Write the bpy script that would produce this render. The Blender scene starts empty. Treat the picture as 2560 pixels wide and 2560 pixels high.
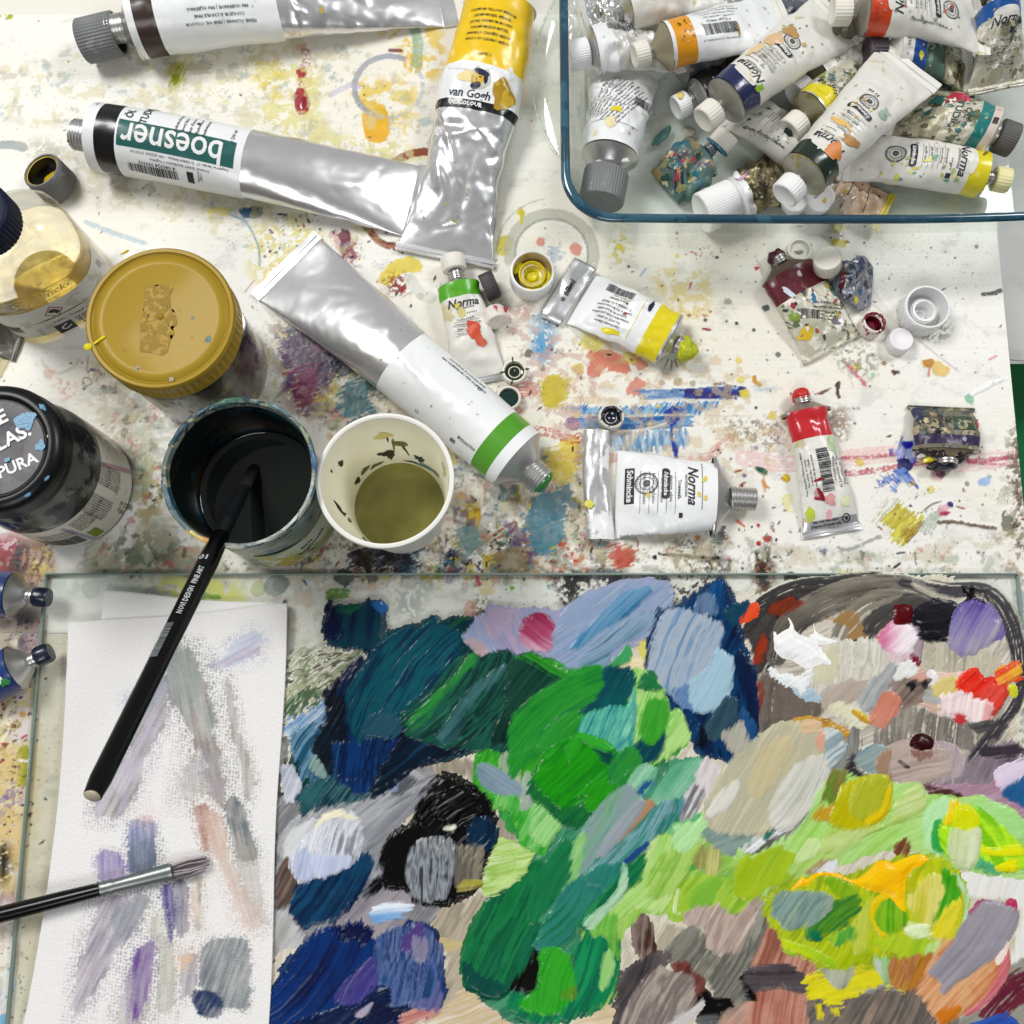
import bpy, bmesh, math, random
import numpy as np
from mathutils import Vector, Matrix

# ---------------------------------------------------------------- camera, light, exposure
SC = bpy.context.scene
F_PX, TILT, CAM_H = 2567.0, math.radians(11.0), 600.0        # focal length in photo pixels, tilt, height in mm
cam = bpy.data.cameras.new('camera')
cam.sensor_fit = 'HORIZONTAL'; cam.sensor_width = 36.0
cam.lens = 36.0 * F_PX / 2560.0
cam.clip_start, cam.clip_end = 0.02, 20.0
cam_o = bpy.data.objects.new('camera', cam); SC.collection.objects.link(cam_o)
cam_o.location = (0, 0, CAM_H / 1000); cam_o.rotation_euler = (TILT, 0, 0)
SC.camera = cam_o

W_ = bpy.data.worlds.new('World'); SC.world = W_; W_.use_nodes = True
_n = W_.node_tree.nodes; _l = W_.node_tree.links
_bg = _n['Background']; _tc = _n.new('ShaderNodeTexCoord'); _sp = _n.new('ShaderNodeSeparateXYZ')
_mr = _n.new('ShaderNodeMapRange'); _cr = _n.new('ShaderNodeValToRGB')
_l.new(_tc.outputs['Generated'], _sp.inputs[0]); _l.new(_sp.outputs['Y'], _mr.inputs['Value'])
_mr.inputs['From Min'].default_value = -1; _mr.inputs['From Max'].default_value = 1
_cr.color_ramp.elements[0].position = .18; _cr.color_ramp.elements[0].color = (.20, .21, .22, 1)
_cr.color_ramp.elements[1].position = .75; _cr.color_ramp.elements[1].color = (1.0, 1.0, 1.0, 1)
_l.new(_mr.outputs[0], _cr.inputs[0]); _l.new(_cr.outputs[0], _bg.inputs['Color'])
_bg.inputs['Strength'].default_value = 0.32

def area(name, loc, target, sx, sy, watts, col):
    d = bpy.data.lights.new(name, 'AREA'); d.shape = 'RECTANGLE'; d.size = sx; d.size_y = sy
    d.energy = watts; d.color = col
    o = bpy.data.objects.new(name, d); SC.collection.objects.link(o)
    o.location = loc; v = Vector(target) - Vector(loc)
    o.rotation_euler = v.to_track_quat('-Z', 'Y').to_euler()
area('window_light', (-1.15, 1.0, 1.9), (0, .0, 0), .8, .65, 34.0, (1.0, .99, .965))
area('added_light', (1.5, 1.15, 1.9), (0, .1, 0), .7, .5, 24.0, (.975, .985, 1.0))  # added second lamp, set off to the side so its reflection stays out of frame
area('fill_light', (-.25, -1.45, 1.9), (0, 0, 0), 1.0, .8, 15.0, (.985, .99, 1.0))  # added fill to brighten the near edge, no such source in the room
vs = SC.view_settings; vs.view_transform = 'Standard'; vs.look = 'None'; vs.gamma = 1.0; vs.exposure = 0.0
vs.use_curve_mapping = False

# ---------------------------------------------------------------- photo pixel -> point in the place
CT, ST = math.cos(TILT), math.sin(TILT)
CR = {'F': (0, 0, .7547), '1': (0, 0, 2.76), '2': (640, 0, 2.76), '3': (1300, 0, 2.927), '4': (1900, 0, 2.927),
      '5': (0, 600, 2.76), '6': (640, 580, 2.542), '7': (1300, 580, 2.927), '8': (1860, 580, 2.76),
      '9': (1300, 1000, 2.76), '0': (1900, 900, 2.927), 'L': (0, 1350, 2.542), 'M': (0, 1900, 2.542),
      'a': (680, 1420, 2.76), 'b': (1300, 1420, 2.927), 'c': (1860, 1420, 2.76), 'd': (640, 1900, 2.927),
      'e': (1240, 1900, 2.927), 'f': (1860, 1900, 2.76), 'P': (0, 0, 1.0)}
def W(x, y, z=0.0, c='P'):
    """point at height z (mm) that photo position (x, y) of crop c looks at"""
    ox, oy, s = CR[c]
    u = (ox + x / s - 1280) / F_PX; v = (1280 - (oy + y / s)) / F_PX
    dx, dy, dz = u, v * CT + ST, v * ST - CT
    t = (z - CAM_H) / dz
    return np.array([dx * t, dy * t, z])
def WP(c, pts, z=0.0): return np.array([W(x, y, z, c)[:2] for x, y in pts])
def s2l(v):
    v = np.asarray(v, float)
    return np.where(v <= .04045, v / 12.92, ((v + .055) / 1.055) ** 2.4)
def hx(h):
    h = h.lstrip('#'); h = h if len(h) == 6 else ''.join(q * 2 for q in h); return s2l([int(h[i:i + 2], 16) / 255 for i in (0, 2, 4)])

# ---------------------------------------------------------------- noise
_rs = np.random.RandomState(7); _T = _rs.rand(256, 256).astype(np.float32); _P = _rs.permutation(256)
def vn(x, y, seed=0):
    x = np.asarray(x, float) + seed * 37.31; y = np.asarray(y, float) + seed * 91.7
    xi = np.floor(x).astype(int); yi = np.floor(y).astype(int)
    fx = x - xi; fy = y - yi; fx = fx * fx * (3 - 2 * fx); fy = fy * fy * (3 - 2 * fy)
    a = _T[xi & 255, yi & 255]; b = _T[(xi + 1) & 255, yi & 255]
    c = _T[xi & 255, (yi + 1) & 255]; d = _T[(xi + 1) & 255, (yi + 1) & 255]
    return (a + (b - a) * fx) * (1 - fy) + (c + (d - c) * fx) * fy
def fbm(x, y, seed=0, o=4, g=.5):
    s = 0; a = 1; t = 0
    for i in range(o):
        s = s + a * vn(x * 2 ** i, y * 2 ** i, seed + i * 5); t += a; a *= g
    return s / t
def vn3(x, y, z, seed=0):
    z = np.asarray(z, float); zi = np.floor(z).astype(int); fz = z - zi; fz = fz * fz * (3 - 2 * fz)
    o1 = _P[zi & 255] * 1.0; o2 = _P[(zi + 1) & 255] * 1.0
    return vn(x + o1 * 3.7, y + o1 * 1.3, seed) * (1 - fz) + vn(x + o2 * 3.7, y + o2 * 1.3, seed) * fz
def ss(a, b, x):
    t = np.clip((x - a) / (b - a), 0, 1); return t * t * (3 - 2 * t)

_PAR = {}
def spline(P, n=8, closed=True):
    P = np.asarray(P, float); m = len(P); out = []
    rng = range(m) if closed else range(m - 1)
    for i in rng:
        if closed: p0, p1, p2, p3 = P[(i - 1) % m], P[i], P[(i + 1) % m], P[(i + 2) % m]
        else: p0, p1, p2, p3 = P[max(i - 1, 0)], P[i], P[i + 1], P[min(i + 2, m - 1)]
        for k in range(n):
            t = k / n
            out.append(.5 * ((2 * p1) + (-p0 + p2) * t + (2 * p0 - 5 * p1 + 4 * p2 - p3) * t * t + (-p0 + 3 * p1 - 3 * p2 + p3) * t ** 3))
    if not closed: out.append(P[-1])
    return np.array(out)
def dist_poly(X, Y, Q, closed=True):
    """signed distance (negative inside) to a closed polygon, or unsigned to a polyline + arclength param"""
    d2 = np.full(X.shape, 1e18); ins = np.zeros(X.shape, bool); par = np.zeros(X.shape)
    m = len(Q); acc = 0
    for i in range(m if closed else m - 1):
        ax, ay = Q[i]; bx, by = Q[(i + 1) % m]; ex, ey = bx - ax, by - ay; L2 = ex * ex + ey * ey + 1e-12
        t = np.clip(((X - ax) * ex + (Y - ay) * ey) / L2, 0, 1)
        dd = (X - ax - t * ex) ** 2 + (Y - ay - t * ey) ** 2
        k = dd < d2; d2 = np.where(k, dd, d2); L = math.sqrt(L2)
        if not closed: par = np.where(k, acc + t * L, par)
        acc += L
        if closed:
            k = ((ay > Y) != (by > Y)) & (X < (bx - ax) * (Y - ay) / (by - ay + 1e-18) + ax); ins ^= k
    d = np.sqrt(d2)
    return (np.where(ins, -d, d), None) if closed else (d, par / max(acc, 1e-9))

# ---------------------------------------------------------------- materials
def new_mat(name):
    m = bpy.data.materials.new(name); m.use_nodes = True
    return m, m.node_tree.nodes, m.node_tree.links, m.node_tree.nodes['Principled BSDF']
def _bump(n, l, b, scale, dist, detail=3, aniso=None):
    tc = n.new('ShaderNodeTexCoord'); t = n.new('ShaderNodeTexNoise'); t.inputs['Scale'].default_value = scale
    t.inputs['Detail'].default_value = detail
    bp = n.new('ShaderNodeBump'); bp.inputs['Distance'].default_value = dist; bp.inputs['Strength'].default_value = 1
    if aniso:
        mp = n.new('ShaderNodeMapping'); mp.inputs['Scale'].default_value = aniso
        l.new(tc.outputs['Object'], mp.inputs[0]); l.new(mp.outputs[0], t.inputs['Vector'])
    else: l.new(tc.outputs['Object'], t.inputs['Vector'])
    l.new(t.outputs['Fac'], bp.inputs['Height']); l.new(bp.outputs[0], b.inputs['Normal'])
_mc = {}
def mat(col, rough=.45, metal=0., bump=None, coat=0., stains=None, vary=.06, name=None, trans=0., spec=.5, ior=1.45):
    """principled material; stains = [(hex, threshold, noise scale), ...] are spots of paint with their own shape"""
    key = (col, rough, metal, bump, coat, str(stains), vary, trans, spec)
    if key in _mc: return _mc[key]
    m, n, l, b = new_mat(name or ('paint_' + col.strip('#')))
    c = hx(col); b.inputs['Roughness'].default_value = rough; b.inputs['Metallic'].default_value = metal
    b.inputs['Coat Weight'].default_value = coat; b.inputs['Coat Roughness'].default_value = .12
    b.inputs['Specular IOR Level'].default_value = spec; b.inputs['Transmission Weight'].default_value = trans
    tc = n.new('ShaderNodeTexCoord')
    nz = n.new('ShaderNodeTexNoise'); nz.inputs['Scale'].default_value = 60; nz.inputs['Detail'].default_value = 5
    l.new(tc.outputs['Object'], nz.inputs['Vector'])
    mx = n.new('ShaderNodeMix'); mx.data_type = 'RGBA'
    mx.inputs['A'].default_value = (*np.clip(c * (1 - vary * 2), 0, 1), 1); mx.inputs['B'].default_value = (*np.clip(c * (1 + vary), 0, 1), 1)
    l.new(nz.outputs['Fac'], mx.inputs['Factor']); out = mx.outputs['Result']
    for i, (h, th, scl) in enumerate(stains or []):
        t = n.new('ShaderNodeTexNoise'); t.inputs['Scale'].default_value = scl; t.inputs['Detail'].default_value = 6
        t.inputs['Roughness'].default_value = .62; t.noise_dimensions = '4D'; t.inputs['W'].default_value = i * 7.3 + len(_mc) * .61
        t.inputs['Distortion'].default_value = .5
        l.new(tc.outputs['Object'], t.inputs['Vector'])
        r = n.new('ShaderNodeMapRange'); r.inputs['From Min'].default_value = th; r.inputs['From Max'].default_value = th + .035
        l.new(t.outputs['Fac'], r.inputs['Value'])
        m2 = n.new('ShaderNodeMix'); m2.data_type = 'RGBA'; m2.inputs['B'].default_value = (*hx(h), 1)
        l.new(r.outputs[0], m2.inputs['Factor']); l.new(out, m2.inputs['A']); out = m2.outputs['Result']
        if metal > .5:
            iv = n.new('ShaderNodeMath'); iv.operation = 'SUBTRACT'; iv.inputs[0].default_value = metal
            l.new(r.outputs[0], iv.inputs[1]); iv.use_clamp = True
            if i == 0: l.new(iv.outputs[0], b.inputs['Metallic'])
    l.new(out, b.inputs['Base Color'])
    if bump: _bump(n, l, b, bump[0], bump[1] * .001, aniso=bump[2] if len(bump) > 2 else None)
    _mc[key] = m
    return m
def mat_attr(name, rough, coat=0., bump=None, spec=.5, rough_attr=False):
    m, n, l, b = new_mat(name)
    a = n.new('ShaderNodeAttribute'); a.attribute_name = 'Col'
    tc = n.new('ShaderNodeTexCoord'); nz = n.new('ShaderNodeTexNoise'); nz.inputs['Scale'].default_value = 900
    nz.inputs['Detail'].default_value = 3; l.new(tc.outputs['Object'], nz.inputs['Vector'])
    r = n.new('ShaderNodeMapRange'); r.inputs['To Min'].default_value = .90; r.inputs['To Max'].default_value = 1.08
    l.new(nz.outputs['Fac'], r.inputs['Value'])
    vm = n.new('ShaderNodeVectorMath'); vm.operation = 'SCALE'
    l.new(a.outputs['Color'], vm.inputs[0]); l.new(r.outputs[0], vm.inputs['Scale']); l.new(vm.outputs[0], b.inputs['Base Color'])
    b.inputs['Roughness'].default_value = rough; b.inputs['Coat Weight'].default_value = coat
    b.inputs['Coat Roughness'].default_value = .1; b.inputs['Specular IOR Level'].default_value = spec
    if bump: _bump(n, l, b, bump[0], bump[1] * .001)
    return m
def glass_mat(name, tint, gloss_col=(1, 1, 1), rough=.02, base=.04, haze=0.0, haze_col='#dfe6e2'):
    """clear thin-walled glass: straight-through transmission with a fresnel reflection and a little dirt"""
    m, n, l, b = new_mat(name); n.remove(b); o = n['Material Output']
    tr = n.new('ShaderNodeBsdfTransparent'); tr.inputs[0].default_value = (*tint, 1)
    gl = n.new('ShaderNodeBsdfGlossy'); gl.inputs['Roughness'].default_value = rough; gl.inputs['Color'].default_value = (*gloss_col, 1)
    df = n.new('ShaderNodeBsdfDiffuse'); df.inputs['Color'].default_value = (*hx(haze_col), 1)
    fw = n.new('ShaderNodeLayerWeight'); pw = n.new('ShaderNodeMath'); pw.operation = 'POWER'; pw.inputs[1].default_value = 4.5
    l.new(fw.outputs['Facing'], pw.inputs[0]); fr = n.new('ShaderNodeMath'); fr.operation = 'MULTIPLY_ADD'
    l.new(pw.outputs[0], fr.inputs[0]); fr.inputs[1].default_value = .9; fr.inputs[2].default_value = .04
    ms = n.new('ShaderNodeMixShader'); m2 = n.new('ShaderNodeMixShader')
    nz = n.new('ShaderNodeTexNoise'); nz.inputs['Scale'].default_value = 70; nz.inputs['Detail'].default_value = 5
    tc = n.new('ShaderNodeTexCoord'); l.new(tc.outputs['Object'], nz.inputs['Vector'])
    r = n.new('ShaderNodeMapRange'); r.inputs['From Min'].default_value = .35; r.inputs['From Max'].default_value = .75
    r.inputs['To Max'].default_value = haze; l.new(nz.outputs['Fac'], r.inputs['Value'])
    l.new(r.outputs[0], m2.inputs[0]); l.new(tr.outputs[0], m2.inputs[1]); l.new(df.outputs[0], m2.inputs[2])
    l.new(fr.outputs[0], ms.inputs[0]); l.new(m2.outputs[0], ms.inputs[1]); l.new(gl.outputs[0], ms.inputs[2])
    l.new(ms.outputs[0], o.inputs['Surface'])
    return m
METAL = mat('#e8e8e9', .27, .80, bump=(45, .05), stains=(('#a9a79f', .68, 110),), vary=.05, name='tube_aluminium',)
METAL2 = mat('#c9c8c6', .33, .9, bump=(900, .05), name='neck_aluminium')
WHITE = mat('#e9e9ea', .38, bump=(180, .10), vary=.03, name='white_enamel')
BLACK = mat('#17181b', .35, name='black_print')

# ---------------------------------------------------------------- objects
COL = SC.collection
def tag(o, label=None, cat=None, group=None, kind=None):
    for k, v in (('label', label), ('category', cat), ('group', group), ('kind', kind)):
        if v: o[k] = v
    return o
def empty(name, loc, label=None, cat=None, group=None):
    o = bpy.data.objects.new(name, None); COL.objects.link(o); o.location = Vector(loc) * .001
    o.empty_display_size = .01
    tag(o, label, cat, group); return o
def mesh_np(name, V, Fq, mats, parent=None, fm=None, smooth=True, col=None, origin=None):
    """V in world mm; Fq quads array or list of polygons; stored relative to the parent thing (or to origin)"""
    V = np.asarray(V, float)
    if parent is not None:
        p = parent; off = np.zeros(3)
        while p is not None: off += np.array(p.location) * 1000; p = p.parent
    elif origin is not None: off = np.asarray(origin, float)
    else: off = np.array([V[:, 0].mean(), V[:, 1].mean(), V[:, 2].min()])
    me = bpy.data.meshes.new(name)
    co = ((V - off) * .001).astype(np.float32)
    if isinstance(Fq, np.ndarray):
        k = Fq.shape[1]; nf = len(Fq)
        me.vertices.add(len(co)); me.vertices.foreach_set('co', co.ravel())
        me.loops.add(nf * k); me.loops.foreach_set('vertex_index', Fq.astype(np.int32).ravel())
        me.polygons.add(nf); me.polygons.foreach_set('loop_start', np.arange(nf, dtype=np.int32) * k)
        me.polygons.foreach_set('loop_total', np.full(nf, k, np.int32)); me.update(calc_edges=True)
    else: me.from_pydata(co.tolist(), [], [list(map(int, f)) for f in Fq]); me.update()
    for m in (mats if isinstance(mats, (list, tuple)) else [mats]): me.materials.append(m)
    if fm is not None: me.polygons.foreach_set('material_index', np.asarray(fm, np.int32))
    me.polygons.foreach_set('use_smooth', np.full(len(me.polygons), smooth))
    if col is not None:
        a = me.attributes.new('Col', 'FLOAT_COLOR', 'POINT')
        a.data.foreach_set('color', np.concatenate([col, np.ones((len(col), 1))], 1).astype(np.float32).ravel())
    me.validate(clean_customdata=False)
    o = bpy.data.objects.new(name, me); COL.objects.link(o)
    if parent is not None: o.parent = parent
    else: o.location = Vector(off) * .001
    return o
def grid_faces(nu, nv, wrap_u=True, base=0):
    i = np.arange(nv - 1)[:, None] * nu; j = np.arange(nu if wrap_u else nu - 1)[None, :]; j2 = (j + 1) % nu
    return np.stack([i + j, i + j2, i + nu + j2, i + nu + j], -1).reshape(-1, 4) + base
def sharp(o, deg=40):
    me = o.data; bm = bmesh.new(); bm.from_mesh(me)
    for e in bm.edges:
        if len(e.link_faces) == 2 and e.calc_face_angle(0) > math.radians(deg): e.smooth = False
    bm.to_mesh(me); bm.free()
def frame(d):
    """rotation matrix whose z axis is d"""
    d = Vector(d).normalized(); q = Vector((0, 0, 1)).rotation_difference(d); return np.array(q.to_matrix())
def lathe(name, prof, loc, d=(0, 0, 1), mats=None, parent=None, n=64, ridge=None, sq=(1, 1), fm=None, rnd=0., seed=0, super_n=2, spin=0., origin=None, M=None):
    """prof = [(r, z), ...] turned round axis d; ridge = (first, last, count, amp) gives fluted rows; fm(i)->material index by row"""
    prof = np.array(prof, float); th = np.arange(n) / n * 2 * np.pi; R = np.tile(prof[:, :1], (1, n))
    if ridge:
        a, b, k, amp = ridge; R[a:b + 1] += amp * np.sign(np.cos(k * th)) * np.abs(np.cos(k * th)) ** .5
    if rnd: R *= 1 + rnd * (vn3(np.cos(th)[None] * 2, np.sin(th)[None] * 2, prof[:, 1:2] * .08, seed) - .5)
    ct, st = np.cos(th), np.sin(th)
    if super_n != 2:
        k = (np.abs(ct) ** super_n + np.abs(st) ** super_n) ** (-1 / super_n); ct, st = ct * k, st * k
    X = R * ct * sq[0]; Y = R * st * sq[1]; Z = np.tile(prof[:, 1:2], (1, n))
    if spin: X, Y = X * math.cos(spin) - Y * math.sin(spin), X * math.sin(spin) + Y * math.cos(spin)
    V = np.stack([X, Y, Z], -1).reshape(-1, 3) @ (frame(d) if M is None else M).T + np.asarray(loc, float)
    Fq = grid_faces(n, len(prof)); f2 = None
    if fm is not None: f2 = np.repeat([fm(i) for i in range(len(prof) - 1)], n)
    o = mesh_np(name, V, Fq, mats, parent, f2, True, origin=origin); sharp(o, 48); return o
def tube_path(name, pts, rad, mats, parent=None, n=14, flat=1.0, origin=None):
    """round bar along pts (mm) with radius list"""
    P = np.array(pts, float); m = len(P); rad = np.array(rad, float) if np.ndim(rad) else np.full(m, rad)
    T = np.gradient(P, axis=0); T /= np.linalg.norm(T, axis=1)[:, None]
    V = []
    th = np.arange(n) / n * 2 * np.pi
    for i in range(m):
        s = np.cross(T[i], [0, 0, 1.]);
        if np.linalg.norm(s) < 1e-3: s = np.array([1., 0, 0])
        s /= np.linalg.norm(s); u = np.cross(s, T[i])
        V.append(P[i] + rad[i] * (np.cos(th)[:, None] * s + np.sin(th)[:, None] * u * flat))
    V = np.concatenate(V); Fl = [list(f) for f in grid_faces(n, m)]
    Fl += [list(range(n))[::-1], list(range((m - 1) * n, m * n))]
    o = mesh_np(name, V, Fl, mats, parent, origin=origin); sharp(o, 50); return o

# ---------------------------------------------------------------- lettering as thin geometry
_tx = {}
def text2d(body, size, bold=0., shear=0., sx=1., cut=None, lead=1.0):
    key = (body, size, bold, shear, sx, cut, lead)
    if key in _tx: return _tx[key]
    c = bpy.data.curves.new('t', 'FONT'); c.body = body; c.size = size; c.align_x = 'CENTER'; c.align_y = 'CENTER'
    c.resolution_u = 3 if size > 4 else 1; c.offset = bold; c.shear = shear; c.fill_mode = 'FRONT'; c.space_line = lead
    o = bpy.data.objects.new('t', c); COL.objects.link(o)
    dg = bpy.context.evaluated_depsgraph_get(); me = bpy.data.meshes.new_from_object(o.evaluated_get(dg))
    bm = bmesh.new(); bm.from_mesh(me)
    if sx != 1: bmesh.ops.scale(bm, vec=(sx, 1, 1), verts=bm.verts)
    if bm.verts:
        st = cut or 2.5
        for ax in (0, 1):
            lo = min(v.co[ax] for v in bm.verts); hi = max(v.co[ax] for v in bm.verts)
            if size < 3.5: continue
            x = lo + st
            while x < hi:
                nn = [0, 0, 0]; nn[ax] = 1; pp = [0, 0, 0]; pp[ax] = x
                bmesh.ops.bisect_plane(bm, geom=bm.verts[:] + bm.edges[:] + bm.faces[:], plane_co=pp, plane_no=nn); x += st
        bmesh.ops.triangulate(bm, faces=bm.faces[:])
    bm.verts.index_update()
    V = np.array([v.co[:2] for v in bm.verts]).reshape(-1, 2); Fc = np.array([[v.index for v in f.verts] for f in bm.faces], int).reshape(-1, 3)
    bm.free(); bpy.data.objects.remove(o); bpy.data.curves.remove(c); bpy.data.meshes.remove(me)
    _tx[key] = (V, Fc); return V, Fc
def rect2d(w, h, step=1.5):
    nx = max(2, int(abs(w) / step) + 2); ny = max(2, int(abs(h) / step) + 2)
    x = np.linspace(-w / 2, w / 2, nx); y = np.linspace(-h / 2, h / 2, ny); X, Y = np.meshgrid(x, y)
    q = grid_faces(nx, ny, False); return np.stack([X.ravel(), Y.ravel()], 1), np.concatenate([q[:, :3], q[:, [0, 2, 3]]])
def ring2d(r, w, n=40, sx=1.):
    th = np.arange(n) / n * 2 * np.pi
    V = np.concatenate([np.stack([np.cos(th) * r * sx, np.sin(th) * r], 1), np.stack([np.cos(th) * (r - w) * sx, np.sin(th) * (r - w)], 1)])
    q = grid_faces(n, 2); return V, np.concatenate([q[:, :3], q[:, [0, 2, 3]]])
def disc2d(r, n=28, sx=1., rag=0., seed=0):
    th = np.arange(n) / n * 2 * np.pi; V = [np.zeros((1, 2))]
    k = 1 + rag * (vn(np.cos(th) * 1.7 + 5, np.sin(th) * 1.7 + 5, seed) - .5) * 2
    for q in (.35, .7, 1.): V.append(np.stack([np.cos(th) * r * q * sx * k, np.sin(th) * r * q * k], 1))
    F3 = [[0, 1 + (i + 1) % n, 1 + i] for i in range(n)]
    for b in (0, 1):
        g = grid_faces(n, 2, True, 1 + b * n); F3 += g[:, :3].tolist() + g[:, [0, 2, 3]].tolist()
    return np.concatenate(V), np.array(F3)
def poly2d(pts, step=2.):
    bm = bmesh.new(); vs_ = [bm.verts.new((x, y, 0)) for x, y in pts]; bm.faces.new(vs_)
    for ax in (0, 1):
        lo = min(p[ax] for p in pts); hi = max(p[ax] for p in pts); x = lo + step
        while x < hi:
            nn = [0, 0, 0]; nn[ax] = 1; pp = [0, 0, 0]; pp[ax] = x
            bmesh.ops.bisect_plane(bm, geom=bm.verts[:] + bm.edges[:] + bm.faces[:], plane_co=pp, plane_no=nn); x += step
    bmesh.ops.triangulate(bm, faces=bm.faces[:]); bm.verts.index_update()
    V = np.array([v.co[:2] for v in bm.verts]); Fc = np.array([[v.index for v in f.verts] for f in bm.faces]); bm.free(); return V, Fc
def barcode2d(w, h, seed=1, n=30):
    r = random.Random(seed); x = -w / 2; Vs, Fs, b = [], [], 0
    u = w / (n * 3.5)
    while x < w / 2 - u:
        k = r.choice([1, 1, 2, 3]) * u; k = min(k, w / 2 - x); m = max(2, int(h / 2) + 1)
        y = np.linspace(-h / 2, h / 2, m); V = np.concatenate([np.stack([np.full(m, x), y], 1), np.stack([np.full(m, x + k), y], 1)])
        Fs += [[b + i, b + m + i, b + m + i + 1] for i in range(m - 1)] + [[b + i, b + m + i + 1, b + i + 1] for i in range(m - 1)]
        Vs.append(V); b += 2 * m; x += k + r.choice([1, 1, 2]) * u
    return np.concatenate(Vs), np.array(Fs)
class Decals:
    """collects flat shapes in (along, across) mm of a surface map, one mesh per colour, wrapped on the surface"""
    def __init__(s): s.d = {}
    def add(s, VF, m, x=0, y=0, rot=0., name='lettering', lift=0., uid=0):
        V, Fc = VF
        if len(V) == 0: return
        a = math.radians(rot); c, sn = math.cos(a), math.sin(a)
        P = np.stack([V[:, 0] * c - V[:, 1] * sn + x, V[:, 0] * sn + V[:, 1] * c + y], 1)
        r = s.d.setdefault((name, m.name, uid), [m, [], [], 0, []])
        r[1].append(P); r[2].append(Fc + r[3]); r[3] += len(P); r[4].append(np.full(len(P), lift))
    def build(s, fn, parent):
        for (name, _, _u), (m, Ps, Fs, _n2, Ls) in s.d.items():
            P = np.concatenate(Ps); V = fn(P[:, 0], P[:, 1], np.concatenate(Ls))
            mesh_np(name, V, np.concatenate(Fs), m, parent, smooth=True)
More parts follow.
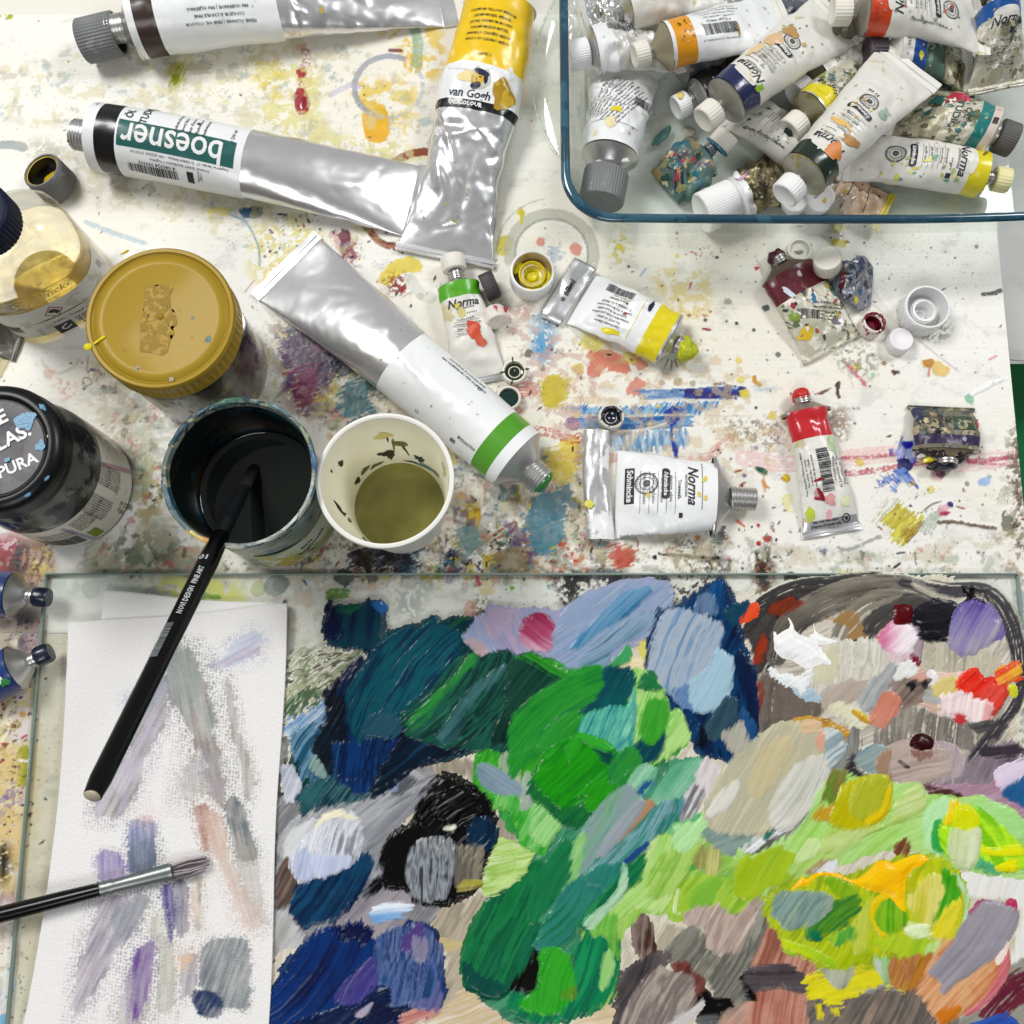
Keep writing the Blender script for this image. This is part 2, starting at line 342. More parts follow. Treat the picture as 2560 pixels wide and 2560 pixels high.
# ---------------------------------------------------------------- a sheet that carries dried paint: colour and relief per point
class Canvas:
    def __init__(s, x0, y0, x1, y1, res, base):
        s.x0, s.y0, s.res = x0, y0, res
        s.nx = int((x1 - x0) / res) + 1; s.ny = int((y1 - y0) / res) + 1
        s.X, s.Y = np.meshgrid(x0 + np.arange(s.nx) * res, y0 + np.arange(s.ny) * res)
        s.C = np.tile(hx(base), (s.ny, s.nx, 1)); s.Z = np.zeros((s.ny, s.nx)); s.k = 0
    def win(s, a, b, c, d, pad=6):
        i0 = max(0, int((b - pad - s.y0) / s.res)); i1 = min(s.ny, int((d + pad - s.y0) / s.res) + 2)
        j0 = max(0, int((a - pad - s.x0) / s.res)); j1 = min(s.nx, int((c + pad - s.x0) / s.res) + 2)
        return (slice(i0, i1), slice(j0, j1)) if i1 > i0 + 1 and j1 > j0 + 1 else None
    def put(s, w, m, col, h=0.):
        c = np.asarray(col) if not isinstance(col, str) else hx(col)
        s.C[w] = s.C[w] * (1 - m[..., None]) + c * m[..., None]; s.Z[w] += 1.6 * h * np.clip(m, 0, 1)
    def _mask(s, X, Y, sd, rag, dry, ang, edge=.35, bl=9.):
        s.k += 1; k = s.k; a = math.radians(ang); u = X * math.cos(a) + Y * math.sin(a); v = -X * math.sin(a) + Y * math.cos(a)
        sd = sd + rag * 2 * (fbm(X / 3.2, Y / 3.2, k, 4, .6) - .5) * 1.6
        if dry: sd = sd + (vn(u / bl, v / .7, k + 3) - .5) * rag * 2.5
        m = 1 - ss(-edge, edge, sd)
        if dry:
            st = .6 * vn(u / bl, v / .75, k + 1) + .4 * fbm(u / 2.2, v / 1.1, k + 2, 3)
            m = m * ss(dry - .09, dry + .09, st)
        return m, u, v, k
    def blob(s, c, pts, col, a=1., rag=1., dry=0, ang=0, h=.12, edge=.35, var=.12, col2=None, bl=9.):
        Q = spline(WP(c, pts), 6); w = s.win(Q[:, 0].min(), Q[:, 1].min(), Q[:, 0].max(), Q[:, 1].max(), 3 + rag * 2)
        if not w: return
        X, Y = s.X[w], s.Y[w]; sd, _ = dist_poly(X, Y, Q); m, u, v, k = s._mask(X, Y, sd, rag, dry, ang, edge, bl)
        cc = hx(col)
        if col2: t = ss(.35, .65, fbm(u / 8, v / 2.2, k + 9, 3))[..., None]; cc = cc * (1 - t) + hx(col2) * t
        cc = cc * (1 + var * 2 * (fbm(X / 4, Y / 4, k + 4, 3)[..., None] - .5))
        s.put(w, m * a, cc, h)
    def dot(s, c, x, y, r, col, a=1., rag=.25, h=.12, sx=1., ang=0, edge=.3):
        """r in photo pixels"""
        p = W(x, y, 0, c); R = r / 4.3; w = s.win(p[0] - R * sx, p[1] - R * sx, p[0] + R * sx, p[1] + R * sx, 3)
        if not w: return
        X, Y = s.X[w] - p[0], s.Y[w] - p[1]; a_ = math.radians(ang); s.k += 1
        u = (X * math.cos(a_) + Y * math.sin(a_)) / sx; v = -X * math.sin(a_) + Y * math.cos(a_)
        sd = np.hypot(u, v) - R + (fbm(s.X[w] / max(1.2, R * .6), s.Y[w] / max(1.2, R * .6), s.k, 3) - .5) * 2 * rag * R
        m = 1 - ss(-edge, edge, sd)
        rim = 1 + .18 * np.exp(-(sd / .5) ** 2) * -1
        s.put(w, m * a, hx(col) * rim[..., None], h)
    def line(s, c, pts, wd, col, a=1., rag=.4, dry=0, taper=.0, h=.1, closed=False, edge=.3):
        Q = spline(WP(c, pts), 8, False) if len(pts) > 2 else WP(c, pts); R = wd / 8.6
        w = s.win(Q[:, 0].min(), Q[:, 1].min(), Q[:, 0].max(), Q[:, 1].max(), 3 + R)
        if not w: return
        X, Y = s.X[w], s.Y[w]; d, t = dist_poly(X, Y, Q, False); s.k += 1; k = s.k
        rr = R * (1 - taper * np.abs(2 * t - 1)); sd = d - rr + (fbm(X / 1.8, Y / 1.8, k, 3) - .5) * 2 * rag
        m = 1 - ss(-edge, edge, sd)
        if dry: m = m * ss(dry - .08, dry + .08, fbm(X / 1.5, Y / 1.5, k + 2, 4, .7) * .6 + .4 * vn(t * 40, d / .6, k + 3))
        s.put(w, m * a, hx(col), h)
    def ring(s, c, x, y, r, wd, col, a=.7, a0=0, a1=360, dry=.3, z=0):
        p = W(x, y, 0, c); R = r / 4.3; t = wd / 8.6; w = s.win(p[0] - R, p[1] - R, p[0] + R, p[1] + R, 4)
        if not w: return
        X, Y = s.X[w] - p[0], s.Y[w] - p[1]; s.k += 1; k = s.k; ph = np.degrees(np.arctan2(Y, X)) % 360
        d = np.abs(np.hypot(X, Y) + .5 * (vn(ph / 40, 0 * ph, k) - .5) - R) - t + (vn(s.X[w] / 1.3, s.Y[w] / 1.3, k) - .5) * .7
        m = 1 - ss(-.3, .3, d)
        if a1 - a0 < 360: q = (ph - a0) % 360; L = (a1 - a0); m = m * ss(-1, 6, q) * (1 - ss(L - 6, L + 1, q))
        m = m * ss(dry - .1, dry + .1, fbm(s.X[w] / 3, s.Y[w] / 3, k + 3, 4, .65))
        s.put(w, m * a, col, .05)
    def scatter(s, c, x0, y0, x1, y1, n, cols, r0=.6, r1=2.2, a=.95, streak=0., ang=0, flat=.0, dens=None):
        """n small flecks between two photo corners; r in photo pixels"""
        R = random.Random(s.k * 13 + n); s.k += 1
        for i in range(n):
            x = R.uniform(x0, x1); y = R.uniform(y0, y1)
            if dens is not None and R.random() > dens(x, y): continue
            s.dot(c, x, y, (r0 + (r1 - r0) * R.random() ** 2.2) * 1.0, R.choice(cols), a, .5, .06,
                  1 + (R.random() ** 2) * streak, ang + R.uniform(-35, 35) if flat else R.uniform(0, 180), .25)
    def mottle(s, c, pts, col, thr=.55, sc=4., a=.8, seed=0, soft=12., ang=0, el=1., o=5, h=.05, edge=.03):
        """patchy worn paint inside a soft outline"""
        Q = spline(WP(c, pts), 5); w = s.win(Q[:, 0].min(), Q[:, 1].min(), Q[:, 0].max(), Q[:, 1].max(), soft)
        if not w: return
        X, Y = s.X[w], s.Y[w]; sd, _ = dist_poly(X, Y, Q); r = math.radians(ang)
        u = (X * math.cos(r) + Y * math.sin(r)) / el; v = -X * math.sin(r) + Y * math.cos(r); s.k += 1
        f = fbm(u / sc, v / sc, s.k + seed, o, .62) + .16 * (ss(-soft, soft * .3, -sd) - 1) * 1.6
        s.put(w, ss(thr - edge, thr + edge, f) * a * ss(-soft * .6, soft * .4, -sd), col, h)

# ---------------------------------------------------------------- the table
YP = W(1280, 1437)[1]                 # far edge of the glass plate
XL = W(100, 1445)[0]                  # its left edge
XR = W(2545, 1437)[0]
BR = (W(2490, 600)[0] + W(2562, 1230)[0]) / 2
RES = .67
TB = Canvas(-345, YP - 34, BR, 450, RES, '#e9e7df')
TL = Canvas(-345, YP - 34 - 290, XL + 26, YP - 34, RES, '#d9d2c0')
def both(fn):
    for q in (TB, TL): q.k = TB.k; fn(q)
for T in (TB, TL):
    X, Y = T.X, T.Y
    g = fbm(X / 90, Y / 1.1, 3, 4, .7); T.C *= (1 + .045 * (g - .5) * 2)[..., None]
    b = fbm(X / 70, Y / 60, 8, 4); T.C = T.C * (1 - .22 * ss(.42, .72, b)[..., None] * np.array([.0, .09, .34]))
    d = fbm(X / 14, Y / 9, 18, 5, .65); T.C *= (1 - .16 * ss(.56, .78, d))[..., None]
    T.Z += .10 * (g - .5) + .12 * (fbm(X / 6, Y / 6, 4, 4) - .5)
    # fine hair scratches
    f = fbm(X / 1.6, Y / 1.6, 21, 4, .7); z = fbm(X / 30, Y / 30, 31, 3)
    T.C *= (1 - .35 * ss(.70, .78, f) * ss(.45, .65, z))[..., None]
Y1, Y2, OC, RD, PK, BL, GR, DK, TEA = '#d8c45a', '#e8cf4e', '#c9a64a', '#a3243a', '#c9776a', '#2f5f92', '#83837a', '#26262a', '#5e8a92'
# -- broad worn patches
t = TB
t.mottle('2', [(0, 480), (400, 500), (500, 900), (1000, 1000), (1150, 1100), (600, 1080), (100, 900)], '#d6cf86', .50, 5, .75)
t.mottle('2', [(850, 200), (1250, 180), (1280, 500), (1050, 560), (980, 300)], '#dcc25e', .50, 6, .8)
t.mottle('2', [(680, 560), (1080, 600), (1060, 900), (900, 900), (700, 720)], '#dfc356', .49, 4, .8)
t.mottle('2', [(0, 1560), (420, 1560), (380, 1900), (0, 1932)], '#d9cf8a', .46, 4, .9)
t.mottle('2', [(30, 1560), (500, 1560), (300, 1900), (0, 1900)], '#efecdf', .58, 3, .9)
t.blob('2', [(740, 780), (900, 770), (905, 960), (820, 990), (750, 940)], '#e0ac2e', .92, .8, h=.2)
t.blob('2', [(730, 700), (860, 690), (900, 790), (800, 800), (740, 770)], '#d9b545', .8, 2)
t.blob('2', [(1010, 400), (1110, 380), (1160, 480), (1060, 500), (1010, 460)], '#ddb749', .8, 1.6, .4, 80)
t.blob('2', [(930, 640), (1050, 610), (1060, 720), (960, 730)], '#dcc876', .7, 2)
t.blob('2', [(940, 840), (1040, 800), (1030, 880), (970, 890)], '#d8bd58', .7, 2, .5)
t.blob('1', [(1180, 440), (1280, 440), (1270, 560), (1200, 630), (1165, 590)], '#b4b12c', .85, 1.5, .35, 70)
t.blob('1', [(1200, 480), (1250, 480), (1240, 560), (1200, 590)], '#8f9a1e', .8, 1.2)
t.blob('1', [(1290, 430), (1440, 420), (1440, 490), (1330, 500)], '#bdb8a2', .7, 2, .3)
t.mottle('1', [(1700, 400), (1932, 420), (1932, 680), (1780, 560)], '#d6c35c', .5, 4, .8)
t.blob('1', [(0, 0), (60, 20), (100, 70), (70, 130), (20, 90), (0, 110)], '#a3b021', .95, 2)
t.blob('1', [(0, 0), (40, 0), (40, 50), (0, 60)], '#7f9428', .9, 1)
t.blob('2', [(270, 640), (320, 610), (370, 700), (350, 780), (300, 790), (265, 740)], '#a01c38', .97, .6, h=.3)
t.blob('2', [(275, 480), (335, 490), (345, 530), (295, 545)], '#9c2038', .9, 1.2, h=.3)
t.line('2', [(340, 360), (350, 420), (330, 480), (310, 600)], 26, '#a8453e', .7, .8, .5)
t.blob('2', [(270, 310), (340, 305), (340, 350), (290, 350)], '#c79a86', .6, 1.4)
t.mottle('2', [(330, 480), (410, 480), (380, 600), (340, 600)], '#d8c98a', .45, 3, .9)
t.ring('2', 915, 600, 95, 17, '#8f96a8', .75, 60, 250, .25)
t.ring('2', 915, 600, 95, 12, '#a9b6b8', .6, 250, 400, .35)
t.blob('2', [(920, 338), (1005, 340), (1005, 362), (920, 358)], '#7d4448', .85, .3)
t.line('2', [(1090, 190), (1115, 300), (1110, 440)], 30, '#8fae97', .75, .6, .3)
t.line('2', [(510, 660), (640, 590), (720, 600)], 16, '#b9b4cc', .6, .6, .35)
t.line('2', [(850, 690), (1050, 750), (1200, 760)], 20, '#e9e6dc', .8, .8)
t.ring('2', 1160, 1330, 122, 24, '#8a4b3a', .9, 60, 200, .22)
t.ring('2', 1000, 1480, 96, 20, '#9c5c3e', .85, 200, 300, .25)
t.ring('2', 960, 1450, 98, 8, '#6b4233', .8, 190, 280, .3)
t.dot('2', 1165, 840, 15, '#a9bcc0', .6, .5)
t.line('5', [(0, -1)  , (1, -1)], 1, '#e2dfd2', .01)
t.line('1', [(0, 1005), (80, 1000), (160, 1020)], 25, '#8f9b9b', .85, .5)
t.line('1', [(590, 1530), (760, 1600), (1000, 1680)], 13, '#a4bfcb', .75, .8, .3)
t.line('1', [(1580, 1480), (1700, 1540), (1780, 1700), (1790, 1830)], 6, '#7c9fae', .8, .3)
t.blob('1', [(1650, 1440), (1800, 1430), (1800, 1500), (1680, 1500)], '#2f6486', .9, 1.2)
t.blob('1', [(1460, 1420), (1590, 1440), (1560, 1490), (1440, 1500)], '#d9c95c', .8, 2, .4)
t.blob('1', [(560, 1150), (660, 1180), (600, 1220)], '#c6c2ae', .6, 2)
t.mottle('1', [(230, 980), (400, 1000), (420, 1080), (240, 1080)], '#b7b6a4', .45, 3, .8)
t.mottle('1', [(650, 1200), (960, 1300), (900, 1450), (600, 1400)], '#cfc9b2', .5, 4, .6)
# middle: below the tubes
t.blob('6', [(470, 0), (600, 20), (640, 160), (560, 170), (500, 80)], '#c49484', .7, 2)
t.blob('6', [(530, 0), (590, 0), (590, 120), (545, 160)], '#6e4552', .85, 1.4)
t.mottle('6', [(560, 60), (640, 80), (640, 240), (590, 200)], '#7d3e55', .5, 2.2, .8)
t.blob('6', [(790, 270), (850, 200), (960, 160), (1050, 190), (1040, 250), (930, 260), (850, 330), (780, 320)], '#d9c64b', .85, 1.2)
t.mottle('6', [(840, 290), (960, 290), (960, 380), (850, 390)], '#8e3a2c', .47, 1.8, .95)
t.dot('6', 925, 365, 9, '#a31f2c', 1); t.dot('6', 1043, 410, 10, '#8b877b', .8, .4)
t.line('6', [(980, 300), (1040, 390), (1110, 420)], 32, '#cfcfc6', .7, .6)
t.blob('6', [(1550, 30), (1640, 40), (1600, 150), (1530, 130)], '#c9bb45', .85, .8)
t.dot('6', 1810, 60, 12, '#d79b8a', .8)
t.blob('2', [(1840, 1460), (1820, 1420), (1800, 1470)], '#c9c050', .8, 1)
t.ring('3', 230, 1850, 112, 34, '#b9b8a9', .75, -30, 200, .2)
t.ring('3', 230, 1850, 98, 6, '#9aa098', .7, -30, 200, .3)
t.ring('3', 240, 1830, 150, 5, '#aeb0a2', .6, 95, 190, .3)
t.blob('3', [(360, 1800), (410, 1775), (455, 1820), (430, 1870), (375, 1850)], '#d08d80', .85, .6)
t.dot('3', 150, 1775, 12, '#d79a8c', .8)
t.blob('3', [(230, 1800), (300, 1850), (260, 1932), (210, 1900)], '#7f9cb8', .5, 2, .3)
t.blob('3', [(0, 1520), (30, 1560), (20, 1620), (0, 1640)], '#cbbd3f', .9, .6)
t.mottle('3', [(680, 1740), (800, 1740), (800, 1900), (680, 1900)], '#cfc265', .5, 2.5, .8)
t.mottle('7', [(1000, 280), (1350, 260), (1390, 500), (1300, 640), (1080, 560)], '#dccf9d', .46, 4, .9)
t.mottle('7', [(450, 760), (600, 770), (600, 900), (470, 880)], '#d8cc72', .47, 3, .9)
t.blob('7', [(500, 880), (620, 870), (740, 900), (790, 980), (780, 1050), (640, 1010), (560, 1060), (480, 1040), (500, 960)], '#cb7a66', .88, 1.6, h=.15)
t.blob('7', [(800, 900), (940, 960), (900, 1010), (820, 980)], '#c8806a', .8, 1.5)
t.blob('7', [(740, 890), (830, 880), (860, 960), (780, 960)], '#cdbf52', .7, 1.6)
t.blob('7', [(800, 1120), (850, 1070), (930, 1100), (900, 1150), (860, 1200), (780, 1170)], '#cf8673', .85, 1.6)
t.blob('7', [(400, 970), (450, 960), (470, 1030), (420, 1050), (385, 1010)], '#d6c252', .85, .8)
t.blob('7', [(160, 1120), (210, 1040), (300, 1080), (320, 1180), (280, 1260), (200, 1270), (150, 1220)], '#dcc24e', .9, 1.5, h=.15)
t.blob('7', [(0, 1100), (90, 1120), (120, 1170), (60, 1210), (0, 1200)], '#cf7f72', .75, 2, .4)
t.blob('7', [(310, 1510), (420, 1500), (430, 1590), (380, 1640), (290, 1600)], '#d9c44e', .85, .8)
t.blob('7', [(230, 1690), (350, 1670), (390, 1740), (380, 1830), (300, 1850), (230, 1790)], '#d3ba3a', .9, 1)
t.mottle('7', [(110, 640), (230, 640), (230, 920), (110, 920)], '#5f9ac0', .36, 3, .85)
t.blob('7', [(110, 790), (190, 800), (190, 910), (120, 915)], '#6aa0c4', .7, 1.4, .4, 90)
t.blob('7', [(70, 620), (180, 620), (180, 720), (90, 720)], '#b5c8cd', .6, 2)
t.mottle('7', [(0, 520), (80, 520), (60, 640), (0, 640)], '#a58f84', .42, 3, .7)
t.line('7', [(110, 1445), (300, 1490), (400, 1530), (430, 1500)], 26, '#b85a48', .75, .8, .48)
t.line('7', [(150, 1650), (300, 1645), (460, 1650), (900, 1660), (1300, 1670), (1540, 1500)], 26, '#d08d86', .6, .9, .5)
t.line('7', [(240, 1640), (440, 1648)], 8, '#b8434e', .8, .4, .3)
t.line('8', [(0, 1560), (300, 1600), (700, 1560), (1100, 1530), (1400, 1600), (1900, 1545)], 46, '#dfaeb0', .55, 1.2, .42)
t.line('8', [(660, 1560), (900, 1550), (1060, 1530)], 10, '#b04a5c', .75, .6, .4)
t.line('8', [(690, 1670), (850, 1655), (1050, 1620), (1300, 1580)], 14, '#b8455c', .75, .7, .42)
t.line('8', [(1550, 1580), (1700, 1570), (1900, 1545)], 12, '#b33a58', .8, .7, .35)
t.line('8', [(1550, 1590), (1700, 1600), (1900, 1610)], 8, '#c25c76', .7, .7, .4)
t.blob('8', [(1270, 1570), (1380, 1560), (1370, 1690), (1290, 1700)], '#dba5ac', .6, 2)
# blue drag marks
t.blob('7', [(880, 1160), (1240, 1140), (1620, 1140), (1600, 1200), (1300, 1235), (1000, 1225), (870, 1200)], '#5f86b4', .9, 1.4, .18, 2, col2='#9db4c8', bl=22)
t.blob('7', [(1220, 1150), (1600, 1135), (1640, 1180), (1590, 1215), (1280, 1230), (1190, 1195)], '#22397a', .97, 1, .12, 2, col2='#3c5c96')
t.blob('7', [(320, 1290), (450, 1270), (700, 1290), (900, 1270), (1300, 1240), (1440, 1240), (1400, 1300), (1200, 1340), (800, 1345), (450, 1340)], '#3f78ac', .92, 1.5, .22, 60, col2='#8db2cc', bl=5)
t.blob('7', [(340, 1370), (600, 1355), (1000, 1350), (1240, 1350), (1230, 1420), (900, 1440), (500, 1450), (400, 1440)], '#2c68a2', .95, 1.5, .12, 2, col2='#6f9cc2', bl=20)
t.blob('7', [(620, 1480), (900, 1450), (1080, 1440), (1200, 1450), (1240, 1560), (1000, 1600), (760, 1610), (660, 1560)], '#4f86b0', .85, 1.6, .30, 90, col2='#a3bccb', bl=10)
t.blob('7', [(1050, 1310), (1180, 1280), (1170, 1360), (1130, 1410), (1130, 1500), (1165, 1600), (1150, 1655), (1120, 1620), (1090, 1510), (1095, 1430), (1070, 1400)], '#255a9a', .97, .8, h=.2)
t.line('7', [(640, 1465), (900, 1445), (1070, 1400)], 5, '#e4e2d6', .9)
t.line('7', [(400, 1345), (900, 1340), (1700, 1345)], 4, '#d3d0c0', .7, .3, .3)
t.line('7', [(890, 1245), (1100, 1225), (1500, 1235)], 5, '#e4e2d8', .8, .3)
t.blob('7', [(1700, 1140), (1850, 1140), (1840, 1160), (1700, 1170)], '#a8c3d6', .6, 1, .4)
t.blob('7', [(335, 1370), (400, 1350), (435, 1400), (420, 1450), (370, 1460), (335, 1420)], '#9b7f96', .9, .6)
for x, y, r in [(1640, 1185, 13), (1600, 940, 9), (1615, 1080, 10), (1845, 1340, 10), (1010, 1275, 6), (950, 1405, 5), (410, 1340, 7), (725, 110, 10), (1150, 175, 6)]:
    t.dot('7', x, y, r, '#dfcf62', .85, .35)
for x, y, r, c in [(1520, 510, 10, '#a5a394'), (1798, 558, 9, '#7b7f79'), (1240, 610, 5, '#6f7471'), (1355, 645, 5, '#5c5e56'), (1512, 653, 3.5, '#7a7d75'), (1585, 668, 5, '#202024'), (1712, 716, 4, '#62666a'), (1890, 898, 7, '#83877f'), (1440, 188, 5, '#5b5e62'), (795, 252, 4, '#1d1d22'), (1155, 1095, 12, '#b0ab92'), (1265, 1110, 8, '#b3af99'), (1040, 1100, 7, '#c5a99b'), (172, 1135, 4, '#2f2f30'), (1727, 1285, 4, '#3b3330'), (645, 900, 3, '#33302f'), (60, 885, 12, '#7f776a'), (218, 860, 8, '#a58a8e'), (165, 1000, 7, '#6d746c'), (290, 1715, 10, '#a89630'), (317, 1686, 4, '#5c3c2c'), (1450, 1595, 4, '#433c48'), (1725, 1580, 6, '#b7a6c4'), (1638, 1780, 5, '#8a6aa0'), (1545, 1660, 4, '#6f8a86'), (1700, 1390, 4, '#9ca2ac'), (1655, 1468, 5, '#b1ab98')]:
    t.dot('7', x, y, r, c, .92, .35)
t.line('7', [(1340, 708), (1390, 716)], 7, '#8c3630', .9, .3); t.line('7', [(1240, 410), (1252, 370)], 5, '#b04a64', .8)
t.line('7', [(880, 320), (920, 270)], 5, '#8fa9cf', .8); t.line('7', [(1060, 990), (1085, 930)], 3, '#4a3a2a'); t.line('7', [(1105, 1010), (1112, 940)], 3, '#7a4a3a'); t.line('7', [(1150, 985), (1130, 930)], 3, '#4a3a2a')
t.line('7', [(1420, 1120), (1480, 1105), (1510, 1120)], 8, '#3e4266', .85, .5, .4)
t.blob('7', [(1710, 1055), (1730, 1045), (1735, 1090), (1765, 1110), (1750, 1130), (1700, 1090)], '#c79a3e', .9, .4, h=.4)
t.blob('7', [(1715, 1720), (1760, 1720), (1810, 1750), (1790, 1780), (1745, 1755)], '#1d6a5e', .95, .4, h=.4)
t.blob('7', [(1765, 1800), (1800, 1840), (1830, 1870), (1790, 1895), (1770, 1850)], '#c9813a', .8, 1.2)
t.mottle('7', [(1500, 1380), (1900, 1380), (1900, 1580), (1700, 1580)], '#8c7a68', .55, 2, .7)
t.line('7', [(130, 1080), (150, 1170), (175, 1190)], 3, '#4d5a5a', .8)
t.line('7', [(200, 810), (330, 910)], 2, '#555', .8); t.line('7', [(330, 910), (310, 850)], 2, '#555', .8)
t.blob('7', [(300, 1120), (360, 1070), (375, 1085), (320, 1140)], '#d8d04c', .8, .8)
t.scatter('7', 1150, 100, 1420, 200, 26, ['#c75a48', '#d8836a'], 1, 3.2)
t.scatter('7', 1140, 560, 1400, 620, 26, ['#c08458', '#d2a27c'], 1, 3, streak=2)
# right part of the board
for x, y, r, c in [(150, 525, 9, '#6f7a76'), (235, 848, 7, '#7f857d'), (168, 688, 3, '#70756e'), (68, 676, 5, '#6f7276'), (1602, 100, 6, '#8c8878'), (1290, 108, 3, '#5a4a88'), (830, 75, 3, '#2b2b35'), (1455, 178, 3, '#4a4d54'), (968, 903, 7, '#9a7a5a'), (688, 886, 7, '#93a58f'), (776, 930, 12, '#d3c765'), (892, 985, 7, '#a2c4a4'), (870, 1065, 3, '#3b2f33'), (888, 850, 3, '#3a3030'), (765, 1322, 3.5, '#2b6c54'), (788, 1217, 5, '#b9b9a4'), (195, 1265, 12, '#ddcf77'), (20, 1115, 9, '#d8cb58'), (288, 1700, 10, '#d8bc48'), (800, 1590, 11, '#dfc06a'), (85, 1492, 5, '#b09cc0'), (4, 1678, 5, '#8a6aa0'), (1425, 1880, 8, '#28406e'), (1540, 1738, 6, '#93948c'), (1290, 1778, 11, '#e0cf7c'), (650, 60, 5, '#d3cf60'), (1598, 968, 2.4, '#444')]:
    t.dot('8', x, y, r, c, .9, .35)
t.blob('8', [(1230, 880), (1300, 880), (1370, 900), (1420, 940), (1380, 990), (1320, 980), (1290, 930), (1240, 930)], '#dcb75c', .85, 1.4)
t.blob('8', [(1230, 885), (1300, 880), (1290, 930), (1245, 925)], '#b98632', .9, 1, h=.3)
t.line('8', [(1280, 940), (1275, 995)], 6, '#c4604e', .8)
t.line('8', [(700, 900), (780, 990), (840, 1055)], 12, '#c4506a', .8, .8, .3, taper=.3)
t.line('8', [(690, 880), (730, 930)], 5, '#d9a1a8', .7); t.line('8', [(1690, 880), (1740, 855)], 6, '#d88c9a', .8)
t.line('8', [(1650, 430), (1710, 425), (1770, 405)], 12, '#3e3a35', .9, .6, .25)
t.blob('8', [(1020, 960), (1060, 950), (1075, 975), (1035, 990)], '#5a2026', .9, .8)
t.line('8', [(490, 1118), (540, 1108), (600, 1075)], 8, '#6a3330', .85, .5, taper=.6)
t.line('8', [(640, 1060), (655, 1040), (645, 1100), (655, 1140)], 9, '#4c2a2a', .9, .5)
t.mottle('8', [(590, 1240), (700, 1240), (690, 1400), (600, 1380)], '#9a8672', .42, 2, .8)
t.mottle('8', [(1250, 640), (1400, 640), (1390, 720), (1260, 730)], '#55503c', .48, 1.4, .85, el=2, ang=60)
t.mottle('8', [(620, 820), (900, 800), (900, 1000), (700, 960)], '#8b8b80', .53, 2.2, .7)
t.line('8', [(860, 480), (1480, 960)], 4, '#b3b0a4', .7, .2, .3); t.line('8', [(620, 700), (760, 1080)], 3, '#bfbcb0', .7, .2, .3)
t.line('8', [(880, 420), (1040, 640)], 26, '#d3d1cb', .6, .5, .3)
t.line('8', [(80, 170), (130, 300)], 7, '#d49a8a', .7, .4, .4); t.blob('8', [(70, 240), (105, 245), (85, 265)], '#b8362c', .9, .5)
t.blob('8', [(610, 50), (710, 60), (700, 100), (650, 110), (615, 90)], '#d0c452', .8, 1)
t.blob('8', [(1520, 1130), (1560, 1120), (1590, 1150), (1570, 1185), (1530, 1170)], '#8cbc9c', .9, .6)
t.line('8', [(1570, 1120), (1660, 1060), (1770, 1020)], 22, '#f0efed', .95, .8, .15, taper=.5, h=.4)
t.blob('8', [(55, 1000), (80, 990), (90, 1030), (118, 1050), (105, 1065), (60, 1040)], '#c79a3e', .9, .4, h=.4)
t.blob('8', [(75, 1630), (120, 1625), (160, 1650), (140, 1675), (85, 1650)], '#1d6a5e', .95, .4, h=.4)
t.blob('8', [(1090, 1440), (1150, 1430), (1210, 1480), (1190, 1560), (1120, 1600), (1060, 1560), (1010, 1510)], '#3a5fb4', .8, 2.2, .35, 70, h=.3, col2='#8fa5d6')
t.blob('8', [(1060, 1580), (1130, 1570), (1150, 1640), (1090, 1680), (1050, 1640)], '#182f74', .95, 1.6, h=.4)
t.blob('8', [(1060, 1640), (1130, 1660), (1200, 1740), (1180, 1760), (1080, 1720), (1060, 1790), (1020, 1780), (1020, 1720), (930, 1760), (960, 1700)], '#2b55ae', .88, 1.8, .3, -50, h=.35, col2='#7b96cc')
t.blob('8', [(1100, 1450), (1160, 1450), (1160, 1490), (1110, 1490)], '#1f3f9a', .9, 1)
t.dot('8', 1158, 1735, 6, '#d8b23a', .95); t.blob('8', [(1340, 1640), (1380, 1640), (1375, 1700), (1350, 1700)], '#7a4a72', .8, .8)
t.blob('8', [(1615, 1720), (1660, 1690), (1700, 1710), (1680, 1745), (1625, 1750)], '#9fb8dc', .95, .5); t.dot('8', 1692, 1685, 6, '#9dbfa8', .9)
t.blob('0', [(900, 1120), (1000, 1050), (1090, 1080), (1150, 1130), (1190, 1190), (1130, 1260), (1050, 1330), (960, 1340), (960, 1260), (900, 1200)], '#b6a935', .9, 2.4, .22, 48, h=.35, col2='#d3cc4a', bl=7)
t.blob('0', [(880, 1050), (1000, 1010), (950, 1080), (870, 1180), (830, 1200)], '#a9ad90', .6, 2.4, .45, 50)
t.blob('0', [(1060, 1250), (1190, 1190), (1160, 1260), (1060, 1330)], '#a08238', .85, 1.5, .3, 45)
for i in range(5): t.line('0', [(1150 + i * 26, 1250 + i * 6), (1200 + i * 24, 1180), (1260 + i * 18, 1120 - i * 8)], 6, '#9fb09a', .7, .5, .35)
t.line('0', [(1180, 1120), (1250, 1060), (1320, 1035)], 5, '#66604a', .8, .4, .3)
t.blob('0', [(1310, 1070), (1380, 1060), (1360, 1130), (1310, 1140)], '#d98aa0', .6, 1); t.blob('0', [(1320, 1110), (1390, 1110), (1370, 1135), (1320, 1135)], '#a8284a', .9, .8)
t.line('0', [(1310, 1190), (1420, 1185), (1560, 1210), (1720, 1230)], 9, '#6a5c4c', .9, .8, .2, h=.4)
t.line('0', [(570, 1370), (650, 1385), (880, 1290)], 9, '#9a9a92', .8, .7, .35)
t.blob('0', [(450, 1395), (490, 1390), (495, 1425), (455, 1430)], '#2c4f94', .9, 1); t.line('0', [(490, 1410), (530, 1490)], 8, '#f2f2f0', .95)
t.line('0', [(740, 1400), (745, 1460), (760, 1410)], 6, '#2b2b30', .9); t.line('0', [(1000, 1415), (1060, 1408)], 5, '#55504c', .9)
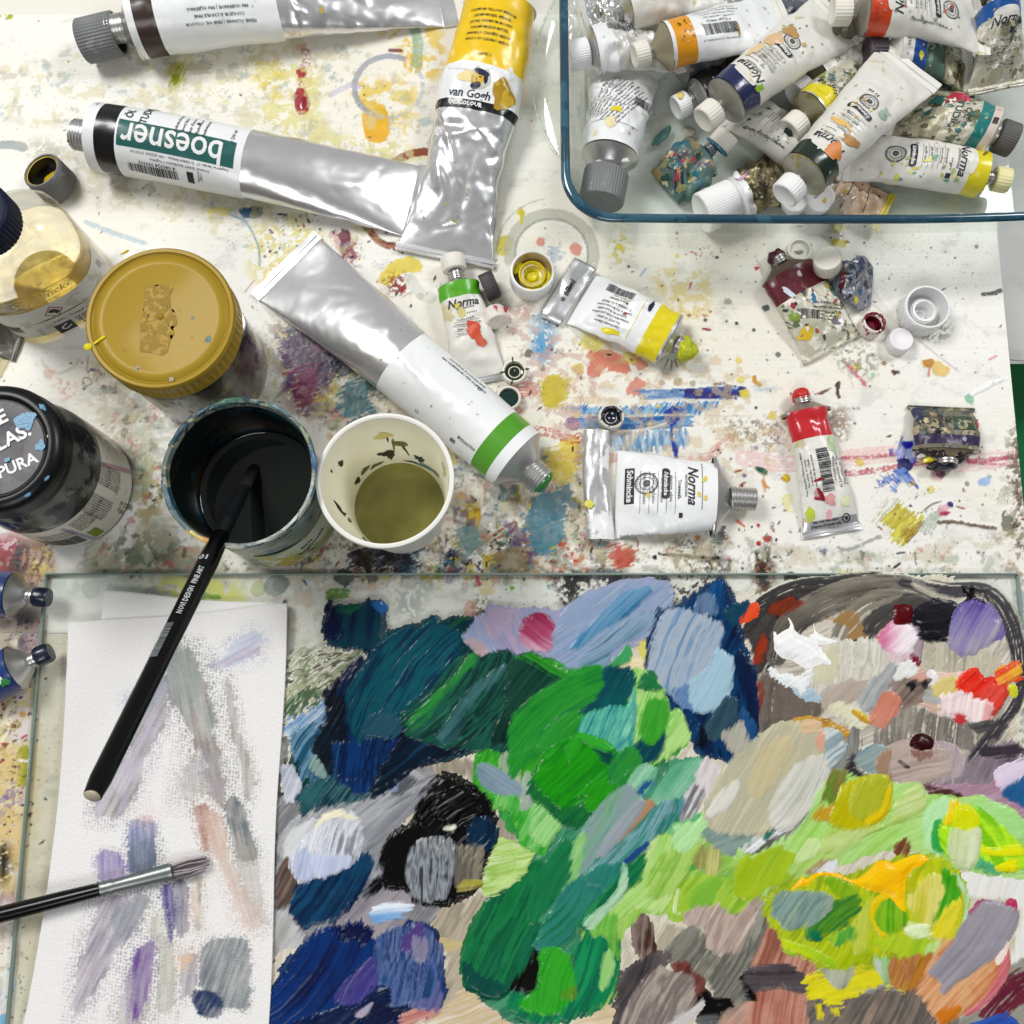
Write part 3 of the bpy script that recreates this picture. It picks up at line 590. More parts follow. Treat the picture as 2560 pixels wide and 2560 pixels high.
t.blob('0', [(1370, 1045), (1400, 1040), (1405, 1070), (1375, 1072)], '#274a80', .95, .5); t.dot('0', 1100, 1065, 4, '#5a5c58')
t.blob('0', [(1780, 1100), (1850, 1160), (1860, 1270), (1800, 1290), (1765, 1200)], '#777468', .9, 1.5, h=.3)
t.mottle('0', [(1830, 560), (1932, 560), (1932, 1560), (1860, 1500), (1850, 1100), (1800, 900)], '#7b705e', .46, 3.4, .92)
t.mottle('0', [(1740, 900), (1932, 900), (1932, 1560), (1830, 1500), (1740, 1250)], '#ece8de', .55, 3, .9)
t.mottle('0', [(1850, 640), (1932, 700), (1932, 1300), (1870, 1300)], '#50302c', .60, 2.2, .8)
for i in range(4): t.line('0', [(1740 + i * 22, 1050), (1770 + i * 16, 950 + i * 10), (1860, 915 + i * 12)], 5, '#b4b4a4', .7, .4, .3)
t.blob('0', [(1790, 1460), (1810, 1460), (1800, 1530), (1785, 1510)], '#f4f4f0', .95, .4, h=.3)
t.mottle('0', [(500, 400), (620, 400), (610, 560), (520, 540)], '#9a8a78', .45, 2, .8)
t.dot('0', 190, 865, 10, '#dcbf4e', .9); t.blob('0', [(170, 1000), (230, 990), (240, 1100), (180, 1110)], '#d8d27a', .6, 2)
# under the white folded tube and along the plate
t.blob('9', [(130, 640), (300, 560), (430, 640), (420, 780), (400, 960), (300, 980), (240, 900), (150, 820)], '#a9c0b8', .75, 2.2, .2, 0)
t.blob('9', [(20, 850), (140, 820), (250, 860), (260, 1000), (280, 1100), (240, 1150), (205, 1190), (205, 1280), (190, 1280), (180, 1190), (80, 1130), (40, 1050), (20, 960)], '#5f93a8', .92, 1.6, col2='#86aeb2')
t.blob('9', [(160, 900), (220, 900), (245, 1050), (200, 1040)], '#a8a83c', .85, 1.4); t.blob('9', [(40, 880), (130, 880), (140, 960), (70, 980)], '#4f625c', .75, 2.4, .35)
t.blob('9', [(0, 1100), (60, 1130), (90, 1190), (0, 1195)], '#c4483a', .9, 1.2, col2='#d98a6a'); t.blob('9', [(60, 1130), (120, 1160), (140, 1195), (70, 1195)], '#dca548', .9, .8)
t.dot('9', 168, 1122, 12, '#c4b42c', .95); t.dot('9', 95, 1125, 11, '#7c702c', .85); t.mottle('9', [(300, 820), (380, 820), (380, 900), (310, 910)], '#2f7f88', .4, 1.6, .9)
t.dot('9', 103, 715, 12, '#8c8a80', .85, .4); t.dot('9', 388, 858, 6, '#a5988c'); t.mottle('9', [(60, 640), (160, 620), (160, 780), (60, 780)], '#b3a98f', .5, 3, .7)
t.blob('9', [(640, 1060), (720, 1000), (790, 1050), (780, 1120), (720, 1160), (670, 1160), (640, 1110)], '#c65042', .9, 1.4, .2, 40, col2='#d98a74')
t.blob('9', [(400, 990), (500, 980), (520, 1060), (420, 1060)], '#b8a79a', .7, 2); t.blob('9', [(370, 1060), (410, 1060), (400, 1160), (370, 1140)], '#c68a84', .8, 1)
t.blob('9', [(520, 1020), (600, 1060), (590, 1140), (540, 1150), (510, 1120)], '#3c3a3c', .85, 1.6, .25)
t.blob('9', [(480, 1180), (520, 1140), (640, 1160), (740, 1190), (740, 1200), (480, 1200)], '#b6bdc8', .8, 1)
t.line('9', [(960, 1060), (1000, 1068), (1140, 1075), (1370, 1090)], 8, '#26262a', .95, .6, .12, h=.2); t.dot('9', 930, 1087, 6, DK)
t.mottle('9', [(1000, 1000), (1200, 960), (1240, 1110), (1100, 1110)], '#6b685e', .52, 2, .85)
t.mottle('9', [(1260, 1060), (1400, 1090), (1380, 1190), (1280, 1180)], '#3a3633', .42, 2.2, .9)
t.blob('9', [(1340, 960), (1380, 890), (1410, 900), (1400, 1000), (1350, 1010)], '#43464c', .85, 1.5, .25)
t.dot('9', 1300, 1030, 12, '#a5a394', .9); t.blob('9', [(1060, 1090), (1100, 1090), (1080, 1180)], '#a19f8e', .85, .6); t.dot('9', 1225, 950, 7, '#cf8a4c', .9)
t.dot('9', 1835, 540, 10, '#dcbf4e', .9); t.line('9', [(1500, 835), (1550, 875)], 7, '#cf6450', .85, .6); t.dot('9', 1645, 865, 5, '#b8323a'); t.dot('9', 1645, 990, 7, '#c8543c'); t.blob('9', [(1680, 940), (1730, 940), (1720, 975), (1690, 970)], '#b04a3c', .9, .8)
t.mottle('9', [(1620, 1060), (1720, 1060), (1720, 1200), (1630, 1210)], '#302f26', .38, 2.4, .95); t.line('9', [(1740, 860), (1730, 960), (1700, 1080)], 10, '#7a5a50', .7, .8, .5)
t.line('9', [(1680, 520), (1690, 580), (1720, 605)], 5, '#cf9350', .8)
t.mottle('9', [(1440, 180), (1520, 220), (1500, 280), (1440, 260)], '#8a8064', .45, 1.6, .8); t.line('9', [(1300, 400), (1370, 310), (1430, 260)], 12, '#cf8d8a', .7, .8, .5)
# left of the cups and behind
t.mottle('6', [(100, 560), (420, 640), (560, 900), (440, 1160), (200, 1140), (130, 800)], '#a5958c', .46, 6, .85)
t.mottle('6', [(180, 640), (400, 760), (420, 1000), (260, 1130), (180, 900)], '#6b5470', .50, 5, .85)
t.mottle('6', [(60, 560), (400, 560), (600, 900), (600, 1140), (380, 1200), (100, 980)], '#d2c79a', .56, 3, .8)
t.mottle('6', [(140, 640), (380, 600), (440, 820), (300, 860)], '#53606c', .52, 4, .8)
t.blob('6', [(430, 1100), (500, 1020), (580, 1020), (600, 1100), (560, 1180), (480, 1180)], '#5f7d86', .88, 1.6)
t.blob('6', [(340, 1020), (420, 960), (420, 1060), (370, 1140), (300, 1170)], '#7a6a76', .8, 1.8, .25)
t.dot('6', 450, 985, 12, '#6a6c6e', .85); t.dot('6', 438, 942, 8, '#23242c', .9); t.blob('6', [(420, 760), (470, 780), (490, 850), (440, 840)], '#1f5a5c', .85, 1.2)
t.ring('6', 40, 900, 75, 10, '#7b4d7c', .6, -60, 60, .3); t.line('6', [(180, 900), (300, 880), (330, 870)], 6, '#b54a68', .7)
t.mottle('6', [(560, 1040), (700, 1020), (720, 1140), (620, 1170)], '#55473f', .5, 2, .8)
t.mottle('5', [(620, 840), (900, 960), (1150, 1300), (900, 1500), (600, 1100)], '#c9bda0', .52, 5, .7)
t.blob('5', [(870, 1110), (930, 1090), (950, 1230), (870, 1250)], '#c8b98a', .6, 1.6); t.blob('5', [(960, 1150), (1080, 1200), (1120, 1290), (980, 1260)], '#a5a19a', .6, 2.4, .4)
t.dot('5', 715, 1017, 8, '#6a2030', .95, .3); t.dot('5', 790, 1050, 7, '#3b4a50', .9, .6); t.dot('5', 580, 1025, 4, '#4a3c8a'); t.line('5', [(630, 895), (680, 905)], 7, '#4f3a78', .9, .5)
t.ring('5', 600, 980, 12, 4, '#7d7872', .8, 0, 360, .1); t.line('5', [(610, 800), (600, 900)], 3, '#a26a8a', .7)
t.ring('5', 920, 1360, 60, 10, '#b5a890', .6, 20, 170, .3); t.mottle('5', [(880, 1380), (980, 1400), (980, 1500), (900, 1500)], '#c8503c', .48, 1.8, .9)
t.mottle('5', [(940, 1500), (1080, 1500), (1100, 1900), (960, 1932)], '#b4a46c', .44, 4, .8); t.mottle('5', [(950, 1560), (1060, 1560), (1080, 1800), (1000, 1800)], '#2f6a4a', .58, 2.4, .8)
t.blob('5', [(0, 740), (50, 780), (50, 880), (0, 950)], '#b8ae7c', .9, 1.2, h=.3); t.ring('5', 420, 790, 50, 8, '#b7bcb2', .6, 190, 350, .3)
t.blob('5', [(310, 900), (380, 900), (370, 950), (320, 950)], '#dba88c', .6, 1.6); t.mottle('5', [(380, 960), (500, 980), (500, 1100), (420, 1060)], '#d09a84', .52, 2.2, .7)
t.line('5', [(1690, 360), (1750, 280)], 3, '#c07a74', .8)
# rim of stains right under and beside the cups
t.mottle('F', [(600, 960), (900, 900), (1100, 860), (1110, 1080), (560, 1082)], '#bcb49a', .50, 6, .75)
t.blob('F', [(880, 965), (905, 960), (905, 1000), (885, 1008)], '#d2a91c', .95, .6, h=.3)
t.blob('F', [(850, 1050), (865, 1048), (862, 1080), (850, 1080)], '#cdbb3c', .9, .6); t.blob('F', [(910, 1050), (945, 1045), (950, 1070), (920, 1075)], '#c5b65a', .8, 1.4)
t.line('F', [(905, 1030), (945, 1000), (972, 985), (968, 1000), (940, 1015)], 6, '#a86a48', .85, .3)
t.line('F', [(935, 925), (938, 1010)], 3, '#7aa08a', .8); t.dot('F', 1000, 990, 12, '#948f8a', .8)
t.mottle('F', [(610, 1020), (840, 1030), (860, 1085), (600, 1085)], '#33405e', .49, 4, .9); t.mottle('F', [(780, 1020), (960, 1000), (1000, 1085), (800, 1085)], '#3c3a36', .58, 2.4, .85)
t.dot('F', 905, 1040, 9, '#94918a', .8); t.dot('F', 840, 1000, 7, '#8f8c80', .8); t.mottle('F', [(1000, 1020), (1100, 1000), (1110, 1084), (1000, 1084)], '#b84a38', .56, 2.6, .85)
t.blob('F', [(300, 1045), (345, 1030), (380, 1040), (370, 1085), (330, 1085), (312, 1062)], '#c26a5c', .85, 1.4)
t.mottle('F', [(200, 1040), (330, 1010), (400, 1085), (190, 1085)], '#a9b09a', .44, 7, .9); t.mottle('F', [(220, 1010), (320, 1010), (310, 1070), (230, 1065)], '#7d8374', .52, 5, .8)
t.scatter('F', 620, 430, 760, 560, 50, ['#7e3a68', '#3c3050', '#8c6a86'], .8, 3, streak=3)
t.scatter('F', 480, 400, 640, 500, 60, ['#4d3a6c', '#2f5a70', '#a34a50', '#3a3a3a'], .8, 4, streak=3)
# built-up grime: overlapping worn layers of many colours
for c_, th_, sc_, a_ in (('#c4b99c', .50, 12, .5), ('#9a958a', .59, 9, .5), ('#c98f7c', .62, 8, .6), ('#5c7c88', .62, 9, .75), ('#c9b454', .62, 8, .75), ('#6c5a78', .64, 7, .7), ('#3a3836', .67, 6, .8), ('#e9e6da', .55, 8, .7), ('#6f8f5c', .67, 6, .7), ('#7a6a60', .63, 3, .6)):
    t.mottle('F', [(610, 560), (760, 700), (900, 850), (1080, 860), (1110, 1084), (560, 1084), (520, 950), (640, 900), (560, 700)], c_, th_ + .035, sc_ * 1.3, a_ * .9, soft=20, o=4, edge=.05)
for c_, th_, sc_, a_ in (('#c4b99c', .52, 12, .5), ('#8d8e88', .61, 8, .5), ('#b86a5c', .67, 6, .6), ('#5c5a44', .66, 5, .7), ('#a9b49a', .58, 10, .5)):
    t.mottle('F', [(180, 700), (400, 640), (520, 760), (500, 1084), (160, 1084), (240, 900)], c_, th_ + .02, sc_ * 1.2, a_, soft=18, o=4, edge=.05); t.mottle('F', [(1090, 960), (1600, 1040), (1932, 1000), (1932, 1084), (1090, 1084)], c_, th_ + .06, sc_, a_, soft=10, o=4, edge=.05)
for c_, th_ in (('#cfc79a', .60), ('#b4b1a0', .66), ('#9fb0b2', .70)): t.mottle('F', [(0, 120), (600, 60), (840, 300), (640, 480), (400, 460), (60, 300)], c_, th_, 8, .55, soft=20)
t.mottle('F', [(1060, 640), (1300, 620), (1500, 800), (1400, 900), (1080, 860)], '#cbb48c', .56, 5, .5, soft=16); t.mottle('F', [(960, 560), (1120, 700), (1100, 880), (980, 700)], '#c4a49a', .54, 4, .6, soft=10)
for c_, pts_ in (('#d0a93c', [(690, 880), (712, 868), (722, 890), (700, 905)]), ('#5f8896', [(1005, 940), (1060, 930), (1065, 1010), (1020, 1050), (990, 1000)]), ('#b8655a', [(1150, 1035), (1190, 1030), (1195, 1060), (1160, 1072)]), ('#6c5c72', [(535, 640), (600, 620), (640, 700), (590, 730), (550, 700)]),
                 ('#4f7c84', [(640, 740), (690, 720), (700, 770), (655, 790)]), ('#3c4050', [(620, 660), (665, 640), (680, 690), (640, 710)]), ('#c4b45c', [(1020, 720), (1065, 710), (1070, 760), (1030, 770)]), ('#c88c7c', [(930, 745), (975, 735), (985, 775), (945, 790)]), ('#d4c060', [(1035, 850), (1085, 845), (1080, 900), (1040, 905)]),
                 ('#7f9a98', [(860, 1000), (900, 990), (905, 1030), (870, 1040)]), ('#93886c', [(930, 1040), (985, 1030), (990, 1075), (940, 1080)]), ('#2e3444', [(660, 1040), (760, 1035), (780, 1070), (680, 1078)]), ('#8c5a6c', [(560, 700), (600, 690), (590, 760), (560, 760)])):
    t.blob('F', pts_, c_, .8, 2.2, .22, 20, h=.15)
# general flecks
t.scatter('F', 0, 0, 1050, 480, 190, [DK, '#4a4a44', '#7a7868', '#8a5a4a'], .5, 2.4, .9, 2)
t.scatter('F', 600, 460, 1100, 1085, 420, [DK, '#4a4a44', '#7a6a58', '#8a3a3a', '#2a4a6a', '#c0a040'], .5, 3.4, .9, 2)
t.scatter('F', 1050, 440, 1932, 1085, 420, [DK, '#4a4a44', '#6a5a50', '#8a3a3a', '#50506a', '#8a8a80'], .5, 2.8, .9, 2)
t.scatter('F', 1100, 880, 1932, 1085, 200, [DK, '#3a3430', '#6a5a50', '#9a4a3a'], .5, 3.4, .9, 3)
t.scatter('F', 0, 560, 640, 1085, 240, [DK, '#5a5a50', '#7a6a58', '#8a4a5a', '#4a5a6a'], .5, 2.6, .9, 2)
t.scatter('F', 1050, 0, 1932, 440, 120, [DK, '#5a5a50', '#7a6a58'], .5, 2.2, .9, 2)
# strip seen through the glass plate
def strip(t):
    t.mottle('a', [(0, 60), (560, 60), (560, 500), (100, 700), (0, 700)], '#d8c8b4', .52, 6, .7)
    t.blob('a', [(390, 150), (500, 135), (530, 190), (470, 235), (380, 215)], '#6d9440', .9, 1.4, .3)
    t.dot('a', 500, 65, 20, '#5c665c', .9, .2, sx=1.3); t.dot('a', 690, 75, 14, '#6e6860', .85, .4); t.dot('a', 60, 110, 22, '#8f928c', .85, .2); t.dot('a', 690, 130, 12, '#d8b8a4', .7, .3)
    t.line('a', [(215, 85), (240, 115)], 6, '#28407e', .9); t.line('a', [(505, 130), (520, 95)], 6, '#24345e', .9)
    t.mottle('a', [(880, 120), (1050, 100), (1010, 330), (880, 320)], '#b4b6b0', .42, 3, .8); t.line('a', [(960, 160), (940, 250), (990, 330)], 5, '#f0f0ee', .9)
    t.blob('a', [(1340, 240), (1380, 225), (1405, 280), (1390, 360), (1320, 350)], '#d8ab98', .8, .8); t.mottle('a', [(1410, 230), (1480, 220), (1460, 330), (1400, 330)], '#8a5a2c', .44, 1.8, .9)
    t.blob('a', [(1430, 100), (1500, 90), (1530, 150), (1450, 180)], '#dcc888', .7, 1.6, .3); t.line('a', [(1415, 65), (1430, 110)], 12, '#b8485a', .85); t.dot('a', 1545, 65, 14, '#c8a89c', .8); t.dot('a', 1657, 138, 6, '#7cb848'); t.dot('a', 1740, 78, 4, '#55504a')
    t.mottle('b', [(280, 40), (520, 40), (510, 160), (330, 260), (290, 160)], '#3c3c3c', .42, 3.2, .95); t.mottle('b', [(560, 40), (780, 50), (740, 140), (600, 150)], '#3c3c3e', .42, 3.2, .95)
    t.mottle('b', [(1000, 60), (1420, 40), (1300, 260), (1060, 260)], '#3a3734', .55, 2.4, .9); t.mottle('b', [(300, 150), (400, 150), (390, 280), (300, 280)], '#2e2e30', .5, 2.6, .9)
    t.mottle('c', [(100, 0), (190, 0), (170, 200), (120, 220)], '#8a5a38', .42, 2.4, .9); t.mottle('c', [(95, 0), (170, 0), (170, 110), (110, 110)], '#2c2b22', .42, 2.4, .95)
    t.dot('c', 322, 70, 17, '#6a6a64', .95, .15); t.blob('c', [(640, 20), (800, 20), (790, 90), (660, 70)], '#dcdc9c', .6, 2)
    t.blob('c', [(1870, 170), (1932, 170), (1932, 290), (1890, 290)], '#a5b0b8', .7, 1); t.dot('c', 1132, 65, 3, '#222')
    t.blob('L', [(920, 310), (1030, 300), (1130, 340), (1110, 360), (960, 345)], '#a9a7a8', .8, 1.2); t.mottle('L', [(1040, 250), (1380, 250), (1540, 340), (1500, 400), (1120, 380)], '#d6d670', .40, 5, .9)
    t.dot('L', 1640, 310, 20, '#c3c795', .85, .1); t.dot('L', 1750, 290, 26, '#9da39c', .85, .1, sx=1.1); t.dot('L', 1810, 392, 6, '#7c858c'); t.blob('L', [(1260, 330), (1380, 350), (1400, 375), (1260, 370)], '#7ca83c', .85, 1)
    t.dot('L', 580, 310, 24, '#c3cbc2', .6, .3); t.scatter('F', 560, 1085, 1932, 1180, 160, [DK, '#5a4a40', '#8a8a80', '#2a3a5a'], .5, 2.4, .9, 2)
    t.mottle('L', [(320, 250), (900, 250), (900, 330), (320, 330)], '#cfd6cc', .4, 8, .7)
both(strip)
# the crusted strip left of the plate
def crust(t):
    q = lambda p, c, th, s_, a=.92, **k: t.mottle('L', p, c, th, s_, a, **k)
    q([(0, 0), (300, 0), (300, 260), (0, 260)], '#b79a86', .36, 6); q([(0, 0), (130, 20), (110, 190), (0, 200)], '#a02c48', .40, 4.5, el=1.6, ang=30); q([(0, 0), (120, 0), (100, 80), (0, 90)], '#e6c6cc', .55, 3, el=2, ang=20)
    q([(90, 60), (180, 40), (170, 180), (80, 200)], '#32282c', .44, 4, el=2, ang=70); q([(180, 60), (320, 60), (300, 240), (200, 240)], '#8a6428', .50, 2.2, el=1.8, ang=85); q([(200, 100), (330, 60), (330, 200), (220, 200)], '#dcd06c', .58, 2.2)
    q([(0, 480), (260, 460), (250, 780), (0, 700)], '#b8aa98', .30, 6); q([(100, 480), (220, 480), (200, 720), (110, 720)], '#6e6a72', .38, 5, el=2, ang=85); q([(180, 530), (260, 520), (240, 680), (190, 690)], '#c4a4a4', .5, 3)
    q([(0, 980), (230, 960), (200, 1900), (0, 1932)], '#d2c49a', .36, 6); q([(0, 1080), (120, 1080), (100, 1500), (0, 1500)], '#8a7450', .55, 2.6); q([(80, 1000), (220, 1040), (180, 1350), (90, 1350)], '#d8cfd0', .48, 4); q([(0, 1100), (90, 1100), (60, 1350), (0, 1350)], '#efe6cc', .52, 2.4, el=2, ang=60)
    t.dot('L', 147, 1107, 8, '#c9a05a', .95, .4); q([(0, 1560), (160, 1560), (140, 1932), (0, 1932)], '#e0d0ac', .42, 7); q([(20, 1500), (110, 1500), (80, 1800), (30, 1800)], '#a58a98', .55, 3)
    t.blob('L', [(125, 1320), (195, 1310), (190, 1500), (180, 1560), (110, 1555), (115, 1420)], '#a8a54e', .95, .8, h=.4); t.line('L', [(120, 1480), (150, 1500), (190, 1490)], 3, '#3c4a2c'); t.line('L', [(120, 1400), (190, 1405)], 6, '#f0f0e8', .9)
    t.line('L', [(135, 1570), (130, 1680)], 10, '#b8a8c0', .7, .6, .3); t.blob('M', [(40, 1330), (90, 1320), (80, 1500), (20, 1600), (0, 1500), (10, 1380)], '#7cb4d4', .95, 1.2, h=.3); t.blob('M', [(0, 1380), (30, 1400), (20, 1480), (0, 1480)], '#2a6a58', .95, 1)
    t.blob('M', [(0, 870), (90, 860), (110, 950), (0, 1000)], '#b88a9c', .8, 2.6, .4, 80); t.mottle('M', [(0, 0), (110, 0), (140, 700), (0, 800)], '#dcc48c', .44, 8, .8); t.mottle('M', [(10, 180), (100, 180), (100, 330), (10, 330)], '#8a80a4', .55, 2.2, .8)
    t.mottle('M', [(0, 1000), (100, 1000), (60, 1660), (0, 1660)], '#e9e4da', .4, 5, .9); t.dot('M', 20, 1650, 12, '#7cb4d4', .9)
    t.scatter('L', 0, 0, 300, 1932, 170, [DK, '#6a4a40', '#8a8a80', '#4a3a6a', '#b8485a'], .5, 3.4, .9, 2); t.scatter('M', 0, 0, 200, 1660, 120, [DK, '#6a4a40', '#8a8a80', '#4a3a6a'], .5, 2.6, .9, 2)
    t.mottle('M', [(0, 560), (50, 580), (40, 740), (0, 740)], '#151518', .3, 3, .98)
both(crust)

for T in (TB, TL):                     # deepen the dried paint against the board
    b_ = hx('#e9e7df'); T.C = np.clip(b_ + (T.C - b_) * 1.13, .004, .86)
DF = (W(1470, 500)[0] + 12, W(1470, 500)[1] + 6)
def sheet_part(cv, border=0.):
    Z = cv.Z.copy(); e = np.minimum(np.minimum(cv.X - cv.X.min(), cv.X.max() - cv.X), np.minimum(cv.Y - cv.Y.min(), cv.Y.max() - cv.Y))
    Z = np.clip(Z * ss(0, 1.5, e), -.2, .8); V = np.stack([cv.X, cv.Y, Z], -1); Fq = grid_faces(cv.nx, cv.ny, False); C_ = cv.C
    if cv is TB:                     # coarser points where the dish stands
        j0 = int((DF[0] - cv.x0) / cv.res); i0 = int((DF[1] - cv.y0) / cv.res); i1 = i0 + (cv.ny - 2 - i0) // 3 * 3; j1 = j0 + (cv.nx - 2 - j0) // 3 * 3
        ci = np.arange(len(Fq)) // (cv.nx - 1); cj = np.arange(len(Fq)) % (cv.nx - 1); keep = ~((ci >= i0) & (ci < i1) & (cj >= j0) & (cj < j1))
        I, J = np.meshgrid(np.arange(i0, i1, 3), np.arange(j0, j1, 3), indexing='ij'); a = (I * cv.nx + J).ravel(); Fq = np.concatenate([Fq[keep], np.stack([a, a + 3, a + 3 * cv.nx + 3, a + 3 * cv.nx], 1)])
    us, inv = np.unique(Fq, return_inverse=True)
    return V.reshape(-1, 3)[us], inv.reshape(-1, 4), C_.reshape(-1, 3)[us]
M_TABLE = mat_attr('painted_table_surface', .42, bump=(420, .06))
Vs, Fs, Cs, b = [], [], [], 0
def coarse(x0, y0, x1, y1, st=6):
    c = Canvas(x0, y0, x1, y1, st, '#e2dfd3'); c.X = np.linspace(x0, x1, c.nx)[None].repeat(c.ny, 0); c.Y = np.linspace(y0, y1, c.ny)[:, None].repeat(c.nx, 1); return c
cx1 = TL.X.max(); yb = TL.Y.min(); bx1 = TB.X.max(); yt = TB.Y.max()
for cv in (TB, TL, coarse(cx1, yb, bx1, YP - 34), coarse(-420, yt, bx1, 560), coarse(-420, YP - 34, -345, yt), coarse(-420, yb - 70, bx1, yb), coarse(-420, yb, -345, YP - 34)):
    V, Fq, C_ = sheet_part(cv); Vs.append(V); Fs.append(Fq + b); Cs.append(C_); b += len(V)
table = empty('table', (0, 100, -18), 'white painted tabletop crusted with stains and drips of many colours', 'table')
ts = mesh_np('tabletop', np.concatenate(Vs), np.concatenate(Fs), M_TABLE, table, col=np.concatenate(Cs))
def box(name, x0, y0, z0, x1, y1, z1, m, parent=None, bev=0., origin=None, rotz=0., rotx=0.):
    bm = bmesh.new(); bmesh.ops.create_cube(bm, size=1)
    bmesh.ops.scale(bm, vec=(x1 - x0, y1 - y0, z1 - z0), verts=bm.verts)
    if bev: bmesh.ops.bevel(bm, geom=bm.edges[:], offset=bev, segments=2, affect='EDGES')
    if rotz: bmesh.ops.rotate(bm, cent=(0, 0, 0), matrix=Matrix.Rotation(rotz, 3, 'Z'), verts=bm.verts)
    bmesh.ops.translate(bm, vec=((x0 + x1) / 2, (y0 + y1) / 2, (z0 + z1) / 2), verts=bm.verts)
    bm.verts.index_update(); V = np.array([v.co for v in bm.verts]); Fq = [[v.index for v in f.verts] for f in bm.faces]; bm.free()
    o = mesh_np(name, V, Fq, m, parent, origin=origin, smooth=bool(bev)); return o
box('board', -420, yb - 70, -18, bx1 - .3, 560, -.5, mat('#dad7ca', .5, stains=(('#8a8070', .6, 60),)), table)
box('floor', -900, -900, -705, 1300, 1400, -700, mat('#c9c8c4', .6, stains=(('#a9a49a', .6, 20),)), None).__setitem__('kind', 'structure')
# things lower down beside the table
g = box('storage_crate', BR + 8, 0, -400, BR + 260, W(2545, 905, -120)[1], -120, mat('#128048', .45, name='green_plastic'), bev=4)
tag(g, 'green plastic surface below the right edge of the table', 'crate')
c = Canvas(BR + 2, 230, BR + 330, 620, 4, '#d6d5d2')
Zc = -60 + 14 * fbm(c.X / 60, c.Y / 60, 3, 3) + 10 * np.sin((c.X + c.Y * .4) / 45); c.C *= (1 - .18 * ss(.55, .7, fbm(c.X / 30, c.Y / 24, 6, 4)))[..., None]
for (x, y, r) in ((2535, 880, 10), (2552, 910, 9), (2522, 950, 10)):
    pass
Vt = np.stack([c.X, c.Y, Zc], -1).reshape(-1, 3); Vb = Vt - [0, 0, 1.5]
Fq = grid_faces(c.nx, c.ny, False); o = mesh_np('cloth', np.concatenate([Vt, Vb]), np.concatenate([Fq, Fq[:, ::-1] + len(Vt)]), mat_attr('grey_cloth', .8), None, col=np.concatenate([c.C.reshape(-1, 3)] * 2))
tag(o, 'pale grey sheet hanging beyond the right edge of the table', 'cloth')
# ---------------------------------------------------------------- glass plate used as a palette
ZG = 4.2
px0, px1 = W(112, 1440, ZG)[0], W(2560, 1440, ZG)[0] - 3
pyb = W(1280, 2560)[1] - 45
M_GLASS = glass_mat('clear_plate_glass', (.965, .985, .975), haze=.05)
M_GEDGE = mat('#8fa39a', .12, coat=.5, name='glass_edge_green')
plate = empty('glass_palette', ((px0 + px1) / 2, (pyb + YP) / 2, .3), 'clear glass plate lying on the table as a palette, loaded with mixed oil paint', 'palette')
mesh_np('glass_sheet', [[px0, pyb, ZG], [px1, pyb, ZG], [px1, YP, ZG], [px0, YP, ZG]], [[0, 1, 2, 3]], M_GLASS, plate, smooth=False)
def edge_bar(x0, y0, x1, y1):
    box('polished_edge', x0, y0, .35, x1, y1, ZG - .02, M_GEDGE, plate, bev=.25)
edge_bar(px0 - .5, pyb, px0 + .55, YP); edge_bar(px0 + .56, YP - .55, px1 - .5, YP + .5); edge_bar(px1 - .5, pyb, px1 + .55, YP)

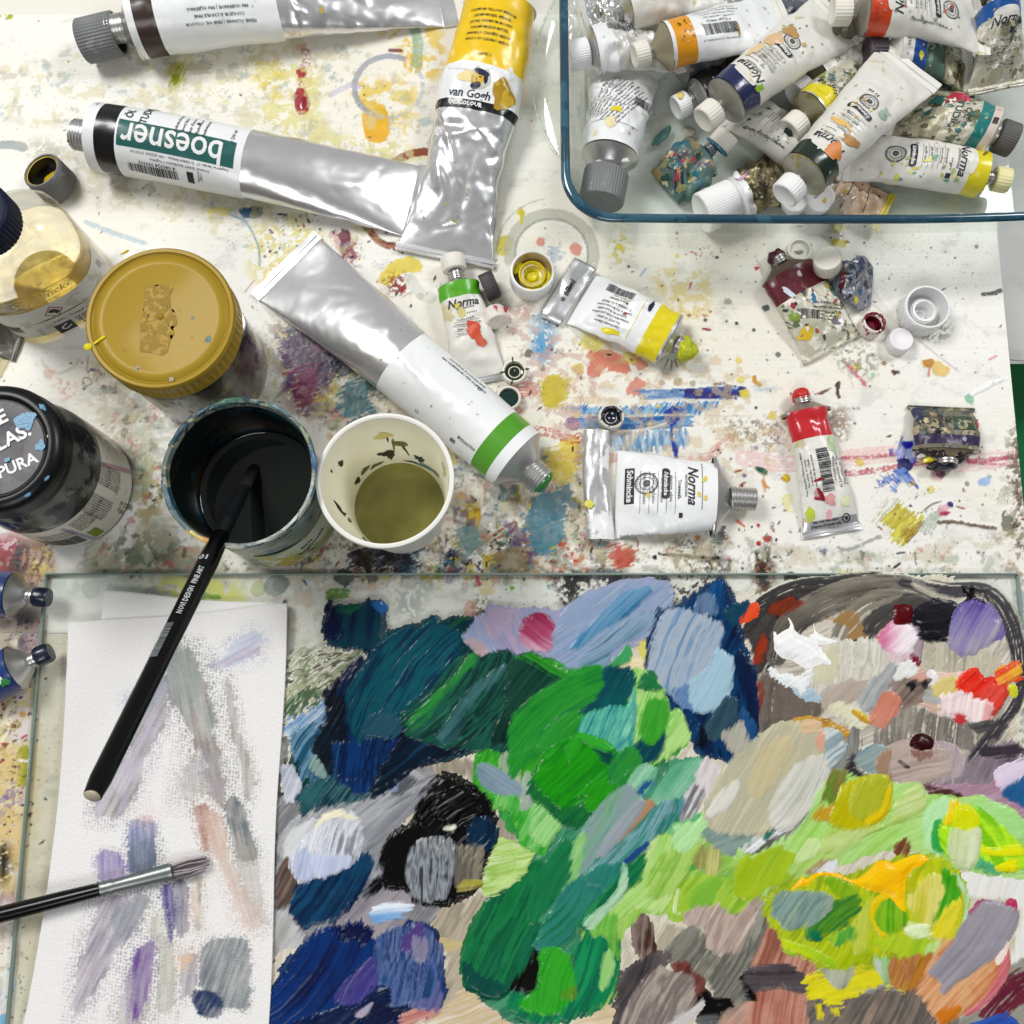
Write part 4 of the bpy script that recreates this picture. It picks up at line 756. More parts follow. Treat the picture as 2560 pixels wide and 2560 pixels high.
PR = .6
PF = Canvas(px0 - 2, W(1280, 2575)[1] - 2, W(2600, 1440)[0], YP + 2, PR, '#e0dccb')
PF.Z[:] = ZG; PF.top = np.full(PF.X.shape, -1, int); PF.fill = np.zeros(PF.X.shape)
STK = []
M_OIL = mat_attr('wet_oil_paint', .30, coat=.15, bump=(700, .04), spec=.10)
M_FILM = mat_attr('wiped_paint_film', .42, coat=.1)
def P_(s): return [tuple(map(float, q.split(','))) for q in s.split()]
_pile = [None]
def pile(label, cat='paint', name='paint_patch'):
    _pile[0] = empty(name, (0, 0, ZG), label, cat); _pile[0]['_first'] = 1; return _pile[0]
def S(c, pts, ang, cols, th=1.0, rag=.9, dry=0., al=1., gr=None, br=.17, ct=1.0, bl=24., w=None, smooth=0, film=False, name='brush_stroke', edge=2.0, se=2.4):
    """one stroke of paint. pts outline (or path when w = width in crop pixels); ang bristle direction;
    cols mixed in streaks; gr=(angle, amount) colour drift across it; th thickness in mm"""
    pts = P_(pts) if isinstance(pts, str) else pts; cols = [hx(q) for q in cols.split()]
    if w:
        Q = spline(WP(c, pts, ZG), 10, False); hw = w / CR[c][2] / 8.56; pad = hw + 4
    else: Q = spline(WP(c, pts, ZG), 7); pad = 4 + rag * 2
    wn = PF.win(Q[:, 0].min(), Q[:, 1].min(), Q[:, 0].max(), Q[:, 1].max(), pad)
    if wn is None: return
    X, Y = PF.X[wn], PF.Y[wn]; PF.k += 1; k = PF.k; a = math.radians(ang)
    if w:
        d, t = dist_poly(X, Y, Q, False); L = np.linalg.norm(np.diff(Q, axis=0), axis=1).sum()
        i = np.clip((t * (len(Q) - 1)).astype(int), 0, len(Q) - 2); T = Q[i + 1] - Q[i]
        sg = np.sign(T[..., 0] * (Y - Q[i][..., 1]) - T[..., 1] * (X - Q[i][..., 0])); v = d * sg; u = t * L
        sd = d - hw * (.75 + .25 * np.sin(np.clip(t, 0, 1) * np.pi) ** .5)
    else:
        sd, _ = dist_poly(X, Y, Q)
        wx = X + 1.6 * (fbm(X / 11, Y / 11, k + 40, 2) - .5); wy = Y + 1.6 * (fbm(X / 11, Y / 11, k + 60, 2) - .5)
        cv = .0025 * ((k * 7) % 11 - 5); u = wx * math.cos(a) + wy * math.sin(a); v = -wx * math.sin(a) + wy * math.cos(a)
        v = v + cv * (u - u.mean()) ** 2 * .5
    fine = vn(u / (bl * 1.5), v / .62, k + 1); mid = vn(u / (bl * 2.4), v / 1.5, k + 2); big = .6 * vn(u / (bl * 1.6), v / 6.5, k + 3) + .4 * fbm(X / 20, Y / 20, k + 13, 2)
    sd = sd + rag * ((fbm(X / 2.6, Y / 2.6, k + 5, 4, .6) - .5) * 2.2 + (0 if smooth else (vn(u / 9, v / .7, k + 15) - .5) * 1.5 + (vn(u / 12, v / 3.2, k + 16) - .5) * 2.2))
    if not film: sd = sd - (1.15 if not w and not smooth else .3)
    m = sd < 0
    if dry:
        st = .45 * fine + .35 * mid + .35 * (fbm(u / 5, v / 1.3, k + 7, 3) - .1)
        cov = ss(dry - .16, dry + .02, st); m &= cov > .15
    else: cov = 1.
    if not m.any(): return
    e = ss(-.5, edge + 1.4, -sd) ; rid = np.exp(-((-sd - se * .5) / (se * .45)) ** 2)
    hgt = .66 * th * (e * (.62 + .30 * big + .10 * (fbm(X / 4, Y / 4, k + 8, 3) - .5)) +   .14 * rid * e)
    if smooth == 0: hgt = hgt + br * 1.25 * (.15 + 1.3 * ss(.38, .68, fbm(X / 16, Y / 16, k + 21, 3))) * e * ((fine - .5) * .9 + (mid - .5) * 1.2) * min(1, th + .3)
    else: hgt = hgt + .35 * e * (fbm(X / 5, Y / 5, k + 9, 3) - .5)
    hgt = np.maximum(hgt, .012) * (cov if dry else 1)
    n = len(cols)
    t = (.5 + ct * (.95 * (big - .5) + .50 * (mid - .5) + .22 * (fine - .5) + .30 * (fbm(X / 7, Y / 7, k + 11, 3) - .5)))
    if gr:
        g = math.radians(gr[0]); q = X * math.cos(g) + Y * math.sin(g); q = (q - q[m].min()) / max(1e-3, np.ptp(q[m])); t = t * (1 - gr[1]) + q * gr[1]
    t = np.clip(t, 0, .9999) * (n - 1) if n > 1 else t * 0
    i = np.clip(t.astype(int), 0, max(n - 2, 0)); f = (t - i)[..., None] if n > 1 else 0
    CC = np.array(cols); lm = CC.mean(1, keepdims=True); CC = np.clip((lm + (CC - lm) * 1.0) * .96 - .005, .0015, .9); c0 = CC[i]; c1 = CC[np.minimum(i + 1, n - 1)]; col = c0 * (1 - f) + c1 * f
    col = col * (1 + .06 * (fine[..., None] - .5) * 2 * min(1, ct))
    sw = .25 if smooth else 2.5
    amt = (al * (cov if dry else 1)) * ss(-.25 * sw, .8 * sw, -sd + sw * .9 * (mid - .5) + sw * .6 * (fine - .5)); amt = np.asarray(amt)[..., None]
    under = PF.C[wn]; painted = PF.fill[wn][..., None]
    if not film and not dry and al == 1: amt = amt * painted + (1 - painted) * np.maximum(amt, .96)
    col = under * (1 - amt) + col * amt; PF.fill[wn] = np.maximum(PF.fill[wn], 0. if film else m * 1.)
    Z0 = PF.Z[wn]
    if not film and not dry: Z0 = Z0 - .0 + 0 * Z0; Zs = fbm(X / 6, Y / 6, 1, 1) * 0
    # a stroke levels what it is dragged over
    base = Z0.copy()
    if not film and m.sum() > 40:
        loc = base[m].mean(); base = np.where(m, base * (.7) + .3 * loc, base) if th > .5 else base
        base = Z0 + (base - Z0) * e
    Z1 = np.where(m, np.maximum(base + hgt, Z0 + .012), Z0)
    ring = m.copy()
    ring[1:] |= m[:-1]; ring[:-1] |= m[1:]; r2 = ring.copy(); r2[:, 1:] |= ring[:, :-1]; r2[:, :-1] |= ring[:, 1:]
    Zm = np.where(m, Z1, Z0 - .03); Cm = np.where(m[..., None], col, np.where((r2 & ~m)[..., None], col, under))
    gy, gx = np.gradient(sd, PR); gn = np.hypot(gx, gy) + 1e-6; mv = np.clip(sd / gn, -.25, PR * .95) * (r2 & ~m) * (0 if dry else 1)
    sid = len(STK); STK.append(dict(XX=X - mv * gx / gn, YY=Y - mv * gy / gn, w=wn, m=m, r=r2, Z=Zm, C=Cm, par=_pile[0], film=film, name=name))
    PF.Z[wn] = Z1; PF.C[wn] = np.where(m[..., None], col, under); q = PF.top[wn]; q[m] = sid; PF.top[wn] = q
def finish_strokes():
    first = {}
    for sid, s in enumerate(STK):
        wn = s['w']; top = PF.top[wn]; vis = (top == sid) | (s['r'] & ~s['m'])
        for _ in range(2):
            v2 = vis.copy(); v2[1:] |= vis[:-1]; v2[:-1] |= vis[1:]; v3 = v2.copy(); v3[:, 1:] |= v2[:, :-1]; v3[:, :-1] |= v2[:, 1:]; vis = v3
        r = s['r']; cell = r[:-1, :-1] & r[1:, :-1] & r[:-1, 1:] & r[1:, 1:] & (s['m'][:-1, :-1] | s['m'][1:, :-1] | s['m'][:-1, 1:] | s['m'][1:, 1:]) & vis[:-1, :-1]
        if cell.sum() < 6: continue
        idx = -np.ones(r.shape, int); ii, jj = np.nonzero(cell); ny, nx = r.shape
        a = ii * nx + jj; Fq = np.stack([a, a + 1, a + nx + 1, a + nx], 1); us, inv = np.unique(Fq, return_inverse=True)
        V = np.stack([s['XX'].ravel()[us], s['YY'].ravel()[us], s['Z'].ravel()[us]], 1); par = s['par']
        if '_first' in par: del par['_first']; par.location = (float(V[:, 0].mean()) * .001, float(V[:, 1].mean()) * .001, ZG * .001)
        mesh_np(s['name'], V, inv.reshape(-1, 4), M_FILM if s['film'] else M_OIL, par, col=s['C'].reshape(-1, 3)[us])

# thin wiped films first
pile('fine green and brown flecks scattered on the clear glass beside the paper towel', name='paint_smear')
S('a', '110,900 160,560 330,640 520,560 620,620 520,740 380,900 330,1000 180,1010', 40, '#8a9a70 #6c7c58 #a9ac8c', .1, 3, .60, al=.9, bl=3); S('a', '200,700 400,560 620,600 480,760 300,860', 20, '#4c4c40 #6c6c58', .1, 3, .66, bl=2)
S('a', '90,1000 150,860 330,860 300,980 180,1040', 60, '#3c6a4c #55604c', .12, 3, .56, bl=2)
pile('uneven beige residue wiped over the bare glass between the paint patches', name='paint_smear')
S('P', '735,1940 800,1760 900,1640 1180,1580 1400,1600 1700,1520 1860,1480 2000,1480 2350,1440 2545,1600 2550,2000 2550,2580 1700,2590 1100,2590 690,2590 700,2200 720,1900', 55, '#d2c9b4 #c0b6a0 #ded8c8 #b4aa96 #d8cfba', .05, 2.5, film=True, ct=1.5, al=.85, bl=22)
pile('thin wiped black and beige film with arcing streaks, right side of palette', name='paint_smear')
S('c', '20,360 180,190 330,115 700,90 1000,45 1200,110 1500,105 1740,150 1820,260 1900,500 1925,800 1860,1000 1800,1250 1850,1400 1600,1560 1300,1540 1000,1500 700,1440 560,1380 90,1240 70,900 60,600', 30, '#c3bbaa #d6cfbf #9a9285 #dcd6c8', .12, 1.5, film=True, ct=1.5, al=.9)
S('c', '880,1260 930,1000 1150,940 1480,1040 1720,1090 1700,1260 1400,1240 1150,1210', 78, '#4c463f #77706a #a39a8c', .15, 1, .47, film=True)
S('c', '1210,640 1260,520 1450,520 1740,600 1760,740 1500,740 1260,730', 82, '#a8a08c #c4bda6 #8f887a', .15, 1, .44, film=True)
S('c', '90,740 200,720 340,800 520,900 520,1040 330,1090 110,1180 80,1000', 80, '#3f362f #6c6056 #57493f', .2, 1, .34, film=True)
S('c', '-30,420 100,330 330,180 420,260 300,420 230,520 200,700 70,740 50,560', 52, '#1d1a19 #33302d #4a443e', .3, 1, .26, film=True)
S('c', '0,400 130,270 380,150 700,115 1010,80', 0, '#100f10 #2c2824', .25, .8, .40, w=150, film=True)
S('c', '230,620 330,400 560,235 860,150 1150,160 1370,250', 0, '#2c2824 #5c554a #8c8474', .2, .8, .43, w=210, film=True)
S('c', '800,520 880,380 1040,280 1240,250 1430,290', 0, '#1c1a1a #4c4640', .2, .8, .38, w=150, film=True)
S('c', '640,500 720,350 860,240 1060,170', 0, '#5c564c #8b8474', .15, .8, .47, w=120, film=True)
S('c', '1100,95 1400,150 1680,170 1830,360 1895,640 1870,900 1740,1100 1560,1330', 0, '#15141a #3c383e', .25, .8, .42, w=125, film=True)
S('b', '1500,425 1560,370 1640,300 1720,268 1735,300 1690,350 1600,400 1540,435', 42, '#dc3c1c #e8542c #b83018', .7, .9); S('c', '185,280 240,225 330,195 390,240 340,285 225,330', 45, '#8c3420 #6c3020 #a84830', .3, 1.2, .28)
S('c', '90,540 130,450 150,540 120,640 80,660 90,600', 62, '#a03820 #7c3020', .25, 1.2, .36); S('c', '60,850 130,780 120,900 90,1000', 70, '#9c4434 #6c3830', .2, 1.0, .42)
S('c', '1170,110 1330,190 1470,260 1500,300', 0, '#c7c0ae #a8a292', .2, .5, w=70, film=True)
S('c', '1660,160 1740,330 1840,520 1880,700', 0, '#16161c #26262c', .25, .6, .42, w=36, film=True)
S('c', '1540,130 1650,150 1720,140', 0, '#121216', .4, .8, .3, w=50, film=True)
S('c', '560,350 640,330 720,290 800,330 840,480 780,500 690,500 700,400 620,380', 40, '#8c6a38 #a07a40', .15, 1.4, .44, film=True)
S('c', '1430,1380 1600,1260 1880,1180 1940,1370 1750,1500 1500,1560 1250,1520', 60, '#6f6068 #8f808a #3a3238', .25, 1.2, .38, film=True)
S('c', '1200,1500 1500,1500 1700,1480 1960,1350 1960,1700 1750,1600 1450,1560', 20, '#b495a6 #a67f92 #cbb8c8', .5, 1.2)
S('c', '1740,1400 1960,1330 1960,1500 1800,1560', 30, '#d8c4dc #e0d4e4', .7, 1); S('c', '1770,1560 1850,1480 1960,1440 1960,1640 1850,1600', 60, '#1f5488 #34699a', .8, 1)
S('c', '1200,1500 1330,1560 1500,1580 1420,1530 1300,1500', 10, '#5c3a34 #3c2824', .4, 1)
S('c', '1630,1250 1760,1240 1880,1230 1940,1270 1800,1300 1650,1300', 4, '#26222a #443c44', .25, .8, .3)
pile('thin greyish beige wiped film around the thick black paint dab', name='paint_smear')
S('d', '1000,1100 1200,1040 1500,1020 1660,940 1720,1060 1600,1300 1510,1500 1560,1700 1640,1932 1250,1960 1340,1700 1380,1420 1280,1280 1080,1240', 60, '#a3967f #b9ad97 #8f8470 #c8bfab', .12, 1.6, film=True, ct=1.3)
S('d', '1250,0 1640,0 1640,140 1700,330 1800,420 1932,500 1900,720 1740,700 1700,350 1500,130 1300,150', 85, '#a79e8c #8b8070 #beb6a4', .12, 1.4, film=True, ct=1.3)
S('d', '20,1100 300,1080 420,1220 200,1400 40,1500', 70, '#a5a39c #8e8c86', .12, 1, film=True)
S('d', '1250,1960 1400,1780 1560,1640 1780,1740 1932,1960', 20, '#d3cab6 #c9b184 #e2dccd', .12, 1, film=True, ct=1.4)
S('d', '1100,1330 1350,1290 1520,1340 1460,1420 1350,1400', 0, '#d8c88c #b8a070', .15, 1.2, .46, film=True)
S('e', '560,1960 640,1840 820,1760 920,1700 900,1960', 10, '#cdb48c #e0cfae #b98c54', .12, 1, film=True)
S('e', '1100,1180 1300,1200 1420,1260 1300,1430 1160,1430', 60, '#bdb6a0 #a49c86 #d4cdb8', .12, 1, film=True, ct=1.4)
S('f', '1500,760 1960,780 1960,1400 1840,1420 1880,1130 1860,980 1600,960 1520,880', 80, '#efeeea #e2e0da', .2, 1, film=True)
S('f', '430,1620 700,1600 1000,1540 1220,1620 1290,1850 400,1850', 3, '#73736f #8a8a86 #66665f', .3, 1, film=True)
S('f', '1780,1440 1960,1380 1960,1850 1380,1850 1560,1740 1700,1640', 40, '#85857c #9a988e #6c6a64', .3, 1, film=True)
S('f', '1640,1760 1760,1560 1880,1480 1960,1480 1960,1640 1860,1720 1740,1780', 40, '#5c2030 #7a3444', .5, 1.6, .46)
S('f', '560,1750 760,1690 1000,1700 1270,1730 1320,1850 520,1850', 2, '#52427a #6a5c8a #5f5670', .3, 1.2, .30)
S('f', '1560,1850 1700,1770 1820,1750 1860,1850', 20, '#2446a0 #3a62b4', .8, 1)
S('b', '740,720 800,660 960,700 960,760 800,780', 5, '#dcc890 #efe8d8', .3, 1); S('b', '860,540 920,520 930,620 970,680 890,660', 80, '#c9bf3c #dcd27a', .6, .8)

pile('underlying grey, navy and green residue filling the space between the thick paint patches')
S('a', '130,1500 170,1200 330,930 480,740 640,640 760,470 1000,390 1380,360 1380,560 1932,620 1960,1200 1700,1300 1400,1270 1000,1380 640,1560 300,1640', 55, '#0c1c2c #10303c #14403c #0c2028', .3, 1.2, ct=1.2)
S('b', '-20,700 400,720 800,740 1080,900 1230,1240 1030,1420 900,1600 600,1900 200,1930 -60,1932 -200,1500', 50, '#1c7030 #2c8a34 #3c9c48 #1a6038', .3, 1.2, ct=1.2)
S('e', '400,560 700,300 1000,100 1500,0 1440,300 1100,700 700,1200 300,1900 -100,1750 -200,1400 100,900', 52, '#2c7c54 #4c9470 #2a6c50 #6ca884', .3, 1.2, ct=1.2)
S('e', '640,1200 900,900 1150,580 1500,420 1700,700 1960,700 1960,1000 1500,1140 1100,1120 900,1300 860,1700 700,1760', 50, '#8cc04c #a4cc64 #7cb044 #b8d488', .3, 1.2, ct=1.2)
S('f', '120,960 300,820 700,800 1100,660 1400,680 1520,900 1500,1200 1300,1500 900,1480 640,1560 300,1350 140,1150', 60, '#98b01c #b0bc24 #80a020 #c8c828', .3, 1.2, ct=1.2)
S('f', '-80,1100 100,1000 260,1250 700,1600 1200,1600 1400,1850 -80,1850', 60, '#6c6a64 #84766c #565450 #9c8478', .3, 1.2, ct=1.2)
S('d', '160,300 700,200 1240,60 1260,300 900,560 900,1000 1300,1000 1200,1250 560,1300 160,1250 180,700', 50, '#84868a #9a9a9c #74767a #a8a6a2', .2, 1.2, ct=1.2)
S('d', '100,1960 160,1600 500,1220 1200,1200 1340,1400 1340,1800 900,1960', 60, '#0e2450 #1c386c #0a1a3c', .3, 1.2, ct=1.2)
S('b', '920,420 1180,260 1500,110 1660,600 1720,1200 1560,1400 1300,1300 1000,1000', 72, '#0c2040 #123458 #1a4468', .2, 1.2, ct=1.2)
S('b', '-20,330 300,300 700,120 1080,130 1000,440 560,700 0,640', 35, '#8c94b4 #9c9cbc #8c9cb8', .2, 1.2, ct=1.2)
pile('small dark navy dab with a ragged left edge, set apart at top left')
S('a', '340,370 400,290 470,262 600,250 750,235 775,330 770,450 740,570 680,580 560,550 430,530 370,450', 84, '#0a1a34 #0f3444 #12404e #0b2440', 1.5, 1.6, ct=1.2)
S('a', '370,300 430,240 470,300 480,420 420,500 350,420', 60, '#0a1430 #101f44', 1.0, 2.2)
S('a', '690,240 760,235 800,290 760,310', -30, '#1c4f8c #2f6cac', .4, .8)
S('a', '480,290 560,262 600,275 540,310', 20, '#1f5c40 #184c40', .4, .5)
pile('pale blue grey dabs beside the paper towel, at the left edge of the paint')
S('d', '170,700 190,560 330,400 480,380 720,230 960,100 1200,90 1240,240 1000,450 900,640 930,800 800,960 700,1060 640,900 760,700 740,430 600,360 440,430 300,640', 50, '#8b8d92 #a0a2a7 #b2b4b6 #7c7e84', .7, 1.2, ct=1.2)
S('d', '560,1230 760,1000 940,900 1140,960 1110,1130 1060,1250 900,1300 700,1240', 45, '#85808a #9b949a #a49ca0 #776f76', .7, 1.3, ct=1.2)
S('d', '200,690 250,540 330,490 440,440 360,640 250,740', 48, '#c3c6c8 #dadcdc #a9adb2', .9, 1.2)
S('d', '190,60 280,60 330,180 280,300 220,290 190,180', 70, '#b9bdc8 #d4d6de #9aa0b0', .8, 1.2); S('d', '180,1090 270,1150 330,1300 260,1370 150,1340 140,1160', 60, '#a9a9aa #c4c4c4 #94918e', .7, 1.2)
S('d', '1010,240 1040,140 1120,110 1170,150 1080,220', 45, '#4e5058 #62646a', .7, 1); S('d', '985,220 1040,120 1060,110 1030,210', 55, '#7f93b4 #93a2bc', .6, .5)
S('d', '790,740 900,460 1180,240 1230,250 1100,420 960,540 900,660 880,800', 42, '#777a80 #94969c #696c72', .8, .9)
S('d', '860,960 940,760 900,960 780,1010', 45, '#85868c #97989e', .6, .8)
S('d', '150,870 230,730 310,880 260,1060 200,1085 140,1060', 62, '#6c574d #4c3c3a #8b776c', .8, 1)
pile('wide sweep of dark teal and dark green paint with deep blue underneath')
S('a', '80,1080 150,1030 260,1000 340,940 420,970 410,1060 330,1180 200,1330 150,1290 130,1180 80,1130', 40, '#e6edf2 #a7bdd4 #4f7ba6 #dfe6ea', .8, 2.6, .25)
S('a', '130,1160 240,1100 350,1080 330,1260 400,1420 320,1500 230,1450 160,1340', 60, '#2c5f7c #1d4a64 #6f96ae #203f4c', .8, 2.0, ct=1.2)
S('a', '170,1560 260,1480 430,1430 620,1490 640,1560 560,1610 370,1640 220,1700 180,1650', 54, '#1d4a50 #33646a #10303c #4f7f84', 1.0, 2.0, ct=1.2)
S('a', '500,740 640,680 720,900 560,1100 450,1340 400,1430 300,1290 320,1160 390,1010 350,910 410,820', 62, '#0c1016 #151c26 #1d2a38', 1.0, 1.4)
S('a', '540,960 700,900 860,1000 900,1180 870,1380 800,1480 640,1560 480,1500 410,1350 420,1220 520,1180', 76, '#0d2450 #123a70 #0b1c3c #1a4878', 1.3, 1.2, ct=1.3)
S('a', '820,1290 900,1140 1050,1100 1250,1190 1350,1190 1320,1270 1100,1330 960,1400 820,1520 680,1560 740,1400', 38, '#090e16 #111824 #0f2030 #1a3c58', 1.2, 1.8)
S('a', '950,940 1100,800 1250,640 1400,590 1600,570 1800,600 1970,660 1960,860 1800,980 1720,1150 1620,1300 1420,1260 1200,1230 1000,1180 900,1100', 52, '#123430 #1b4a3e #215a48 #0e2a2c #2a6450', 1.3, 1.0, ct=1.4)
S('a', '620,690 680,590 760,490 900,410 1010,400 1100,345 1180,390 1290,420 1310,520 1250,650 1100,820 950,960 880,1010 760,1050 700,1160 560,1180 520,1000 500,900 520,780', 56, '#0e3448 #124a58 #175460 #0d2c44 #134658', 1.6, 1.1, ct=1.3)
S('a', '640,1140 680,1020 800,1000 900,1090 860,1150 720,1160', 50, '#1c3a48 #2b5464 #16405c', .8, 1.3)
S('a', '930,1090 1000,980 1240,750 1350,620 1405,590 1390,660 1280,770 1110,980 1010,1090', 50, '#1f6038 #2f8a3a #215c44', .9, .8, ct=1.2)
S('a', '1160,380 1250,350 1395,365 1350,450 1310,530 1290,420 1220,400', 40, '#0d2834 #123840 #1f5a34', 1.2, .9)
S('a', '1150,1160 1260,980 1420,800 1560,690 1600,700 1460,860 1330,1010 1290,1130 1200,1220', 52, '#2b5456 #3f6c6e #1d4244', .8, 1)
S('a', '1500,1180 1620,960 1800,720 1932,640 1932,740 1760,960 1640,1180', 54, '#0d2422 #16382f #123028', .8, 1)
S('a', '270,1390 300,1300 375,1440', 60, '#74918c #8aa39c', .5, .3)
S('a', '460,880 500,700 620,620 560,760', 60, '#0e1c36 #0b2440', .6, .9)
pile('lavender smear with a round crimson and pink dab, top centre of the palette')
S('a', '1350,420 1450,330 1560,265 1720,310 1932,330 2010,420 2020,560 1960,620 1700,595 1600,560 1440,580 1330,500', 118, '#9c93b4 #8fa0c0 #b49cb4 #7f94b4 #a9a4c0', .9, 1.3, ct=1.4)
S('a', '1460,400 1500,300 1580,280 1650,320 1600,440 1520,480', 110, '#b3a3ba #a698b4', .6, 1); S('a', '1340,500 1400,480 1480,560 1440,600', 0, '#c09a94 #a5a0b0', .4, .8)
S('b', '5,430 50,370 110,335 200,340 255,430 255,520 215,595 120,605 30,565 0,500', 145, '#6c0f22 #8a1c38 #a8486c #cfa4b8 #d4b4c4', 2.0, .7, gr=(-100, .65), ct=1.0)
pile('long slanting stroke of slate blue and lavender, top centre of the palette')
S('b', '230,640 270,440 330,310 480,195 700,135 900,100 1060,120 1110,200 1080,290 1000,330 960,430 900,510 700,560 600,680 420,735 280,720', 38, '#7c92b2 #93a3c0 #8699b6 #a2adc4', 1.0, .8, ct=1.2)
S('b', '430,690 560,540 760,400 980,320 970,400 860,490 680,590 640,700 500,720', 40, '#587e96 #7a98b0 #8ba2ba #4c7086', .8, .9, ct=1.2)
S('b', '370,590 420,500 520,420 640,300 760,180 920,145 965,170 880,260 760,370 620,440 480,560 400,605', 46, '#2f688c #3f789c #5c8fb2 #7398b8', 1.1, .6, ct=1.1)
S('b', '690,700 740,620 790,570 812,640 780,700', 60, '#2a8a50 #4fa668', 1.2, .4)
pile('upright navy patch carrying a broad pale grey blue dab and a light blue dab')
S('b', '1180,300 1280,210 1400,130 1505,105 1500,330 1560,400 1650,600 1720,800 1735,1100 1700,1290 1600,1400 1480,1400 1360,1370 1285,1310 1300,1120 1180,1100 1160,1020 1050,900 880,880 960,740 925,560 980,400 1020,300', 76, '#0a2040 #0f2e52 #123c66 #0b1c38', 1.0, 1.2, ct=1.3)
S('b', '1380,140 1500,100 1498,320 1440,350 1380,260', 80, '#124478 #0e3866 #1a5488', 1.0, 1.0); S('b', '1490,330 1560,280 1650,250 1640,330 1560,400', 60, '#123850 #1a4458', .8, 1.6)
S('b', '1260,300 1330,190 1400,190 1440,280 1420,345 1330,330', 75, '#4c6a8c #627c9c #3c587c', 1.0, .9)
S('b', '1620,600 1720,820 1730,1280 1650,1330 1650,1000 1560,700', 88, '#0a1a34 #10284a', .8, .9); S('b', '1620,1040 1660,1060 1650,1160 1700,1120 1730,1250 1650,1300', 70, '#2f5f8c #16406c', .5, .8)
S('b', '940,700 960,560 1000,440 1060,330 1170,290 1290,320 1400,370 1480,440 1440,620 1340,790 1240,900 1210,1010 1080,910 970,850', 68, '#7f9aba #97abc0 #a8b2be #5f89b0 #9fb0c2', 1.5, 1.0, ct=1.3)
S('b', '1130,900 1240,870 1300,1000 1220,1030 1140,980', 60, '#3c6a9c #6f8fb8', .7, 1.4)
S('b', '1225,940 1250,840 1300,790 1400,690 1440,600 1540,640 1558,760 1530,900 1480,1010 1380,1060 1270,1040', 62, '#8db4cc #a2c2d2 #96b9cc', 1.6, .9, ct=.8)
S('b', '1355,1180 1420,1060 1500,950 1580,960 1602,1050 1560,1160 1480,1240 1400,1250', 58, '#243c4c #35505e #2a4656', 1.2, .8)
S('b', '1480,1220 1560,1150 1620,1118 1652,1200 1640,1310 1560,1348 1510,1290', 70, '#a09f92 #b4b1a4 #8a8c84', 1.0, .8)
S('b', '1290,1280 1320,1130 1380,1260 1330,1320', 80, '#0a1018 #141c28', .8, 1.2)
pile('pale lime and mint layer under the bright green paint')
S('b', '800,770 930,760 1050,900 1110,1040 1160,1040 1235,1230 1150,1340 1030,1400 880,1460 820,1200', 66, '#9fd076 #86c458 #b2da8a #74b848', .9, 1.1, ct=1.3)
S('b', '880,870 940,760 1040,880 960,900', 40, '#1f6a44 #2a7c3c', .7, 1.2); S('b', '1040,1330 1080,1160 1180,1100 1240,1230 1150,1330', 55, '#b6dc88 #a8d47c', .7, .8)
S('b', '1080,1240 1180,1080 1170,1050 1100,1060 1060,1150', 60, '#86c45c #9fd078', .5, .8)
S('e', '860,1290 870,1080 950,930 1040,900 1080,700 1070,620 1200,555 1400,510 1530,400 1570,480 1510,640 1410,800 1330,960 1200,1110 1060,1090 1000,1070 920,1180', 56, '#98cc5c #aed67c #c0dc8c #86c050', 1.0, 1.0, ct=1.3)
S('e', '1260,500 1400,440 1540,395 1500,540 1350,575', 40, '#3f9c6c #62b07c #86c48c', .9, .8)
S('e', '1090,990 1140,800 1200,720 1300,640 1490,590 1420,790 1270,980 1130,1010', 58, '#94c24c #aed070 #82b43c #b8d884', 1.2, .7, ct=1.3)
S('e', '1300,480 1440,460 1540,410 1560,470 1420,640 1320,650', 48, '#a0d890 #b6e0a0', .9, .6)
S('e', '1260,1120 1330,900 1500,840 1620,850 1910,950 1880,1030 1750,1130 1570,1060 1400,1140 1320,1165', 48, '#98c238 #a8cc4c #7fae2c #8fb43c', 1.0, .9, ct=1.3)
S('e', '1400,1060 1500,920 1620,860 1640,900 1540,1060', 40, '#74b038 #86bc40', .6, .7); S('e', '1300,1100 1330,950 1320,1110 1340,1120', 80, '#d4e6b0', .6, .5)
S('e', '1400,780 1470,720 1480,770 1420,800', 40, '#3ca048', .6, .6)
S('e', '1460,760 1500,640 1640,660 1640,800 1560,820', 82, '#a9a860 #8c8a4c #c0c078', .6, .6, ct=1.4)
pile('broad bright green strokes with turquoise and deep teal, centre of the palette')
S('b', '-100,1080 -60,700 120,635 330,745 320,860 180,980 0,1060', 50, '#123028 #1c4638 #0e2420', 1.0, 1.0)
S('b', '-30,640 120,630 330,735 370,785 260,790 100,700', -30, '#248424 #35982c #1a6a20', 1.1, .9)
S('a', '1410,1290 1500,1260 1620,1290 1800,1230 1940,1300 1960,1700 1900,1940 1720,1900 1690,1720 1530,1640 1430,1520 1400,1400', 60, '#329a20 #46aa2c #278a28 #62bc44', 1.2, 1.2, ct=1.3)
S('a', '1560,1320 1650,1300 1720,1400 1790,1600 1700,1660 1640,1500', 80, '#b4b8a6 #98a890 #c8c4b6', .5, 1.2, al=.85)
S('a', '1415,1390 1460,1345 1560,1395 1680,1470 1750,1560 1640,1575 1520,1545 1440,1480', -32, '#5f7888 #7a90a0 #8ea2ac', 1.0, .5, ct=1.1)
S('e', '-10,270 180,280 400,350 480,450 420,570 330,700 220,630 160,470 60,370', 62, '#2f9c2c #56b24c #84c870 #27882c', 1.2, 1.3, ct=1.4)
S('e', '240,510 330,330 480,440 400,600 300,600', 50, '#7cc464 #a0d488 #4caa48', .7, 1.0); S('e', '200,140 250,100 260,330 180,340', 85, '#a8b0a2 #8fa894', .5, 1)
